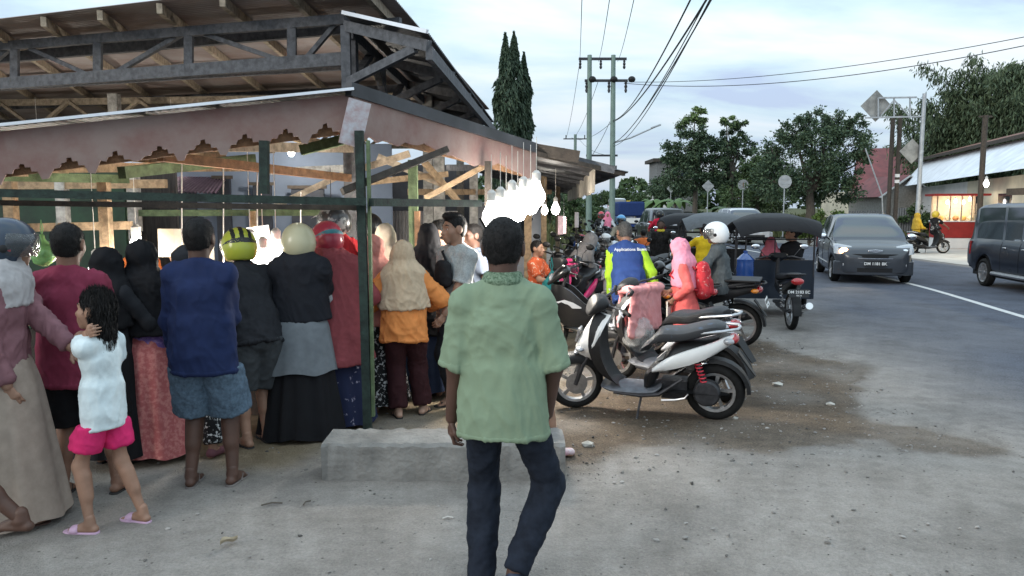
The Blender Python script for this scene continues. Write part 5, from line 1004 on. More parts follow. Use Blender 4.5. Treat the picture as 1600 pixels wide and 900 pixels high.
# grass on the far verges
n = 9000; X0 = np.concatenate([rg.uniform(13.9, 30, n * 2 // 3), rg.uniform(-6, 5.6, n // 3)]); Y0 = np.concatenate([rg.uniform(43, 75, n * 2 // 3), rg.uniform(30, 75, n // 3)])
k = (X0 > np.interp(Y0, *RR) + .1) | (X0 < np.interp(Y0, *RL) - .3); X0, Y0 = X0[k], Y0[k]; n = len(X0); hh = rg.uniform(.2, .7, n) ** 1.2
v, f = leaf_quads(np.stack([X0, Y0, hh * .45 + terr(Y0)], 1), np.stack([rg.normal(size=n) * .3, rg.normal(size=n) * .3, np.ones(n)], 1), .75, .22, rg); tag(np_mesh('grass', v, f, leaf_mat('grass_blades', (.045, .06, .02), (.12, .13, .05)), None), 'rough grass along the far roadside', 'grass', kind='stuff')
# ---------------------------------------------------------------- timber, sheets
def wood(name, c, **k): return mat('wood_' + name, c, .85, 0, k.pop('var', .35), 5, .5, 30, stretch=(3, 3, 3), detail=8, **k)
W_raw = wood('raw', (.29, .205, .125)); W_pale = wood('pale', (.36, .295, .22)); W_grey = wood('weathered', (.105, .108, .118)); W_dkgreen = wood('dark_green_paint', (.018, .032, .026), var=.5); W_green = wood('green_paint', (.10, .14, .07), var=.3); W_dark = wood('dark', (.05, .04, .032)); W_red = wood('reddish', (.21, .115, .06)); W_whited = wood('whitewashed', (.34, .33, .31))
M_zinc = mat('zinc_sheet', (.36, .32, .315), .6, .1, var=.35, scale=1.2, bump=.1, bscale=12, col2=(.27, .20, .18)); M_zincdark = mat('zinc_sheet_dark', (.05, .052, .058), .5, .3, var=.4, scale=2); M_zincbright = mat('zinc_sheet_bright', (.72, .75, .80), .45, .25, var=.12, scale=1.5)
M_fascia = mat('fascia_faded_red', (.19, .092, .080), .85, 0, scale=3.2, col2=(.25, .185, .165), bump=.25, bscale=25, detail=9, ramp=(.3, .62)); M_fasciaend = mat('fascia_pale', (.55, .50, .42), .8, var=.2, scale=3)
def corr(name, m, parent, fn, nu, nv, pitch_len, amp=.009, th=0):
    """corrugated sheet: fn(u, v) -> point, waves run across u"""
    us = np.linspace(0, 1, nu); vs = np.linspace(0, 1, nv); b = MB(); n = nrm(np.cross(fn(1, 0) - fn(0, 0), fn(0, 1) - fn(0, 0))); n = n if n[2] > 0 else -n
    b.grid(lambda u, v: fn(u, v) + n * amp * math.sin(2 * PI * u * pitch_len / .076), us, vs); return b.build(name, m, parent, angle=180)
bil = lambda a, b, c, d: (lambda u, v: (1 - u) * (1 - v) * a + u * (1 - v) * b + u * v * c + (1 - u) * v * d)
def brd(parent, name, a, b, w, h, m, up=(0, 0, 1), bevel=0): return MB().beam(a, b, w, h, up).build(name, m, parent, False)
# ---------------------------------------------------------------- big open market hall behind
hall = empty('market_hall', P(545, 330, 8.2) * V(1, 1, 0), 0, 'large open timber market hall with a rusty corrugated roof on trusses behind the stalls', 'market hall'); ho = V(*hall.location)
def hb(n, a, b, w, h, m, up=(0, 0, 1)): return brd(hall, n, np.asarray(a) - ho, np.asarray(b) - ho, w, h, m, up)
cA, cB = P(540, 30, 8.0), P(-260, 93, 10.2); bA, bB = P(540, 92, 8.0), P(-260, 150, 10.2)
hb('truss_chord', cA, cB, .06, .10, W_grey); hb('truss_chord', bA, bB, .06, .13, W_grey)
tp = lambda px: float(np.interp(px, (-260, 540), (1, 0))); tch = lambda t: cA + (cB - cA) * t; bch = lambda t: bA + (bB - bA) * t
for px in (-120, 70, 202, 335, 473): t = tp(px) ; hb('truss_post', tch(t), bch(t), .05, .09, W_grey, (1, 0, 0))
for a, b in ((60, -20), (80, 195), (325, 215), (345, 470), (530, 485), (-110, -40)):
    ta, tb_ = tp(a), tp(b); hb('truss_web', tch(ta) + V(0, .05, 0), bch(tb_) + V(0, .05, 0), .045, .065, W_grey, (0, 1, 0))
hb('column', P(545, 20, 8.1), P(545, 20, 8.1) * V(1, 1, 0), .15, .15, W_grey)
zr = 3.84; f0, f1 = P(500, -9, 7.2), P(-330, 60, 9.6); rx = -1.27
F0 = V(rx, 7.35, zr + .05); F1 = V(f1[0], f1[1], zr - .1); B0 = V(-.55, 19, zr + .3); B1 = V(-16, 20.5, zr)
fm_ = bil(F0 - ho, F1 - ho, B1 - ho, B0 - ho); corr('roof_sheet', M_zinc, hall, lambda u, v: fm_(v, u), 900, 14, 12, .010)
for t in np.linspace(0.02, .98, 11):
    hb('rafter', F0 + (F1 - F0) * t - V(0, -.02, .075), B0 + (B1 - B0) * t - V(0, 0, .09), .055, .10, W_pale)
for v_ in (.10, .30, .52, .78): hb('purlin', F0 + (B0 - F0) * v_ - V(0, 0, .19), F1 + (B1 - F1) * v_ - V(0, 0, .19), .07, .12, W_grey)
for yy in (13.2, 17.6):    # inner trusses seen under the roof
    z0, z1 = 3.15, 3.62; hb('truss_chord', V(-1.3, yy, z1), V(-15, yy + 1.4, z1), .07, .11, W_pale); hb('truss_chord', V(-1.3, yy, z0), V(-15, yy + 1.4, z0), .07, .11, W_pale); xs = np.linspace(0, 1, 22)
    for q in range(21):
        p = lambda t, z: V(-1.3 - 13.7 * t, yy + 1.4 * t - .04, z); hb('truss_web', p(xs[q], z0 if q % 2 else z1), p(xs[q + 1], z1 if q % 2 else z0), .05, .08, W_pale, (0, 1, 0))
# side flap to the right of the column
S0 = P(536, 20, 7.7); S1 = P(668, 50, 7.0); S2 = P(772, 191, 14.4); S3 = V(S0[0] + .35, 15.2, S0[2] - .1)
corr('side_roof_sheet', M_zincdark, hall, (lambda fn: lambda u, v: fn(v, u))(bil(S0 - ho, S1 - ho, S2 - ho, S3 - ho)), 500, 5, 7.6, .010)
hb('roof_edge', S0 + V(0, -.02, .0), S1 + V(0, -.02, .0), .03, .035, M_zincbright)
for t in (.0, .22, .44, .66, .88):
    a = S0 + (S3 - S0) * t - V(0, -.1, .1); b = S1 + (S2 - S1) * t - V(0, -.1, .1); hb('rafter', a, b, .06, .10, W_grey); c = a - V(0, 0, .55); hb('side_strut', c, b * .85 + a * .15 - V(0, 0, .05), .05, .08, W_grey); hb('truss_post', a, c - V(0, 0, .1), .07, .09, W_grey, (1, 0, 0))
for dz, m in ((.12, W_grey), (.66, W_grey)): hb('truss_chord', S0 + V(.0, .3, -dz), S3 - V(0, 0, dz), .07, .12, m)
for q in range(8): a = S0 + (S3 - S0) * (q / 8) - V(0, -.3, .14 if q % 2 else .62); b = S0 + (S3 - S0) * ((q + 1) / 8) - V(0, -.3, .62 if q % 2 else .14); hb('truss_web', a, b, .05, .08, W_grey, (1, 0, 0))
hb('side_beam', S1 + (S2 - S1) * .0 - V(0, -.1, .16), S2 - V(0, 0, .16), .06, .12, W_grey)
for (x, y) in ((-1.35, 12.5), (-1.1, 16.5), (-6.5, 12.8), (-6.2, 17), (-11, 13)): hb('column', V(x, y, 3.6), V(x, y, 0), .15, .15, W_whited)
# ---------------------------------------------------------------- corner stall with scalloped fascia
stall = empty('market_stall', P(572, 680, 5.8) * V(1, 1, 0), 0, 'corner market stall with faded red scalloped fascia and dark green posts', 'market stall'); so_ = V(*stall.location)
def sb_(n, a, b, w, h, m, up=(0, 0, 1)): return brd(stall, n, np.asarray(a) - so_, np.asarray(b) - so_, w, h, m, up)
C0 = P(547, 148, 5.9); L0 = P(0, 206, 5.2); L1 = C0 + (L0 - C0) * 1.45; R0 = P(835, 236, 8.4); T0 = P(982, 269, 9.5)
def fascia(name, a, b, dep, outline, m, off):
    d = b - a; Ln = np.linalg.norm(d[:2]); e = d / Ln; nn = nrm(V(-d[1], d[0], 0)); nn = nn if nn[1] < 0 else -nn; pts = [a + e * u + V(0, 0, -q) for u, q in outline(Ln)]
    bm = bmesh.new(); vs = [bm.verts.new(p - so_ + nn * off) for p in pts]; fc = bm.faces.new(vs); r = bmesh.ops.extrude_face_region(bm, geom=[fc]); bmesh.ops.translate(bm, verts=[q for q in r['geom'] if isinstance(q, bmesh.types.BMVert)], vec=Vector(nn * .018)); bmesh.ops.recalc_face_normals(bm, faces=bm.faces[:]); bmesh.ops.triangulate(bm, faces=[f for f in bm.faces if len(f.verts) > 4])
    me = bpy.data.meshes.new(name); bm.to_mesh(me); bm.free(); return link(name, me, m, stall, False)
def scallop(Ln):
    pts = [(0, 0)]; u = 0; low = []; per = .285; n = int(Ln / per); rg_ = random.Random(4)
    for i in range(n):
        o = i * per; j = lambda s: rg_.uniform(-s, s); d = .27 + .045 * i / n; br = rg_.random() < .25
        low += [(o + .0, d - .02 + j(.008)), (o + .035, d + .045 + j(.012) - (.04 if br else 0)), (o + .075, d + .04 + j(.01) - (.03 if br else 0)), (o + .10, d - .01), (o + .135, d - .012), (o + .14, d - .042), (o + .172, d - .045), (o + .177, d - .072 + j(.008)), (o + .205, d - .072), (o + .21, d - .045), (o + .238, d - .040), (o + .25, d - .012)]
    low.append((Ln, .31)); return [(0, 0), (0, .24)] + low + [(Ln, 0)]
def ragged(Ln):
    rg_ = random.Random(9); us = np.linspace(0, Ln, 34); low = []
    for i, u in enumerate(us): low.append((u, .275 + .03 * math.sin(u * 5) + rg_.uniform(-.02, .02) + (.05 if u < .12 else 0) + (.06 * (u - Ln * .8) if u > Ln * .8 else 0)))
    return [(0, 0)] + low + [(Ln, 0)]
fascia('fascia_board', C0, L1, .3, scallop, M_fascia, .0); fascia('fascia_board', C0 + V(.02, -.01, 0), R0, .3, ragged, M_fascia, .0)
pp = MB().box((0, 0, 0), (.17, .012, .34)).build('loose_fascia_scrap', mat('flaking_paint', (.36, .26, .26), .8, col2=(.45, .46, .50), scale=14, bump=.3), stall, False); pp.location = tuple(C0 + V(.05, -.09, -.22) - so_); pp.rotation_euler = (0, R(14), R(20))
for a_, b_ in ((C0, L1), (C0, R0)): sb_('backing_board', a_ + V(0, .06, -.215), b_ + V(0, .06, -.235), .02, .13, W_red)
up = V(0, 0, .03); bk = V(.15, 2.9, .02)
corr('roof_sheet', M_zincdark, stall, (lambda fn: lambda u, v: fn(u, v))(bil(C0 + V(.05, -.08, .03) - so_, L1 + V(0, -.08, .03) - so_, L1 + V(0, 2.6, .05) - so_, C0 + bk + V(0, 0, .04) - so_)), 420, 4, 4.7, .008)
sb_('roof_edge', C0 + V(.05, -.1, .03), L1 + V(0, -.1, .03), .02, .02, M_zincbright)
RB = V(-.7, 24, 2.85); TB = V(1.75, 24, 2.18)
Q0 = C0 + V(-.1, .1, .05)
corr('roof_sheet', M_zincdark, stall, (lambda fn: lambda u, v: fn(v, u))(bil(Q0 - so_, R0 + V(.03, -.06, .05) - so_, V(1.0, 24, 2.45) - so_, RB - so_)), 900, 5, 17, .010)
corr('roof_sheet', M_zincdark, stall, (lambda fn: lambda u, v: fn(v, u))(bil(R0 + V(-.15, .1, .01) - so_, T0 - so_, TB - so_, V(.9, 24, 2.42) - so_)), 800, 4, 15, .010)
sb_('ridge_board', C0 + V(0, -.05, .035), R0 + V(0, -.05, .03), .06, .10, M_zincdark); sb_('ridge_board', R0 + V(-.1, .2, .05), R0 + V(.5, .2, -.05), .06, .13, W_dark); sb_('barge_board', R0 + V(0, .05, -.02), T0 + V(-.05, .03, -.02), .04, .05, W_dark)
for i in range(9):      # rafters of the right slope, lit from below
    y = 8.9 + i * 1.55; sb_('rafter', V(-.9 + .02 * y * .2, y, 2.68), V(1.22 + .02 * i, y + .35, 2.20), .05, .09, W_grey)
for z_, x_ in ((2.40, .55), (2.52, -.1)): sb_('purlin', V(x_, 8.6, z_ - .03), V(x_ + .3, 23, z_ - .03), .06, .08, W_grey)
e0 = P(930, 262, 9.75); eb = MB(); ys_ = np.linspace(0, 12, 40); eb.rings([[e0 + V(.045 * q, q, 0) - so_, e0 + V(.045 * q, q, -.30 - .03 * math.sin(q * 9)) - so_, e0 + V(.045 * q - .02, q, -.30 - .03 * math.sin(q * 9)) - so_, e0 + V(.045 * q - .02, q, 0) - so_] for q in ys_]); eb.build('eave_board', M_fasciaend, stall, False)
ptop = P(566, 205, 5.82); pbase = G(575, 680); sb_('post', V(pbase[0], pbase[1], 0), V(pbase[0] - .02, pbase[1], ptop[2]), .062, .062, W_dkgreen, (0, 1, 0)); MB().box((pbase[0] + .043 - so_[0], pbase[1] + .01 - so_[1], 1.2), (.022, .05, 2.1)).build('post_side_strip', W_green, stall, False)
bL, bR = P(-140, 297, 5.15), P(745, 317, 6.45)
sb_('cross_beam', P(0, 301.5, 5.15) + (P(0, 301.5, 5.15) - P(572, 315.5, 5.72)) * .4, P(572, 315.5, 5.72), .05, .055, W_dkgreen); sb_('cross_beam', P(580, 316, 5.73), P(750, 318, 6.9), .05, .06, W_dkgreen)
sb_('cross_beam', P(-60, 316, 5.6), P(572, 325, 5.85), .04, .04, W_dark)
sb_('hanging_post', P(413, 220, 5.65), P(413, 303, 5.65), .06, .06, W_dkgreen, (0, 1, 0)); sb_('brace', P(535, 299, 5.78), P(698, 234, 6.25), .05, .075, W_dark, (0, 1, 0)); sb_('hanging_post', P(763, 252, 7.4), P(763, 322, 7.4), .07, .07, W_dark, (0, 1, 0))
sb_('brace', P(664, 310, 7.6), P(760, 258, 7.7), .05, .075, W_raw, (0, 1, 0))
sb_('post', P(645, 250, 7.4), P(645, 250, 7.4) * V(1, 1, 0), .085, .085, W_green); sb_('post_side_strip', P(652, 330, 7.38), P(652, 330, 7.38) * V(1, 1, 0), .05, .06, W_red)  # reddish strip puts orange lamplight into the colour of the post's side
for px, t_, Y, w, m in ((13, 262, 7.0, .09, W_raw), (95, 268, 8.2, .10, W_whited), (162, 285, 6.9, .085, W_raw), (207, 262, 8.6, .11, W_whited), (825, 268, 11.6, .11, W_raw), (850, 262, 14.4, .10, W_raw), (872, 268, 18.5, .10, W_raw), (395, 330, 7.9, .06, W_raw), (686, 240, 10.3, .14, W_whited), (740, 250, 11.4, .12, W_whited)):
    a = P(px, t_, Y); sb_('post', a, a * V(1, 1, 0), w, w, m)
for (x0, y0, Y0, x1, y1, Y1, w, h, m) in ((190, 270, 6.0, 395, 248, 7.8, .07, .09, W_green), (250, 244, 5.7, 560, 280, 8.2, .06, .075, W_red), (-60, 358, 7.1, 206, 352, 7.1, .05, .075, W_raw), (-40, 275, 6.6, 200, 280, 7.6, .06, .08, W_green), (-60, 290, 8.2, 260, 287, 8.2, .06, .09, W_raw), (330, 228, 5.7, 548, 232, 7.8, .06, .08, W_pale), (200, 333, 8.6, 545, 332, 8.6, .06, .07, W_green), (60, 262, 5.9, 420, 262, 9, .06, .08, W_raw), (470, 235, 6.4, 570, 210, 6.4, .06, .08, W_green), (430, 322, 9.5, 545, 268, 9.6, .05, .07, W_pale), (420, 268, 9.4, 560, 262, 9.4, .06, .08, W_whited), (575, 285, 9.4, 700, 272, 9.6, .06, .07, W_raw), (590, 245, 9.5, 700, 292, 9.6, .06, .08, W_pale), (570, 262, 8.4, 640, 240, 8.4, .06, .07, W_pale), (660, 250, 9., 720, 320, 9.3, .05, .07, W_raw), (640, 300, 9.8, 860, 300, 14, .06, .08, W_raw), (700, 262, 8.6, 850, 262, 12.5, .05, .07, W_grey)):
    sb_('tie_beam', P(x0, y0, Y0), P(x1, y1, Y1), w, h, m)
for k in range(8): 
    t = k / 7; a = C0 + (L1 - C0) * t; sb_('rafter', a + V(0, .05, -.05), a + V(.1, 2.6, -.03), .05, .08, W_raw)
# counter with wares
def table(label, a, b, dep, h, m, group='stall counters'):
    a = V(*a); b = V(*b); d = nrm(b - a); n = V(-d[1], d[0], 0); r = empty('counter', a, 0, label, 'counter', group); L_ = np.linalg.norm(b - a)
    c = d * L_ / 2 + n * dep / 2; an = math.atan2(d[1], d[0]); MB().box(c + V(0, 0, h), (L_, dep, .04), an).build('counter_top', m, r, False); MB().box(d * L_ / 2 + n * .05 + V(0, 0, h / 2 - .02), (L_ * .98, .03, h - .06), an).build('front_panel', W_dark, r, False)
    for u in (.04, .96):
        for q in (.1, .9): MB().box(d * L_ * u + n * dep * q + V(0, 0, h / 2 - .01), (.06, .06, h - .02), an).build('leg', W_raw, r, False)
    return a, d, n, L_
T1 = table('timber counter lit by bulbs behind the crowd on the left', (-4.6, 6.1, 0), (-1.6, 6.35, 0), .8, .82, W_raw); T2 = table('timber counter further back behind the orange shirt woman', (-1.3, 7.9, 0), (.2, 9.0, 0), .8, .82, W_pale)
def bag(label, c, s, m, name='plastic_bag', cat='bag', hang=True, group=None):
    r = empty(name, c, 0, label, cat, group); f = union([ell_(V(0, 0, -s * .55), V(s * .42, s * .34, s * .42)), cap_(V(0, 0, -s * .2), V(0, 0, s * .2), s * .14, s * .05)], s * .3); v, q = nets(f, s * .06); np_mesh('bag_body', folds(v, q, s * .05, (22, 22, 9), 5), q, m, r)
    if hang: MB().tube([(0, 0, s * .18), (s * .05, 0, s * .45), (0, 0, s * .8), (-s * .05, 0, s * .45), (0, 0, s * .18)], s * .02, 5).build('handle', m, r)
    return r
M_bagclear = mat('bag_clear', (.55, .62, .58), .15, var=.2, scale=20, trans=.5, alpha=.75); M_baggreen = mat('bag_green', (.30, .62, .22), .2, var=.2, scale=20, trans=.4); M_bagyel = mat('bag_yellow', (.75, .62, .04), .35, var=.15)
bag('green-knotted clear bag of fish hanging left of the maroon shirt man', P(66, 376, 5.9), .20, M_baggreen); bag('clear plastic bag hanging beside the green-knotted one', P(90, 372, 6.1), .19, M_bagclear)
rgw = random.Random(5); WR = [((.55, .04, .03), 'red'), ((.6, .5, .1), 'yellow'), ((.1, .3, .08), 'green'), ((.6, .55, .5), 'cream'), ((.35, .18, .08), 'brown'), ((.55, .25, .06), 'orange')]
wi = 0
for (a, d, n, L_), cnt, wh in ((T1, 11, 'left'), (T2, 5, 'back')):
    for i in range(cnt):
        col, cn = WR[(i * 5 + cnt) % 6]; c = a + d * L_ * (i + .5) / cnt + n * rgw.uniform(.25, .6) + V(0, 0, .84); m = mat('ware_' + cn, col, .6, var=.4, scale=30, bump=.6, bscale=50); r = empty('food_tray', c, rgw.random(), ('aluminium tray heaped with %s food, number %s along the %s counter' % (cn, 'one two three four five six seven eight nine ten eleven'.split()[i], wh)), 'tray', 'food trays on the counters')
        MB().rings([[V(math.cos(t) * q, math.sin(t) * q * .75, z) for t in np.linspace(0, 2 * PI, 17)[:-1]] for q, z in ((.11, 0), (.13, .045), (.137, .045), (.118, .006))]).build('tray', M_steel, r, False); f = union([ell_(V(rgw.uniform(-.05, .05), rgw.uniform(-.04, .04), .03), V(.07, .06, .05)) for _ in range(4)], .03); v, q = nets(f, .014); np_mesh('food', folds(v, q, .012, (40, 40, 40), i), q, m, r)
# lamps
M_bulb = mat('bulb_lit', (1, 1, 1), .3, var=0, emit=(1, .97, .92), estr=9); M_wire = mat('wire', (.02, .02, .022), .6, var=0); M_wirew = mat('wire_white', (.6, .58, .54), .6, var=0)
def bulb(label, c, wire_to, power, r=.045, group='bulbs over the stalls', col=(1, .93, .82), wm=None, tube=None):
    root = empty('light_bulb', c, 0, label, 'light bulb', group); c = V(*c)
    if tube is not None: MB().tube([-V(*tube) / 2, V(*tube) / 2], .02, 10).build('tube', M_bulb, root)
    else: MB().lathe([(.004, -r * 1.25), (r * .6, -r * 1.05), (r, -r * .3), (r * .95, r * .3), (r * .5, r * 1.2), (r * .42, r * 1.6)], (0, 0, 0), (0, 0, 1), 16).build('glass_bulb', M_bulb, root); MB().lathe([(r * .45, r * 1.6), (r * .5, r * 1.7), (r * .5, r * 2.5), (r * .2, r * 2.8)], (0, 0, 0), (0, 0, 1), 10).build('socket', M_wirew, root)
    if wire_to is not None: MB().tube([(0, 0, r * 2.7), V(*wire_to) - c], .0035, 5).build('cord', wm or M_wirew, root)
    pl = bpy.data.lights.new('bulb_light', 'POINT'); pl.energy = power; pl.shadow_soft_size = r; pl.color = col; lo_ = bpy.data.objects.new('bulb_light', pl); COL.objects.link(lo_); lo_.parent = root; lo_.location = (0, 0, -r * 2.2); return root
up_ = lambda c, d: V(c[0], c[1], c[2] + d)
# blazing clusters and smaller lamps; low bulbs of the row are added for glare
BL = [(768, 338, 6.95, 14, 'lowest bulb added to fill out the glare at the left end of the blazing row'), (791, 337, 7.15, 14, 'low bulb added between the two left bulbs of the blazing row to fill out the glare'), (809, 329, 7.25, 14, 'low bulb added in the middle of the blazing row to fill out the glare'), (829, 318, 7.35, 14, 'low bulb added near the right end of the blazing row to fill out the glare'), (782, 333, 7.0, 26, 'leftmost bulb of the blazing row above the green shirt man'), (800, 322, 7.1, 26, 'second bulb of the blazing row above the green shirt man'), (818, 316, 7.2, 26, 'third bulb of the blazing row above the green shirt man'), (838, 306, 7.3, 26, 'rightmost bulb of the blazing row above the green shirt man'), (868, 327, 10.5, 22, 'single bulb under the far eave beside the pale eave board'), (851, 329, 13.5, 12, 'small bulb between two timber posts under the far eave'),
      (392, 400, 6.75, 22, 'bulb hanging low before the white sheet left of the cream helmet'), (412, 412, 6.7, 30, 'lowest bulb of the bright cluster left of the cream helmet'), (432, 398, 6.8, 24, 'bulb of the bright cluster nearest the cream helmet'), (214, 392, 6.9, 20, 'bulb glowing behind the black headscarf on the left')]
for px, py, Y, pw, lb in BL: c = P(px, py, Y); bulb(lb, c, up_(c, .55 if py < 350 else 1.0), pw * ((1.25 if px > 700 else 1.4) if Y < 8 else .9), .085 if Y < 8 else .06)
for px, py, Y in ((150, 420, 6.6), (560, 386, 8.6)): c = P(px, py, Y); bulb('bulb behind the %s' % ('maroon shirt man' if px < 200 else 'red shirt man with the camouflage helmet'), c, up_(c, 1.), 26, .06)
def lampshade(label, c, cord): 
    r = empty('pendant_lamp', c, 0, label, 'pendant lamp'); MB().lathe([(.02, .09), (.03, .08), (.12, 0), (.118, 0), (.03, .075)], (0, 0, 0), (0, 0, 1), 20, False).build('shade', mat('lamp_shade_white', (.75, .75, .74), .4, var=0, emit=(1, .97, .9), estr=.7), r); MB().tube([(0, 0, .08), (0, 0, .14)], .02, 8).tube([(0, 0, .14), (0, 0, cord)], .004, 4).build('cord', M_wire, r); MB().sphere((0, 0, .015), .035, 12, 8).build('glass_bulb', M_bulb, r)
for px, Y, w_ in ((60, 11.5, 'left'), (270, 12., 'middle'), (455, 11.2, 'right')): c = P(px, 238, Y); bulb('bare hall bulb behind the fascia, %s of three' % w_, c, up_(c, .8), 48, .05, 'bulbs under the hall roof')
lampshade('white cone pendant lamp between the maroon veil and camouflage helmet', P(519, 398, 8.), .9)
for px, y0, y1, Y in ((284, 250, 385, 6.6), (349, 250, 420, 6.7), (402, 262, 400, 6.8), (470, 300, 360, 7.2)): c = P(px, y0, Y); MB().tube([c, P(px, y1, Y)], .006, 5).build('string', M_wirew, None); tag(COL.objects[-1], 'white cord hanging %s' % {284: 'left of the letter board', 349: 'over the navy shirt man', 402: 'above the bright bulb cluster', 470: 'above the cream helmet'}[px], 'cord', 'cords hanging in the stall')
# signs and boards inside the stall
sg_ = empty('letter_board', P(303, 383, 7.1), 0, 'cream board lettered H U left of the navy shirt man', 'sign'); MB().box((0, 0, 0), (.36, .02, .30)).build('board', mat('board_cream', (.30, .26, .21), .8, var=.12), sg_, False); [text_mesh(c_, .10, 'letter', M_plate_black, sg_, (x_, -.013, .0), (PI / 2, 0, 0), .001) for c_, x_ in (('H', -.05), ('U', .07))]; MB().box((-.17, .03, .02), (.34, .015, .26)).build('back_board', mat('board_tan', (.42, .36, .27), .8, var=.12), sg_, False)
ws_ = empty('white_sheet_board', P(398, 398, 7.0), 0, 'bright white board behind the bulb cluster left of the cream helmet', 'board'); MB().box((0, 0, .0), (.34, .02, .50), M=Matrix.Rotation(R(-8), 3, 'Y')).build('board', mat('board_white', (.8, .8, .78), .7, var=.04), ws_, False)
# walls at the back of the stall
def wall_(name, label, a, b, h, m, z0=0, th=.06, ribs=0): 
    a = V(*a); b = V(*b); o = empty(name, a, 0, label, 'wall'); d = b - a; MB().beam(V(0, 0, z0 + (h - z0) / 2), d + V(0, 0, z0 + (h - z0) / 2), th, h - z0).build('wall_panel', m, o, False)
    return o
bw = wall_('blue_wall', 'pale blue plastered back wall with dark windows behind the stall', (-5.4, 12.0, 0), (-1.9, 12.3, 0), 2.75, mat('wall_blue', (.15, .19, .26), .85, var=.12, scale=2)); 
for x, w_, z0, z1 in ((.25, .55, 1.3, 2.05), (.95, .22, .2, 2.2), (1.55, .28, 1.2, 2.1), (2.25, .5, .2, 2.05)): MB().box((x, -.06, (z0 + z1) / 2), (w_, .06, z1 - z0)).build('window', mat('dark_opening', (.02, .024, .035), .6, var=.3), bw, False); MB().box((x, -.10, z1 + .02), (w_ + .1, .03, .05)).build('lintel', W_dark, bw, False)
wall_('plank_wall', 'dark vertical plank wall behind the black scarf woman', (-5.6, 9.6, 0), (-4.2, 9.7, 0), 2.2, mat('dark_planks', (.035, .03, .028), .8, var=.5, scale=6, stretch=(6, 6, .5), bump=.5))
gw = wall_('green_tarpaulin', 'dark green tarpaulin wall on the far left of the stall', (-8.6, 8.9, 0), (-4.6, 9.2, 0), 2.2, mat('tarp_green', (.010, .036, .018), .6, var=.4, scale=4, bump=.5, bscale=6))
ct_ = empty('corrugated_screen', P(600, 380, 13) * V(1, 1, 0), 0, 'white corrugated screen lit behind the crowd under the roof', 'screen'); cs = MB(); cs.grid(lambda u, v: V(u * 1.25, .02 * math.sin(u * 2 * PI * 22), v * 1.7), np.linspace(0, 1, 200), (0, 1)); cs.build('sheet', mat('sheet_white', (.6, .58, .58), .6, .1, var=.1), ct_)
pr_ = empty('purple_roof', P(285, 290, 11) * V(1, 1, 0), 0, 'sloping purplish tin roof of a shed seen through the stall', 'shed roof'); a_ = P(205, 299, 11) - V(*pr_.location); b_ = P(340, 302, 11) - V(*pr_.location); corr('roof_sheet', mat('tin_purple', (.13, .085, .12), .5, .3, var=.25), pr_, bil(a_, b_, b_ + V(-.5, 2.2, .55), a_ + V(.2, 2.2, .55)), 120, 3, 1.6, .012)
wall_('shed_wall', 'dark interior wall closing the stall at the very back', (-13, 19.5, 0), (-1.0, 21, 0), 2.9, mat('wall_dim', (.10, .095, .10), .9, var=.3, scale=1.5))
# ---------------------------------------------------------------- concrete kerb block
a_ = G(503, 752); b_ = G(868, 748); blk = MB(); Ln = b_[0] - a_[0]; xs = np.linspace(0, Ln + .06, 44); rgk = np.random.default_rng(3)
blk.rings([[V(x, 0 + rgk.normal() * .004, -.03), V(x, .005 + rgk.normal() * .006, .224 + rgk.normal() * .004), V(x, .024 + rgk.normal() * .004, .244 + rgk.normal() * .0025), V(x, .12 + rgk.normal() * .01, .25 + rgk.normal() * .003), V(x, .34, .247 + rgk.normal() * .006), V(x, .37, .23), V(x, .37, -.03)] for x in xs])
kb = blk.build('concrete_block', mat('concrete_old', (.135, .13, .122), .92, scale=4, bump=.7, bscale=26, detail=9, col2=(.235, .228, .215), bdist=.02), None, True, 30); kb.location = tuple(a_); tag(kb, 'long low concrete kerb block at the foot of the dark green post', 'kerb block')
# ---------------------------------------------------------------- poles and wires
M_pole = mat('pole_green_grey', (.17, .235, .205), .6, .2, var=.15, scale=3); M_polegrey = mat('pole_grey', (.36, .38, .40), .5, .4, var=.15)
YP = 42.
up1 = empty('utility_pole', at(919, YP), 0, 'left pole of the twin green-grey utility poles, joined by crossarms', 'utility pole', 'twin utility poles'); up2 = empty('utility_pole', at(955, YP), 0, 'right pole of the twin poles, carrying the curved street lamp arm', 'utility pole', 'twin utility poles')
x1, x2 = at(919, YP)[0], at(955, YP)[0]; zt = zz(86, YP)
for r_, x in ((up1, x1), (up2, x2)): MB().tube([(0, 0, 0), (-.02, 0, 4), (-.05, 0, zt)], [.17, .15, .12], 12).build('shaft', M_pole, r_)
za, zb_ = zz(92, YP), zz(126, YP)
MB().box((.65, 0, za), (2.55, .12, .13)).box((.65, .12, za), (2.55, .05, .10)).build('crossarm', M_darkmetal, up1, False); MB().box((.85, 0, zb_), (2.3, .12, .13)).build('crossarm', M_darkmetal, up1, False)
for xx in (-.55, .55, 1.8): MB().lathe([(.03, 0), (.07, -.05), (.05, -.12), (.08, -.2), (.05, -.28), (.08, -.36), (.04, -.46)], (xx, -.02, za - .07), (0, 0, 1), 10).build('insulator', M_darkmetal, up1)
for xx in (-.2, 1.0, 1.9): MB().lathe([(.03, 0), (.08, -.06), (.05, -.15), (.09, -.25), (.05, -.36), (.08, -.46), (.04, -.58)], (xx, -.02, zb_ - .06), (0, 0, 1), 10).build('insulator', M_darkmetal, up1)
for xx in (.1, 1.25, 2.2): MB().sphere((xx, -.12, zb_ + .05), (.20, .16, .17), 10, 8).build('fuse_switch', M_black_plastic, up1)
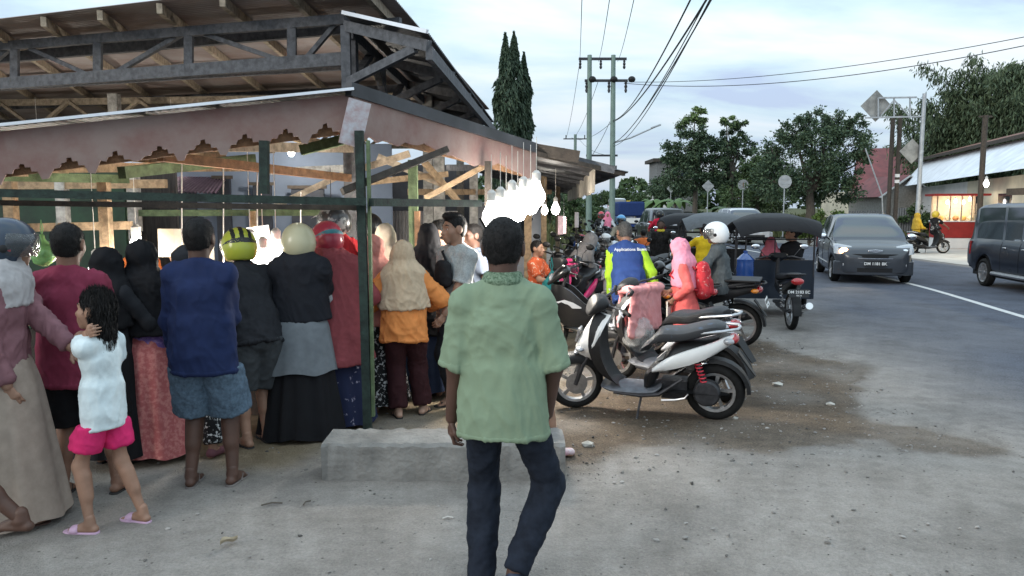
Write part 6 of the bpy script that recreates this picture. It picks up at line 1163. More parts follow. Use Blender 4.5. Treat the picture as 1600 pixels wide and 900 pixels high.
l0, l1 = P(955, 224, YP) - V(*up2.location), P(1031, 195, YP) - V(*up2.location); MB().tube([l0, l0 * .6 + l1 * .4 + V(0, 0, -.10), l1], [.05, .045, .04], 8).build('lamp_arm', M_polegrey, up2); MB().beam(l1 - nrm(l1 - l0) * .5, l1 + V(.05, 0, .01), .22, .10).build('lamp_head', M_polegrey, up2, bevel=.03); MB().box((0, -.2, zz(268, YP)), (.35, .25, .6)).build('meter_box', M_darkmetal, up2, False)
MB().box((-.6, 0, zz(243, YP)), (1.7, .1, .1)).build('crossarm', M_darkmetal, up2, False)
p3 = empty('utility_pole', at(897, 75), 0, 'small distant pole with three insulators seen over the eave tip', 'utility pole'); MB().tube([(0, 0, 0), (0, 0, zz(210, 75))], .14, 8).build('shaft', M_pole, p3); MB().box((0, 0, zz(217, 75)), (2.3, .12, .1)).build('crossarm', M_darkmetal, p3, False)
for xx in (-.9, 0, .9): MB().tube([(xx, 0, zz(217, 75)), (xx, 0, zz(211, 75))], .05, 6).build('insulator', M_darkmetal, p3)
def wire(label, a, b, sag, r=.012, group='overhead wires', n=26): 
    a, b = V(*a), V(*b); t = np.linspace(0, 1, n)[:, None]; pts = a + (b - a) * t - V(0, 0, 1) * sag * 4 * t * (1 - t); o = MB().tube(pts - a, r, 5).build('overhead_wire', M_wire, None); o.location = tuple(a); tag(o, label, 'wire', group)
for i, (px, qx) in enumerate(((906, 911), (935, 961), (965, 1003))): wire(('leftmost', 'middle', 'rightmost')[i] + ' of the three thin wires rising from the top crossarm', P(px, 96, YP), P(qx, -60, 14), .25, .010)
for i, (x0, y0, x1_, y1_, r_) in enumerate(((958, 190, 1140, -60, .030), (958, 224, 1150, -70, .022), (960, 222, 1135, -60, .016), (958, 188, 1108, -60, .024), (960, 228, 1142, -64, .018))): wire('%s cable of the heavy bundle sweeping from the right pole to the top edge' % ('thickest', 'second thickest', 'thinnest', 'upper steep', 'lowest slack')[i], P(x0, y0, YP), P(x1_, y1_, 12), .45 + .03 * i, r_ * .7)
wire('upper of two wires running from the lower crossarm to the right edge', P(975, 128, YP), P(1700, 38, 24), .5, .014); wire('lower of two wires running from the lower crossarm to the right edge', P(975, 130, YP), P(1700, 50, 24), .7, .016)
for i, (a, b, s_) in enumerate(((P(893, 215, 75), P(957, 190, YP), .5), (P(903, 215, 75), P(957, 243, YP), .4), (P(925, 243, YP), P(953, 190, YP), .1), (P(885, 215, 75), P(906, 96, YP), .4), (P(897, 215, 75), P(935, 126, YP), .4))): wire('%s slack wire linking the small distant pole with the twin poles' % ('first', 'low', 'short inner', 'long outer', 'steep')[i], a, b, s_, .014)
# ---------------------------------------------------------------- road signs
M_signback = mat('sign_back', (.40, .41, .42), .55, .4, var=.12, scale=4)
def sign_post(label, px, py, Y, r, shape, group='road signs seen from behind', pole=.035, flecks=False):
    b = at(px, Y); zc = zz(py, Y); o = empty('road_sign', b, 0, label, 'road sign', group); MB().tube([(0, 0, 0), (0, 0, zc + r * .6)], pole, 8).build('pole', M_polegrey, o)
    n = 28 if shape == 'round' else 4; ang = np.arange(n) * 2 * PI / n; MB().prism([V(math.cos(a) * r, -.045, zc + math.sin(a) * r) for a in ang], (0, 0, 0), (0, -.012, 0)).build('sign_plate', M_signback, o, False)
    MB().box((0, -.065, zc + r * .35), (r * 1.3, .012, .03)).box((0, -.065, zc - r * .35), (r * 1.3, .012, .03)).build('bracket', M_polegrey, o, False)
    if flecks: MB().box((0, -.068, zc), (r * .18, .006, r * .9)).build('rust_streak', W_red, o, False)
sign_post('large round sign on a thin pole, seen from behind, above the tricycle hood', 1220, 284, 42, .36, 'round'); sign_post('smaller round sign with a rust streak, farther along the verge', 1156, 289, 52, .36, 'round', flecks=True); sign_post('pale diamond sign among the banana plants', 1102, 291, 52, .42, 'diamond'); sign_post('faint small diamond sign farthest along the verge', 1045, 294, 68, .42, 'diamond')
gp = empty('sign_gantry', at(1427, 31), 0, 'tall grey sign gantry with two diamond signs seen from behind', 'sign gantry'); zp = lambda py: zz(py, 31); go = V(*gp.location); gq = lambda px, py: P(px, py, 31) - go
MB().tube([(0, 0, 0), (.03, 0, zp(146))], [.09, .075], 12).build('pole', M_polegrey, gp)
for n_, a, b in (('arm', gq(1372, 153), gq(1432, 152)), ('arm', gq(1352, 184), gq(1440, 182))): MB().beam(a, b, .07, .06).build(n_, M_polegrey, gp, False)
for x in (1372, 1397, 1422): MB().beam(gq(x, 153), gq(x, 184), .05, .05).build('strut', M_polegrey, gp, False)
for a, b in ((1397, 1420), (1397, 1376)): MB().beam(gq(a, 156), gq(b, 181), .04, .04).build('strut', M_polegrey, gp, False)
for (cx, cy, r_) in ((1371, 165, .62), (1427, 236, .50)): c = gq(cx, cy) + V(0, .10, 0); MB().prism([c + V(math.cos(a) * r_, 0, math.sin(a) * r_) for a in np.arange(4) * PI / 2], (0, 0, 0), (0, .02, 0)).build('sign_plate', mat('sign_back_dull', (.26, .26, .25), .6, .3, var=.3, scale=3), gp, False)
for i, px in enumerate((1382, 1393)): 
    o = empty('dark_post', at(px, 33), 0, ('plain black pole left of the gantry pole', 'black pole with a white band beside the gantry')[i], 'pole'); MB().tube([(0, 0, 0), (0, 0, zz(185 - 5 * i, 33))], .09, 10).build('shaft', W_dark, o)
    if i: MB().lathe([(.096, zz(277, 33)), (.096, zz(272, 33))], (0, 0, 0), (0, 0, 1), 12).lathe([(.096, zz(286, 33)), (.096, zz(281, 33))], (0, 0, 0), (0, 0, 1), 12).build('white_band', mat('band_white', (.7, .7, .7), .6), o)
o = empty('dark_post', at(1523, 30), 0, 'black pole with a cross wire rising through the white house roof', 'pole'); MB().tube([(0, 0, 0), (0, 0, zz(180, 30))], .10, 10).build('shaft', W_dark, o); MB().box((0, 0, zz(182, 30)), (.5, .06, .06)).build('crossarm', W_dark, o, False)
o = empty('leaning_pole', at(1378, 36), 0, 'thin pale pole leaning beside the lattice fence', 'pole'); MB().tube([P(1378, 305, 36) - at(1378, 36) , P(1352, 232, 36) - at(1378, 36)], .03, 6).tube([P(1378, 305, 36) - at(1378, 36), (0.02, 0, 0)], .03, 6).build('shaft', M_polegrey, o)
o = empty('guide_post', at(1080, 52), 0, 'white roadside guide post left of the diamond sign', 'guide post'); MB().tube([(0, 0, 0), (0, 0, 1.1)], .06, 8).build('shaft', M_polegrey, o)
# ---------------------------------------------------------------- houses across the road
M_wallw = mat('wall_white', (.66, .66, .66), .85, var=.1, scale=1.2, bump=.15); M_wallc = mat('wall_cream', (.60, .54, .42), .85, var=.12, scale=1.2)
hs = empty('white_house', (22, 46, 0), 0, 'white walled roadside house with a bright tin awning roof', 'house'); hO = V(22, 46, 0)
E0, E1 = V(25.6, 51, 3.15), V(15.8, 20.0, 3.15); K0, K1 = V(26.6, 50.2, 4.75), V(18.6, 20, 4.75); ed = nrm(E1 - E0); inn_ = nrm(K1 - E1) * V(1, 1, 0)
M_redroof = mat('roof_red', (.17, .045, .045), .7, .1, var=.3, scale=1.5, bump=.2, bscale=6); M_rust = mat('roof_rust', (.20, .10, .075), .7, .2, var=.35, scale=2)
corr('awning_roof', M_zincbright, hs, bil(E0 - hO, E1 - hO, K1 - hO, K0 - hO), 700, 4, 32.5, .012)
w0, w1 = E0 + V(1.0, -.3, 0), E1 + V(1.0, 0, 0); fl = lambda p, z: V(p[0], p[1], z) - hO
for k, (s0, s1, m) in enumerate(((.02, .40, M_wallw), (.40, 1., M_wallc))): p, q = w0 + (w1 - w0) * s0, w0 + (w1 - w0) * s1; MB().beam(fl(p, 1.5), fl(q, 1.5), .15, 3.1).build('wall', m, hs, False)
MB().beam(fl(w0, 1.5), fl(w0 + V(5, 0, 0), 1.5), .15, 3.0).build('wall', M_wallw, hs, False)
U0, U1 = K0 + V(-.4, .3, .12), K1 + V(-.3, 0, .12); corr('main_roof', M_rust, hs, bil(U0 - hO, U1 - hO, U1 + V(4, 1, 1.0) - hO, U0 + V(4, 1, 1.0) - hO), 500, 3, 31, .012); MB().beam(U0 - hO - V(0, 0, .06), U1 - hO - V(0, 0, .06), .08, .16).build('fascia_board', W_dark, hs, False)
for t in (.47, .62): p = w0 + (w1 - w0) * t - V(.09, 0, 0); MB().box(fl(p, 1.9), (.05, 1.6, .9), -math.atan2(ed[0], -ed[1]) * 0).build('window', M_glass, hs, False)
c1 = w0 + (w1 - w0) * .8 - V(.1, 0, 0); MB().beam(fl(c1 + V(0, 3, 0), 2.35), fl(c1 - V(0, 3, 0), 2.35), .1, .25).build('lintel', W_dark, hs, False)
cn = V(16.2, 19.6, 2.55); corr('side_canopy', M_zincbright, hs, bil(cn + V(-1.2, 1.5, -.1) - hO, cn + V(-1.6, -4, -.1) - hO, cn + V(1.5, -4, .7) - hO, cn + V(1.5, 1.5, .7) - hO), 160, 3, 5.5, .012)
c = P(1541, 287, 27); bulb('bright bulb under the eave of the white house', c, up_(c, .35), 160, .09, None, (1, .85, .6))
rh = empty('red_roof_house', at(1420, 62), 0, 'house with a long dull red roof behind the trees', 'house'); rO = V(*rh.location); q0, q1 = P(1335, 297, 58), P(1500, 300, 58); MB().rings([[q0 - rO, q1 - rO], [P(1340, 232, 64) - rO, P(1490, 230, 64) - rO]], closed=False).build('roof', M_redroof, rh, False); MB().rings([[P(1340, 232, 64) - rO, P(1490, 230, 64) - rO], [P(1330, 300, 72) - rO, P(1500, 300, 72) - rO]], closed=False).build('roof', M_redroof, rh, False); MB().box((0, 4, 1.4), (8, 9, 2.8)).build('wall', M_wallc, rh, False)
gh = empty('gabled_house', at(1408, 50), 0, 'small house with a pale gable beside the gantry pole', 'house'); gO = V(*gh.location); MB().prism([V(-1.5, 0, 0), V(1.5, 0, 0), V(1.5, 0, 2.5), V(0, 0, 3.6), V(-1.5, 0, 2.5)], (0, 0, 0), (0, 5, 0)).build('wall', mat('wall_grey', (.30, .29, .27), .9, var=.2), gh, False)
for s in (-1, 1): MB().beam(V(s * 1.9, -.4, 2.35), V(0, -.4, 3.75), .08, .2, (0, 1, 0)).build('barge_board', mat('board_pale', (.55, .55, .54), .7), gh, False); MB().rings([[V(s * 1.9, -.4, 2.4), V(s * 1.9, 5.3, 2.4)], [V(0, -.4, 3.82), V(0, 5.3, 3.82)]], closed=False).build('roof', M_redroof, gh, False)
fh = empty('far_house', at(1048, 95), 0, 'grey upper storey of a distant house above the far trees', 'house'); MB().box((0, 0, 3.0), (5, 5, 6)).build('wall', mat('wall_dullgrey', (.16, .16, .16), .9, var=.2), fh, False); MB().box((0, 0, 6.1), (6, 6, .4)).build('roof', W_dark, fh, False); MB().box((1, -2.55, 4.6), (1.2, .1, 1.2)).build('window', M_glass, fh, False)
lf = empty('lattice_fence', at(1340, 41), 0, 'dark timber fence with upright slats left of the black poles', 'fence'); q = at(1384, 41) - at(1325, 41)
for k in range(16): MB().box(V(-.6, 0, 0) + q * k / 15 + V(0, 0, .8), (.05, .03, 1.6)).build('slat', W_grey, lf, False)
for z in (.5, 1.3): MB().beam(V(-.6, .03, z), q + V(-.6, .03, z), .03, .08).build('rail', W_grey, lf, False)
cf = empty('corrugated_fence', at(1395, 44), 0, 'dull corrugated metal fence between the black poles and white house', 'fence'); q = at(1432, 44) - at(1395, 44); MB().grid(lambda u, v: q * u + V(0, .03 * math.sin(u * 60), v * 1.75), np.linspace(0, 1, 120), (0, 1)).build('sheet', mat('fence_grey', (.16, .165, .17), .7, .2, var=.2), cf)
# lit food cart in front of the white house
fc = empty('food_cart', P(1490, 383, 34) * V(1, 1, 0), R(-14), 'red food cart with glass case lit by bright tubes before the white house', 'food cart'); M_cartred = paint('cart_red', (.28, .022, .02), .5, .1, var=.15)
MB().box((0, 0, .22), (1.75, .9, .44)).build('base', M_wallw, fc, False); MB().box((0, 0, .80), (1.8, .95, .70)).build('cabinet', M_cartred, fc, bevel=.02); MB().box((0, 0, 1.17), (1.84, 1., .04)).build('shelf', M_wallw, fc, False); MB().box((0, -.1, 2.32), (2.2, 1.5, .09)).build('roof', M_cartred, fc, False)
for x in (-.86, -.35, .1, .5, .86): MB().box((x, -.44, 1.74), (.05, .05, 1.12)).build('case_post', W_pale, fc, False)
for x in (-.86, .86): MB().box((x, .42, 1.74), (.05, .05, 1.12)).build('case_post', W_pale, fc, False)
MB().box((0, .45, 1.74), (1.7, .03, 1.1)).build('back_panel', mat('panel_cream', (.62, .52, .36), .7), fc, False)
for k, x in enumerate((-.6, -.3, 0, .3, .6)): MB().sphere((x, -.05, 1.30), (.13, .16, .12), 12, 8).build('snack_heap', mat('snack_%d' % (k % 3), ((.55, .32, .08), (.6, .5, .3), (.45, .18, .06))[k % 3], .7, var=.4, scale=20, bump=.6), fc)
MB().box((.75, -.42, 1.5), (.02, .5, .9)).build('glass_pane', M_visor, fc, False)
for k, (x, z) in enumerate(((-.55, 2.0), (-.2, 2.05), (.15, 2.0), (.42, 2.12))): c = V(*fc.location) + V(x, -.3 - .2 * 0, z); bulb('tube lamp %s in the red food cart' % ('at the left end', 'left of centre', 'right of centre', 'highest at the right')[k], c, None, 12, .06, 'lamps in the food cart', (1, .9, .72))
# ---------------------------------------------------------------- vehicles on the road
p_grey = paint('gunmetal', (.045, .050, .060), .32, .8); p_navy = paint('navy_black', (.014, .018, .028), .3, .8); p_white = paint('white', (.70, .70, .69), .3, .6); p_black = paint('black', (.012, .012, .013), .3, .7); p_silver = mat('paint_silver', (.50, .51, .54), .32, .5, var=.05, coat=.6); p_pink = paint('pink', (.72, .035, .17), .3, .7); p_red = paint('red', (.5, .02, .04), .3, .6); p_blue = paint('blue', (.02, .06, .25), .3, .6); p_white2 = paint('pearl', (.5, .51, .54), .3, .6)
c_ = car('dark grey hatchback with one lit headlamp driving towards the camera', 8.80, 19.4, 165, HATCH, p_grey, badge='wing', platetxt='DM 1181 BK', lamp_on=True, mirror_m=M_chrome); c_.scale = (1.07, 1.07, 1.06)
lp = bpy.data.lights.new('headlamp_light', 'SPOT'); lp.energy = 25; lp.spot_size = R(70); lp.color = (1, .75, .45); lp.shadow_soft_size = .06; lo_ = bpy.data.objects.new('headlamp_light', lp); COL.objects.link(lo_); lo_.parent = c_; lo_.location = (.6, 1.95, .62); lo_.rotation_euler = (R(82), 0, 0)
car('dark blue boxy van cut off by the right edge', 11.15, 15.7, 172, BOXVAN, p_navy, mirror_m=M_chrome)
M_stick = mat('sticker_red', (.55, .06, .10), .5, col2=(.6, .5, .5), scale=6)
car('black estate car seen from behind with a red sticker on its rear window', 6.9, 36, 0, SUV, p_black, fine=False, rearstick=M_stick)
car('silver car with grey windscreen approaching beyond the tricycles', 11.35, 38, 180, SUV, p_silver, fine=False)
car('small white van approaching far down the road', at(963, 80)[0], 80, 180, MINIVAN, p_white, fine=False, z=float(terr(80)))
tk = car('dark blue pickup loaded under a blue tarpaulin, seen from behind far off', at(977, 54)[0], 54, 0, SUV, p_blue, fine=False, z=float(terr(54))); MB().box((0, -1.2, 1.55), (1.75, 2.4, 1.0)).build('cargo_cover', cloth('tarp_blue', (.02, .04, .13)), tk, bevel=.12); MB().box((0, -2.3, .78), (1.7, .06, .35)).build('tailgate', p_white, tk, False)
car('white minivan parked behind the timber posts of the stall', -.25, 17.2, 4, MINIVAN, p_white2, fine=False)
kk = empty('roadside_kiosk', at(1012, 92), 0, 'tiny pale kiosk with a yellow panel where the road bends away', 'kiosk'); MB().box((1.0, 0, 1.2), (2.4, 2, 2.4)).build('wall', M_wallw, kk, False); MB().box((1., 0, 2.5), (3.2, 2.6, .15)).build('roof', M_zincbright, kk, False); MB().box((-1.6, 0, .8), (2.2, .2, 1.2)).build('yellow_panel', mat('panel_yellow', (.6, .45, .05), .6), kk, False)
# ---------------------------------------------------------------- parked and ridden motorbikes
pa, pb = G(1122, 655), G(906, 639); yawA = math.degrees(math.atan2(-(pb - pa)[0], (pb - pa)[1])); cA_ = (pa + pb) / 2
M_redspring = mat('spring_red', (.50, .03, .05), .4); seatw = mat('seat_worn', (.022, .024, .028), .5, scale=7, col2=(.05, .09, .16), ramp=(.58, .72), bump=.15, bscale=200)
sA_ = motorbike('white scooter with red rear spring parked nearest on the gravel', cA_[0] - .03, cA_[1] + .02, yawA - 2, p_white, spring=M_redspring, mirrors=False, lean=7, steer=22, seatm=seatw, group='parked scooters'); sA_.scale = (.95, .95, .96)
nA = V(math.cos(R(yawA)), math.sin(R(yawA)), 0)
sB = motorbike('second white scooter hidden behind the first, with a pink jacket on its bars', 1.50, 7.30, 42, p_white2, mirrors=False, lean=7, steer=12, group='parked scooters')
motorbike('black step-through motorcycle with spoked wheels behind the green shirt man', 1.02, 9.15, 78, p_black, style='under', rims='spoke', rimm=M_chrome, stripe=p_white2, steer=8, lean=6, group='parked motorcycles')
motorbike('black motorcycle with flat rear carrier and white plate carrying the white helmet rider', 2.30, 9.85, 66, p_black, style='under', rack=True, platetxt=('DM 57 BE', '07-24'), platew=True, rims='cast', group='parked motorcycles')
motorbike('pink scooter facing the camera beside the timber posts', .78, 10.9, 150, p_pink, steer=-15, lean=5, group='parked scooters', body2=p_pink)
motorbike('silver and black motorcycle between the blue jacket man and pink veil woman', 1.70, 9.6, 60, p_silver, style='under', group='parked motorcycles', lean=5)
motorbike('crimson scooter in the second row with a blue helmet on its mirror', 1.45, 12.6, 140, p_red, steer=14, lean=6, group='parked scooters', mirm=M_chrome)
rowc = [(p_black, 'black', 'under'), (p_white2, 'pearl white', 'scooter'), (p_blue, 'blue', 'under'), (p_black, 'all-black', 'scooter'), (p_silver, 'silver', 'under'), (p_red, 'dark red', 'under'), (p_white, 'white', 'scooter'), (p_black, 'black and chrome', 'under'), (p_blue, 'navy', 'scooter'), (p_silver, 'grey', 'scooter')]
pos = [(908, 14.4, 150), (938, 15.2, 132), (905, 17.2, 155), (930, 18.2, 140), (955, 17.4, 120), (912, 20.5, 150), (936, 21.6, 138), (958, 22.5, 125), (942, 25.5, 140), (960, 27.5, 130)]
wh_ = ['nearest the stall posts', 'right beside the first of the row', 'by the thin sign post', 'in the middle of the row', 'at the road side of the row', 'half hidden in the fourth rank', 'behind the blue helmet', 'near the pale jacket rider', 'next to the right utility pole', 'farthest in the row by the pole']
for (px, Y, yw), (pc, cn, stl), w_ in zip(pos, rowc, wh_): motorbike('%s %s %s' % (cn, 'scooter' if stl == 'scooter' else 'motorcycle', w_), at(px, Y)[0], Y, yw, pc, style=stl, fine=False, group='motorbikes parked in rows by the stall', mirm=M_chrome)
motorbike('black scooter stopped before the red food cart across the road', at(1446, 29.6)[0], 29.6, -86, p_black, fine=False, lean=2, rims='cast', steer=-10)
mr = [(872, 12.4, 158, p_black, 'under', 'black motorcycle just behind the pink scooter by the posts'), (898, 13.2, 150, p_blue, 'scooter', 'blue scooter squeezed between the pink and crimson scooters'), (972, 13.6, 128, p_black, 'under', 'black motorcycle behind the blue jacket man'), (1000, 14.6, 120, p_white2, 'scooter', 'pearl scooter at the road side near the black jacket walker'), (925, 16.2, 150, p_red, 'under', 'wine red motorcycle in the third rank of the row'), (975, 16.6, 122, p_silver, 'under', 'silver motorcycle in the third rank nearest the road'), (896, 19.0, 158, p_black, 'scooter', 'black scooter at the stall side of the fourth rank'), (948, 20.0, 140, p_blue, 'under', 'blue motorcycle in the middle of the fifth rank'), (925, 23.8, 150, p_white, 'under', 'white motorcycle in the sixth rank of the row'), (955, 24.6, 135, p_black, 'scooter', 'black scooter in the sixth rank near the pole'), (912, 11.4, 140, p_black, 'under', 'black motorcycle right of the pink scooter, handlebars to the camera')]
for px, Y, yw, pc, stl, lb in mr: motorbike(lb, at(px, Y)[0], Y, yw, pc, style=stl, fine=False, group='motorbikes parked in rows by the stall', mirm=M_chrome)
tr1 = tricycle('nearest motor tricycle with a worn black hood and plate at the rear', 4.02, 10.95, -6, cloth('hood_black', (.016, .016, .018), rough=.6), paint('tub_darkblue', (.012, .018, .03), .4, .4), p_black, 'motor tricycles', ('DM 2183 EC', '08-24')); tr1.scale = (1, 1, .955)
tr2 = tricycle('middle motor tricycle with a grey-edged hood behind the white helmet rider', at(1118, 15.2)[0] - .1, 14.4, -8, cloth('hood_grey', (.10, .11, .12), rough=.6), p_black, p_silver, 'motor tricycles', None, False); tr2.scale = (1, 1, .95)
tr3 = tricycle('farthest motor tricycle under a flat black hood near the estate car', at(1066, 19.5)[0], 18.6, -6, cloth('hood_black', (.016, .016, .018)), p_black, p_black, 'motor tricycles', None, False); tr3.scale = (1, 1, .93)
# ---------------------------------------------------------------- people
PI2 = 2 * PI
def who(label, px, fy_, hy_, yaw, hands=(None, None), Y=None, hk=1., **k):
    g = G(px, fy_) if Y is None else P(px, 450, Y); x, y = g[0], g[1]; h = P(px, hy_, y)[2] * hk; h = k.pop('h', h); cy, sy = math.cos(R(yaw)), math.sin(R(yaw)); hs = []
    for q in hands:
        if q is None or len(q) == 4 or isinstance(q, np.ndarray): hs.append(None if q is None else V(*q[:3])); continue
        w = P(q[0], q[1], y + q[2]) - V(x, y, k.get('z', 0)); hs.append(V(cy * w[0] + sy * w[1], -sy * w[0] + cy * w[1], w[2]))
    return person(label, x, y, yaw, h=h, hands=hs, **k)
def front(hh, sp=.16, f=.30): return (V(-sp, f, hh), V(sp, f, hh))
Lc = lambda a: (*a, 'local')
K = dict
c = cloth
denim = c('denim', (.085, .125, .17), var=.25, scale=60); blackc = c('black', (.012, .012, .014)); jeans = c('jeans_dark', (.014, .018, .028), var=.3); navy = c('navy', (.015, .024, .070)); maroon = c('maroon_tee', (.20, .033, .062)); sage = c('sage', (.200, .262, .178), scale=5, var=.06, wrinkle=.3); beigeskirt = c('beige_skirt', (.36, .29, .24)); mauve = c('mauve', (.22, .11, .125)); whitec = c('white_tee', (.62, .70, .72)); pinksh = c('pink_shorts', (.62, .03, .14)); M_slide = mat('slide_pink', (.55, .36, .50), .55, var=.08)
salmonskirt = c('salmon_print', (.42, .12, .12), scale=35, col2=(.55, .22, .20), ramp=(.45, .6)); purplep = c('purple_print', (.16, .10, .30), scale=45, col2=(.30, .20, .42), ramp=(.5, .62)); darkgrey = c('dark_grey', (.05, .055, .06)); charcoal = c('charcoal', (.022, .023, .027)); lightgrey = c('light_grey', (.38, .40, .42)); midgrey = c('mid_grey', (.15, .165, .18)); wine = c('wine_veil', (.23, .055, .062)); redc = c('red_tee', (.42, .025, .03)); pinkveil = c('salmon_veil', (.55, .24, .20)); beigeveil = c('beige_veil', (.52, .40, .28)); orange = c('orange', (.68, .25, .075)); maroonp = c('maroon_trousers', (.035, .012, .014)); greytee = c('grey_tee', (.33, .35, .35), scale=80, var=.15); navyfloral = c('navy_floral', (.02, .025, .06), scale=22, col2=(.35, .33, .42), ramp=(.62, .68)); bwfloral = c('black_white_print', (.015, .015, .016), scale=38, col2=(.5, .5, .5), ramp=(.55, .6)); creamveil = c('cream_veil', (.55, .48, .38)); M_sand = mat('sandal_black', (.02, .018, .018), .7); M_sandbr = mat('sandal_brown', (.10, .05, .04), .7)
crowd = 'people crowding round the stall'
# -- the man in front
gx = G(786, 938); gm, gF = person('man in sage green short sleeved shirt and dark jeans striding away in front', gx[0], gx[1], -4, h=P(785, 343, gx[1])[2] - .005, res=.011, skin_='dark', w=1.0, lean=1, side=0, hands=(V(-.245, .07, .74), V(.19, .11, .83)), poles=(V(-.2, -1, 0), V(.75, -.8, 0)), feet=((-.10, .03), (.06, -.06)), lift=(0, .10), kneepole=(V(0, 1, .1), V(.75, 1, 0)), fyaw=(6, -4), head=(4, 0, 0), curl=(.6, .9), palm=(V(.9, .3, 0), V(-1, 0, 0)),
    top=K(m=sage, sleeve=1.0, hem=.062, t=.014, loose=.030, flare=.008, cuff=.014, ts=.015, fold=.0125, ff=(10, 10, 3.4), collar=c('sage_pattern', (.06, .10, .06), scale=90, col2=(.2, .27, .19)), name='shirt'), bottom=K(m=jeans, t=.009, len=.99, flare=.014, fold=.008), shoes=K(m=mat('shoe_navy', (.02, .03, .06), .6), type='shoe'), group=None)
# -- left group
who('woman in dark helmet, mauve blouse and beige skirt holding the girl at the left edge', 13, 812, 350, -72, hands=((118, 548, .05), None), poles=(V(-.4, -.3, -1), None), skin_='tan', res=.013, w=1.06, lean=6, head=(4, 4, 0), eyes=True, top=K(m=mauve, sleeve=1.9, hem=.06, fold=.016, loose=.026), skirt=K(m=beigeskirt, hem=.04, flare=.07, fold=.06, n=8), hair=None, hijab=K(m=c('grey_veil', (.42, .40, .40)), len=.08), helmet=K(m=paint('helm_navy', (.02, .035, .06), .3, .8), band=p_red, size=1.03), shoes=K(m=M_sandbr, type='thong'), feet=((-.08, .12), (.10, .06)))
who('small girl in white tee, pink shorts and lilac slides with a hand to her ear', 172, 822, 463, 78, hands=((137, 521, -.07), Lc((.13, .10, .50))), poles=(V(-.1, .8, -2.), None), skin_='tan', res=.011, w=.86, headscale=1.22, eyes=True, hair='long', head=(-3, 8, 0), top=K(m=whitec, sleeve=.42, hem=.07, fold=.008, loose=.02, ts=.012, band=0), bottom=K(name='shorts', m=pinksh, len=.68, t=.014, flare=.018, fold=.01), shoes=K(m=M_slide, type='slide'), feet=((-.10, .06), (.09, -.12)), curl=(.8, .5))
who('man in maroon tee and black knee shorts seen from behind beside the girl', 128, 772, 353, 6, hands=((95, 470, .32), (160, 470, .34)), skin_='brown', res=.013, w=1.12, hair='short', top=K(m=maroon, sleeve=.62, hem=.09, fold=.013, loose=.028), bottom=K(name='shorts', m=blackc, len=1., t=.028, flare=.03), shoes=K(m=M_sand, type='thong'), feet=((-.10, 0), (.20, .05)), group=crowd)
who('woman in black headscarf mostly hidden right of the maroon shirt man', 182, 722, 390, -20, hands=(Lc((-.15, .3, 1.0)), Lc((.15, .3, 1.0))), skin_='brown', res=.018, hijab=K(m=blackc, len=.16), top=K(m=charcoal, sleeve=1.9), skirt=K(m=blackc), shoes=K(m=M_sand, type='thong'), group=crowd)
who('woman in black veil, purple blouse and long salmon skirt with her back turned', 236, 712, 379, -4, hands=((205, 520, .28), (262, 520, .28)), skin_='brown', res=.014, w=1.1, hijab=K(m=blackc, len=.215, w=1.05, fold=.014), top=K(m=purplep, sleeve=1.8, hem=.06, fold=.014), skirt=K(m=salmonskirt, hem=.05, flare=.13, fold=.085), shoes=K(m=M_sand, type='thong'), group=crowd)
who('man in long sleeved navy shirt and denim knee shorts with his back turned', 326, 757, 344, 2, hands=((272, 565, .12), (352, 520, .30)), poles=(None, V(.6, -1, -.4)), skin_='dark', res=.012, w=1.08, hair='short', top=K(m=navy, sleeve=1.75, hem=.075, fold=.017, loose=.034, t=.018, ff=(6, 6, 4)), bottom=K(name='shorts', m=denim, len=1., t=.026, flare=.03, fold=.010), shoes=K(m=mat('sandal_grey', (.16, .14, .13), .7), type='thong'), feet=((-.10, .0), (.15, .03)), group=crowd)
who('woman in black veil and black-white print dress behind the navy shirt man', 303, 712, 388, -8, hands=(Lc((-.15, .3, 1.0)), Lc((.15, .3, 1.0))), skin_='brown', res=.018, hijab=K(m=charcoal, len=.2), top=K(m=bwfloral, sleeve=1.8), bottom=K(m=bwfloral, len=.9, flare=.02), shoes=K(m=c('sneaker_pink', (.12, .05, .06)), type='shoe'), feet=((-.16, -.02), (.16, 0)), group=crowd)
who('stooping person in yellow and black helmet, dark jacket and grey shorts', 404, 694, 379, 40, hands=((385, 460, .30), (430, 450, .45)), skin_='tan', res=.013, w=1.12, lean=24, hk=1.08, head=(14, -10, 0), helmet=K(m=paint('helm_yellow', (.40, .43, .05), .3, .7), stripe=M_black_plastic, bands=((-.075, -.045), (-.018, .018), (.045, .075)), band=p_black), hair=None, top=K(m=charcoal, sleeve=1.8, hem=.06, fold=.015, loose=.03), bottom=K(name='shorts', m=darkgrey, len=1., t=.035, flare=.035, fold=.012), shoes=K(m=M_sand, type='thong'), feet=((-.09, 0), (.08, .05)), group=crowd)
who('woman in cream helmet, black veil, grey tunic and black skirt', 474, 680, 355, 8, hands=((450, 470, .40), (500, 480, .40)), skin_='brown', res=.013, w=1.06, lean=4, head=(12, 6, 0), hair=None, hijab=K(m=c('black_veil', (.016, .017, .022)), len=.24, fold=.014), helmet=K(m=paint('helm_cream', (.50, .46, .30), .35, .5), visor=False), top=K(m=lightgrey, sleeve=1.8, hem=-.02, fold=.015), pose_over=K(m=midgrey, hem=.52, flare=.05, fold=.04, out=.014), skirt=K(m=blackc, hem=.03, flare=.13, fold=.09, n=11), shoes=K(m=M_sand, type='thong'), group=crowd)
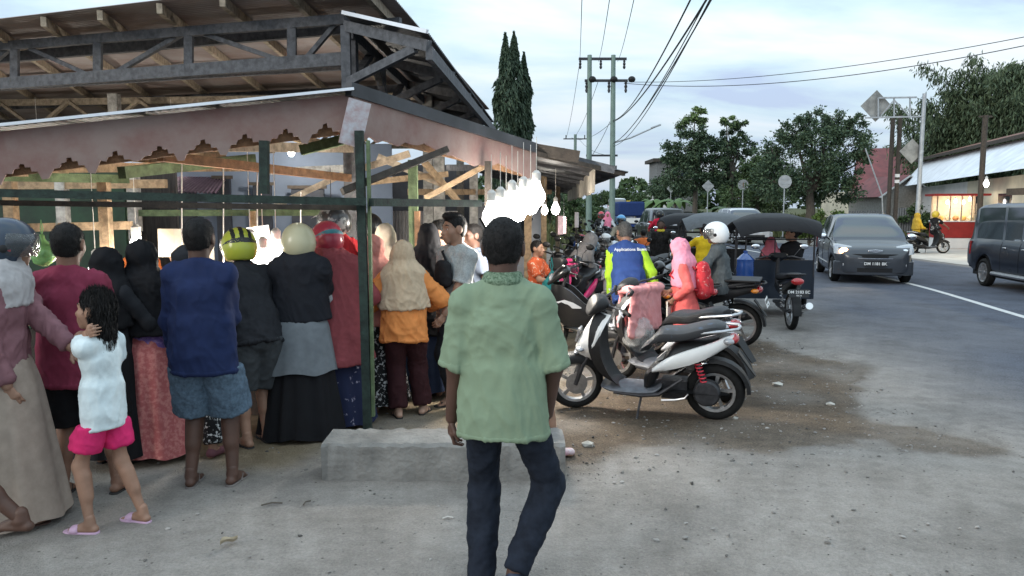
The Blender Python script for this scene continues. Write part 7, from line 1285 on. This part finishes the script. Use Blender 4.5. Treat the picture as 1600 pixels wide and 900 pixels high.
who('woman in red helmet and long wine red veil over a navy floral skirt', 527, 664, 363, 26, hands=((500, 480, .3), (560, 480, .3)), skin_='brown', res=.013, w=1.02, lean=14, hk=1.05, head=(16, 10, 0), hair=None, hijab=K(m=wine, len=.47, w=1.12, fold=.013, ff=(11, 11, 2.), slope=.35), helmet=K(m=paint('helm_red', (.33, .035, .06), .3, .7), band=mat('teal', (.03, .18, .22), .5), size=.98), top=K(m=wine, sleeve=1.8), skirt=K(m=navyfloral, hem=.04, flare=.12, fold=.06), shoes=K(m=M_sand, type='thong'), group=crowd)
who('man in red tee and camouflage helmet turned left behind the green post', 552, 640, 333, 62, hands=((520, 480, .1), (560, 490, .35)), skin_='tan', res=.014, lean=12, hk=1.04, head=(12, 0, 0), hair=None, eyes=False, helmet=K(m=mat('helm_camo', (.03, .03, .032), .35, scale=9, col2=(.34, .33, .31), ramp=(.5, .56), coat=.5), visor=True, peak=p_black), top=K(m=redc, sleeve=.6, hem=.08, fold=.016, loose=.026), bottom=K(m=charcoal), shoes=K(m=M_sand, type='thong'), group=crowd)
who('woman in salmon pink veil turned left behind the orange shirt woman', 594, 640, 370, 48, hands=((570, 470, .1), (600, 480, .3)), skin_='light', res=.015, lean=6, hijab=K(m=pinkveil, len=.30, fold=.014), top=K(m=c('rose_top', (.45, .2, .2)), sleeve=1.8), skirt=K(m=bwfloral, hem=.08), shoes=K(m=mat('sandal_orange', (.45, .15, .06), .6), type='thong'), group=crowd)
who('woman in cream veil at the counter behind the salmon veil', 606, 600, 352, 10, skin_='light', res=.02, hijab=K(m=creamveil, len=.24), top=K(m=creamveil, sleeve=1.8), skirt=K(m=blackc), group=crowd)
who('person in glossy black helmet at the counter behind the green post', 583, 590, 338, 30, skin_='brown', res=.02, hair=None, helmet=K(m=p_black), top=K(m=charcoal, sleeve=1.8), bottom=K(m=charcoal), group=crowd)
who('woman in beige veil, orange blouse and dark maroon trousers seen from behind', 634, 651, 379, 12, hands=((586, 485, .15), (668, 480, .26)), poles=(V(-1, -.8, 0), V(1, -.8, 0)), skin_='light', res=.012, w=1.14, lean=3, head=(8, 10, 0), hijab=K(m=beigeveil, len=.17, fold=.020, ff=(13, 13, 3)), top=K(m=orange, sleeve=1.88, hem=.07, fold=.017, loose=.03, ts=.03), bottom=K(m=maroonp, len=.93, t=.02, flare=.022, fold=.010), shoes=K(m=M_sand, type='thong'), feet=((-.06, 0), (.15, .08)), fyaw=(10, -25), group=crowd)
who('woman in long black veil and navy skirt just left of the grey tee youth', 672, 618, 352, 4, skin_='brown', res=.018, hijab=K(m=blackc, len=.42, w=1.05), top=K(m=blackc, sleeve=1.8), skirt=K(m=c('navy_skirt', (.02, .03, .06))), group=crowd)
who('man in dark grey jacket looking left just behind the grey tee youth', 690, 606, 346, 96, skin_='tan', res=.015, hair='short', face=True, eyes=True, top=K(m=darkgrey, sleeve=1.8), bottom=K(m=charcoal), group=crowd)
ym, yF = who('young man in heather grey tee with a black sling bag, facing left', 716, 634, 337, 138, hands=((690, 500, -.25), None), skin_='tan', res=.012, hair='quiff', eyes=True, face=True, head=(4, -16, 0), top=K(m=greytee, sleeve=.85, hem=.08, fold=.013), bottom=K(m=charcoal), shoes=K(m=M_sand, type='thong'), group=crowd)
who('man with short black hair in the shade right of the grey tee youth', 742, 590, 352, 120, skin_='dark', res=.018, hair='short', face=True, top=K(m=c('shade_blue', (.10, .12, .16)), sleeve=.6), bottom=K(m=charcoal), group=crowd)
who('vendor in khaki shirt facing left beside the letter board', 284, 640, 385, 80, Y=7.55, skin_='tan', res=.016, hair='short', face=True, h=1.42, top=K(m=c('khaki', (.26, .24, .16)), sleeve=.6), bottom=K(m=charcoal), group=crowd)
who('vendor in orange top behind the counter by the plank wall', 222, 640, 366, 170, Y=7.9, skin_='brown', res=.018, hair='short', face=True, h=1.5, top=K(m=c('orange_vest', (.65, .16, .04)), sleeve=.6), bottom=K(m=charcoal), group=crowd)
who('seated person in dark brown trousers and pink sneakers on the end of the concrete block', 776, 700, 420, -58, Y=5.12, h=1.5, hipz=.335, skin_='tan', res=.016, hair='short', feet=((-.10, .40), (.10, .44)), hands=(Lc((-.12, .24, .52)), Lc((-.02, .24, .52))), lean=12, top=K(m=c('lilac', (.22, .16, .26)), sleeve=1.6), bottom=K(m=maroonp, len=.95, t=.016), shoes=K(m=c('sneaker_white_pink', (.5, .2, .25), scale=25, col2=(.6, .55, .55)), type='shoe'))
wf = G(42, 886); person('passer-by leaving the frame at bottom left, only one bare brown foot in view', wf[0] - .62, wf[1] + .05, 96, h=1.65, res=.014, skin_='dark', hair='short', feet=((-.08, .30), (.06, -.52)), lift=(0, .07), hipz=.80, lean=4, top=K(m=c('olive', (.15, .16, .10)), sleeve=.6), bottom=K(name='shorts', m=charcoal, len=.9))
# -- among the motorbikes
bm_, bF = who('grey haired man in blue jacket with lime sleeves bending among the motorbikes', 984, 0, 366, 8, Y=8.6, h=1.62, skin_='brown', res=.013, w=1.12, lean=20, hair='grey', head=(18, 8, 0), hands=((955, 500, .35), (1030, 470, .1)), top=K(m=c('royal_blue', (.028, .058, .185)), sleeve=.05, hem=.08, fold=.016, loose=.03, name='jacket'), bottom=K(m=charcoal), shoes=K(m=M_sand, type='shoe'))
for i in (0, 1):
    f = cut(union([bF.upper(i, .024, 1), bF.fore(i, .020, 1.)], .03), [(bF.sh[i] + (bF.el[i] - bF.sh[i]) * -.02, bF.sh[i] - bF.el[i]), (bF.wr[i], bF.wr[i] - bF.el[i])]); v, q = nets(f, .013); np_mesh('sleeve', folds(v, q, .012, (9, 9, 6), 2), q, c('lime', (.36, .60, .04)), bm_)
tx = text_mesh('Applications Bisnis', .050, 'back_lettering', M_plate_white, bm_, (0, 0, 0), (0, 0, 0), .001); q_ = bF.chest + bF.u * .07 - bF.f * .155; tx.location = tuple(q_); tx.rotation_euler = Matrix(np.stack([bF.r, bF.u, np.cross(bF.r, bF.u)], 1)).to_euler()
pk_, pF = who('woman in pink veil and long coral dress reading a paper among the motorbikes', 1072, 0, 375, 72, Y=8.3, h=1.42, skin_='brown', res=.013, w=1.05, lean=4, head=(24, 0, 0), face=True, hands=((1052, 468, -.12), (1046, 455, .1)), hijab=K(m=c('pink_veil', (.72, .27, .36)), len=.17, fold=.014), top=K(m=c('coral', (.68, .13, .12)), sleeve=1.85, hem=.06, loose=.028), skirt=K(m=c('coral', (.68, .13, .12)), hem=.05, fold=.05), shoes=K(m=M_sand, type='thong'))
bp_ = empty('backpack', tuple(V(*pk_.location)), R(72), 'red speckled backpack on the back of the pink veil woman', 'backpack'); f = union([flat_(pF.waist - pF.f * .19 - pF.u * .02, pF.chest - pF.f * .19 + pF.u * .05, .085, .07, pF.r, 1.5), ], .05); v, q = nets(f, .012); np_mesh('pack_body', folds(v, q, .012, (12, 12, 9), 4), q, c('red_speckled', (.50, .04, .05), scale=30, col2=(.65, .35, .32), ramp=(.6, .66)), bp_); np_mesh('pocket', *nets(flat_(pF.waist - pF.f * .265 - pF.u * .03, pF.waist - pF.f * .265 + pF.u * .08, .04, .035, pF.r, 2.2), .012), c('red_pocket', (.42, .03, .04)), bp_)
for s in (-1, 1): MB().tube([pF.chest - pF.f * .13 + pF.r * s * .10 + pF.u * .05, pF.shc + pF.r * s * .11 + pF.u * .05, pF.chest + pF.f * .14 + pF.r * s * .11, pF.waist + pF.r * s * .17 + pF.u * .03, pF.waist - pF.f * .14 + pF.r * s * .12], .014, 6).build('shoulder_strap', c('red_pocket', (.42, .03, .04)), bp_)
pw = pF.wr[0]; pa_ = empty('paper_sheet', tuple(V(*pk_.location)), R(72), 'folded white printed paper held by the pink veil woman', 'paper'); MB().grid(lambda u, v: pw + V((u - .4) * .16, .05 + .02 * math.sin(u * 5), -.02 - v * .22), np.linspace(0, 1, 8), np.linspace(0, 1, 6)).build('sheet', mat('paper', (.7, .68, .62), .8, scale=14, col2=(.6, .35, .32), ramp=(.6, .7)), pa_)
ride = K(hipz=.86, feet=((-.2, .34), (.2, .34)), lift=(.24, .24))
def rider(label, px, hy_, Y, yaw, **k):
    d = dict(ride); d.update(k); z = k.pop('dz', 0); d.pop('dz', None); base = P(px, 450, Y); h = d.pop('h', 1.62); d.setdefault('hands', (V(-.28, .42, 1.02), V(.28, .42, 1.02))); d.setdefault('res', .024); return person(label, base[0], base[1], yaw, z=float(terr(Y)) + d.pop('drop', 0), h=h, **d)
rider('rider in white open helmet and grey long sleeve sitting on the black motorcycle', 1127, 366, 9.6, 66, drop=-.10, res=.014, skin_='brown', lean=6, face=True, hair=None, head=(6, 8, 0), helmet=K(m=paint('helm_white', (.75, .76, .77), .25, .8), size=1.04), top=K(m=c('slate', (.085, .095, .10)), sleeve=1.85, hem=.05, fold=.016), bottom=K(m=charcoal), shoes=K(m=M_sand, type='shoe'))
rider('rider in sky blue helmet and sand jacket facing the camera', 969, 345, 19.5, 170, drop=-.10, skin_='tan', hair=None, helmet=K(m=paint('helm_sky', (.08, .33, .62), .3, .7)), top=K(m=c('sand', (.32, .27, .20)), sleeve=1.85), bottom=K(m=charcoal))
rider('child in orange tee seated with back turned near the estate car', 1004, 360, 18.5, 5, h=1.3, drop=-.12, hipz=.72, lift=(.2, .2), skin_='brown', hair='short', top=K(m=c('orange_tee', (.62, .16, .05)), sleeve=.6), bottom=K(m=charcoal))
who('person in black jacket with yellow collar walking toward the parked bikes', 1031, 0, 352, 165, Y=16.2, h=1.5, res=.022, skin_='dark', hair='short', top=K(m=c('black_jacket', (.016, .015, .015), scale=20, var=.6), sleeve=1.9, collar=c('yellow_collar', (.55, .45, .05))), bottom=K(m=blackc), shoes=K(m=M_sand, type='shoe'))
rider('rider in red jacket and dark helmet riding behind the estate car', 1029, 340, 26, 5, drop=0, skin_='brown', hair=None, helmet=K(m=p_black), top=K(m=c('crimson_jacket', (.45, .02, .05)), sleeve=1.85), bottom=K(m=charcoal))
motorbike('dark motorcycle ridden by the red jacket rider behind the estate car', P(1029, 450, 26)[0], 26.05, 5, p_black, style='under', fine=False, lean=0)
motorbike('dark motorcycle under the sky blue helmet rider', P(969, 450, 19.5)[0], 19.4, 170, p_black, style='under', fine=False, lean=0); motorbike('small red scooter under the orange tee child', P(1004, 450, 18.5)[0], 18.55, 5, p_red, fine=False, lean=0)
rider('passenger in yellow jacket beside the middle tricycle', 1098, 366, 15.3, 10, hipz=.75, drop=-.10, skin_='brown', hair='short', top=K(m=c('yellow_jacket', (.62, .42, .02)), sleeve=1.85), bottom=K(m=charcoal))
sit = K(hipz=.70, feet=((-.1, .42), (.1, .42)), lift=(.36, .36), hands=(V(-.12, .34, .82), V(.12, .34, .82)))
t1 = lambda x, y: (4.02 + math.cos(R(-6)) * x - math.sin(R(-6)) * y, 10.95 + math.sin(R(-6)) * x + math.cos(R(-6)) * y)
person('little girl in pink bonnet sitting in the nearest tricycle cabin', *t1(.0, 1.42), -6, h=1.15, res=.018, skin_='tan', z=0, hipz=.70, feet=((-.08, .3), (.08, .3)), lift=(.38, .38), hands=(V(-.1, .25, .8), V(.1, .25, .8)), headscale=1.2, hair=None, hijab=K(m=c('pink_bonnet', (.55, .15, .2)), len=.05), top=K(m=c('dark_print', (.05, .03, .03), scale=30, col2=(.4, .1, .1), ramp=(.6, .65)), sleeve=.7), bottom=K(m=charcoal), shoes=K(m=M_sand, type='shoe'))
person('woman with tied black hair looking left in the nearest tricycle cabin', *t1(.34, 1.42), 10, h=1.52, res=.016, skin_='tan', face=True, head=(0, 70, 0), hair='bun', top=K(m=blackc, sleeve=.7), bottom=K(m=charcoal), shoes=K(m=M_sand, type='shoe'), **sit)
who('woman in yellow veil and yellow blouse standing by the black scooter across the road', 1427, 0, 330, -80, Y=30.0, h=1.55, res=.024, skin_='brown', hijab=K(m=c('yellow_veil', (.42, .27, .04)), len=.2), top=K(m=c('mustard', (.50, .32, .03)), sleeve=1.8), bottom=K(m=charcoal), shoes=K(m=M_sand, type='shoe'), hands=(Lc((-.15, .3, .95)), Lc((.15, .3, .95))))
rider('customer in yellow helmet and black printed tee before the red food cart', 1455, 322, 30.4, -60, drop=-.04, skin_='brown', hair=None, helmet=K(m=paint('helm_amber', (.50, .36, .03), .35, .6)), top=K(m=c('black_print', (.014, .014, .016), scale=5, col2=(.3, .3, .3), ramp=(.6, .62)), sleeve=.7), bottom=K(m=charcoal), shoes=K(m=M_sand, type='shoe'))
who('vendor in a dark apron inside the lit food cart', 1492, 0, 325, 170, Y=35.2, h=1.6, res=.026, skin_='brown', hair='short', top=K(m=c('tan_shirt', (.4, .25, .12)), sleeve=.6), bottom=K(m=charcoal))
rider('rider in pink veil waiting by the right utility pole', 948, 340, 29, 175, drop=-.05, skin_='brown', hijab=K(m=c('pink_veil2', (.65, .2, .3)), len=.18), top=K(m=lightgrey, sleeve=1.8), bottom=K(m=charcoal)); rider('rider in crimson helmet left of the pink veil rider', 938, 342, 29.5, 170, drop=-.06, skin_='brown', hair=None, helmet=K(m=p_red), top=K(m=charcoal, sleeve=1.8), bottom=K(m=charcoal))
for i, px in enumerate((948, 938)): motorbike(('silver motorcycle under the pink veil rider by the pole', 'black motorcycle under the crimson helmet rider')[i], P(px, 450, 29)[0], 29.1 + .4 * i, 172, (p_silver, p_black)[i], style='under', fine=False, lean=0)
who('person in black clothes with a grey hooded jacket bending by the timber posts', 884, 0, 372, -68, Y=11.4, h=1.52, res=.018, skin_='brown', lean=44, head=(30, 0, 0), hair=None, hijab=K(m=c('grey_hood', (.22, .21, .21)), len=.14, open=True), hands=(V(-.1, .55, .72), V(.1, .5, .65)), top=K(m=c('grey_hood', (.22, .21, .21)), sleeve=1.85, hem=.05, fold=.02, loose=.035), bottom=K(m=blackc), shoes=K(m=M_sand, type='shoe'))
who('woman in orange print top sitting by the pale timber post', 838, 0, 384, -120, Y=10.9, h=1.5, hipz=.55, feet=((-.1, .40), (.1, .40)), lift=(0, 0), hands=(V(-.1, .35, .72), V(.1, .35, .72)), res=.018, skin_='tan', hair='short', face=True, top=K(m=c('orange_print', (.5, .10, .04), scale=24, col2=(.6, .5, .4), ramp=(.58, .64)), sleeve=.8), bottom=K(m=navy), shoes=K(m=M_sand, type='thong'))
st_ = empty('stool', tuple(P(838, 450, 10.9) * V(1, 1, 0)), 0, 'low wooden stool under the woman in the orange print top', 'stool'); MB().box((0, 0, .46), (.32, .32, .04)).build('seat', W_raw, st_, False)
for a in (-.13, .13):
    for b in (-.13, .13): MB().box((a, b, .22), (.04, .04, .44)).build('leg', W_raw, st_, False)
# -- belongings
sl_ = empty('sling_bag', tuple(V(*ym.location)), R(138), 'black sling bag across the chest of the grey tee youth', 'bag'); f = flat_(yF.chest + yF.f * .165 - yF.u * .12, yF.chest + yF.f * .165 + yF.u * .02, .05, .045, yF.r, 1.9); v, q = nets(f, .01); np_mesh('bag_body', folds(v, q, .006, (14, 14, 10), 1), q, c('black_bag', (.02, .02, .022)), sl_)
MB().tube([yF.chest + yF.f * .165 + yF.r * -.08, yF.sh[1] * .6 + yF.nb * .4 + yF.f * .09 + yF.u * .0, yF.sh[1] * .55 + yF.nb * .45 + yF.u * .035, yF.chest - yF.f * .13, yF.waist - yF.f * .12 - yF.r * .12, yF.waist - yF.r * .19, yF.chest + yF.f * .14 - yF.u * .1 - yF.r * .1], .012, 6).build('strap', c('black_bag', (.02, .02, .022)), sl_)
hb_ = V(*sB.location) + V(-math.sin(R(42)) * .36, math.cos(R(42)) * .36, 0); jk = empty('pink_jacket', tuple(hb_), R(42), 'dusty pink jacket draped over the handlebar of the second scooter', 'jacket')
f = union([flat_(V(-.22, -.02, .96), V(.22, -.05, .97), .035, .035, V(0, 1, 0), 2.2), flat_(V(-.14, -.09, .95), V(-.16, -.10, .52), .022, .03, V(1, 0, 0), 4.), flat_(V(.10, -.10, .95), V(.10, -.11, .58), .02, .028, V(1, 0, 0), 4.5), flat_(V(-.15, .06, .95), V(-.17, .05, .60), .018, .022, V(1, 0, 0), 4)], .04); v, q = nets(f, .010); np_mesh('fabric', folds(v, q, .013, (16, 16, 4), 3, .8), q, c('dusty_pink', (.55, .20, .20), scale=6, col2=(.65, .30, .30)), jk)
bag('clear plastic shopping bag hanging before the seat of the second scooter', tuple(hb_ + V(-.02, -.12, .70)), .36, mat('bag_milky', (.75, .75, .74), .2, var=.2, scale=12, trans=.3, alpha=.4))
class HF: pass
def loose_helmet(label, loc, yaw, hm, tilt=0):
    F = HF(); F.hc = V(0, 0, 0); A = np.array(Matrix.Rotation(R(tilt), 3, 'X')); F.H = A; F.hr, F.hf, F.hu = A[:, 0], A[:, 1], A[:, 2]; r = empty('helmet', loc, R(yaw), label, 'helmet'); o = make_helmet(F, hm, r, 'helmet_shell'); return r
loose_helmet('blue-topped black helmet hung on the crimson scooter mirror', tuple(P(927, 391, 12.1)), 160, K(m=p_black, band=None, stripe=paint('helm_azure', (.05, .3, .5), .3, .7), bands=((-.08, .08),))); loose_helmet('glossy pink helmet resting on the pink scooter', tuple(P(889, 420, 10.6)), 150, K(m=p_pink, visor=True)); bag('teal cloth bag hung on the pink scooter', tuple(P(862, 432, 10.3)), .32, c('teal_cloth', (.03, .20, .21)), hang=True)
loose_helmet('white helmet on the seat of the pearl scooter', tuple(P(946, 376, 15.)), 140, K(m=p_white)); loose_helmet('dark helmet hung on the black motorcycle nearest the stall posts', tuple(P(912, 381, 14.3)), 140, K(m=p_black, band=p_blue))
jr = empty('water_jug', P(1163, 455, 11.6) * V(1, 1, 0) + V(0, 0, .66), 0, 'blue water jug at the left of the nearest tricycle cabin', 'water jug'); MB().lathe([(.02, 0), (.13, 0), (.135, .05), (.125, .12), (.135, .18), (.125, .25), (.13, .32), (.06, .39), (.03, .41), (.03, .45), (.01, .45)], (0, 0, 0), (0, 0, 1), 20).build('bottle', mat('jug_blue', (.03, .09, .32), .15, var=.1, trans=.3, coat=.5), jr)
for px, y0, Y, h_, lb in ((876, 322, 9.8, .42, 'pink paper lantern strip hanging under the eave'), (881, 338, 10.6, .42, 'pale tag on a string hanging from the eave board')):
    cc = P(px, 352, Y); o = empty('hanging_tag', tuple(cc), 0, lb, 'tag'); MB().box((0, 0, 0), (.07, .02, .24)).build('tag_body', mat('tag_pink', (.6, .42, .45), .6, var=.2), o, bevel=.008); MB().tube([(0, 0, .12), (0, 0, .42)], .003, 4).build('string', M_wire, o)
tg = empty('tag_post', tuple(P(900, 450, 13) * V(1, 1, 0)), 0, 'thin black stake topped by a white reflector tag among the bikes', 'stake'); MB().tube([(0, 0, 0), (0, 0, 1.55)], .018, 6).build('stake', W_dark, tg); MB().box((0, -.02, 1.55), (.07, .02, .26)).build('reflector', mat('tag_white', (.65, .6, .62), .5), tg, bevel=.01)
# -- litter and stones
rg = np.random.default_rng(8); ico = [(0, 0, 1), (.9, 0, .3), (.28, .85, .3), (-.73, .53, .3), (-.73, -.53, .3), (.28, -.85, .3), (.6, .45, -.5), (-.3, .7, -.5), (-.8, 0, -.5), (-.3, -.7, -.5), (.6, -.45, -.5)]; icf = [(0, 1, 2), (0, 2, 3), (0, 3, 4), (0, 4, 5), (0, 5, 1), (1, 6, 2), (2, 7, 3), (3, 8, 4), (4, 9, 5), (5, 10, 1), (6, 7, 2), (7, 8, 3), (8, 9, 4), (9, 10, 5), (10, 6, 1), (6, 10, 9, 8, 7)]
gm_ = MB(); ct_n = 0
while ct_n < 5200:
    x, y = rg.uniform(-5, 6.5), rg.uniform(2.2, 11)
    d = poly_sd(np.array([x]), np.array([y]), DIRT)[0]
    if d > .1 and rg.random() > .22: continue
    if x > np.interp(y, *RL) + 1.2: continue
    s = .0035 + .011 * rg.random() ** 5; a = rg.normal(size=(11, 3)) * .18 + np.array(ico); gm_.add(a * s * V(rg.uniform(.8, 1.5), 1, .7) + V(x, y, s * .3), icf); ct_n += 1
tag(gm_.build('gravel', mat('gravel_stone', (.06, .055, .05), .9, coord='Object', scale=3.1, col2=(.34, .32, .30), ramp=(.4, .6)), None, False), 'loose grit and pebbles over the dirt and grey apron', 'gravel', kind='stuff')
for px, py, s, lb in ((1215, 603, .045, 'pale stone lying right of the white scooter'), (1298, 633, .03, 'smaller pale stone on the dirt edge'), (918, 697, .04, 'flat stone on the sand behind the green shirt man'), (1148, 655, .025, 'little stone by the rear tyre of the white scooter')):
    q = G(px, py); o = MB().add((np.array(ico) + rg.normal(size=(11, 3)) * .15) * V(1.4, 1, .6) * s, icf).build('stone', mat('stone_pale', (.42, .40, .36), .9, var=.2), None, True, 30); o.location = (q[0], q[1], s * .35); tag(o, lb, 'stone')
q = G(358, 851); o = MB().grid(lambda u, v: V((u - .5) * .10, (v - .5) * .05 * math.sin(PI * min(.98, u + .02)), .012 + .02 * (v - .5) ** 2 * 4 + .008 * math.sin(u * 6)), np.linspace(0, 1, 9), np.linspace(0, 1, 5)).build('dry_leaf', mat('leaf_dry', (.40, .33, .23), .8, var=.2), None); o.location = (q[0], q[1], .004); o.rotation_euler = (0, 0, .9); tag(o, 'curled dry leaf on the ground in the foreground', 'leaf')
for px, py, L_, a, lb in ((425, 790, .12, .3, 'short dark twig on the ground left of the concrete block'), (480, 788, .07, 1.2, 'bit of twig just before the concrete block'), (700, 812, .06, .2, 'pale scrap left of the green shirt man')):
    q = G(px, py); o = MB().tube([(-L_ / 2, 0, .006), (0, .012, .010), (L_ / 2, 0, .006)], .005, 5).build('twig', M_bark if px < 600 else mat('scrap', (.5, .48, .45), .8), None); o.location = (q[0], q[1], .004); o.rotation_euler = (0, 0, a); tag(o, lb, 'twig')
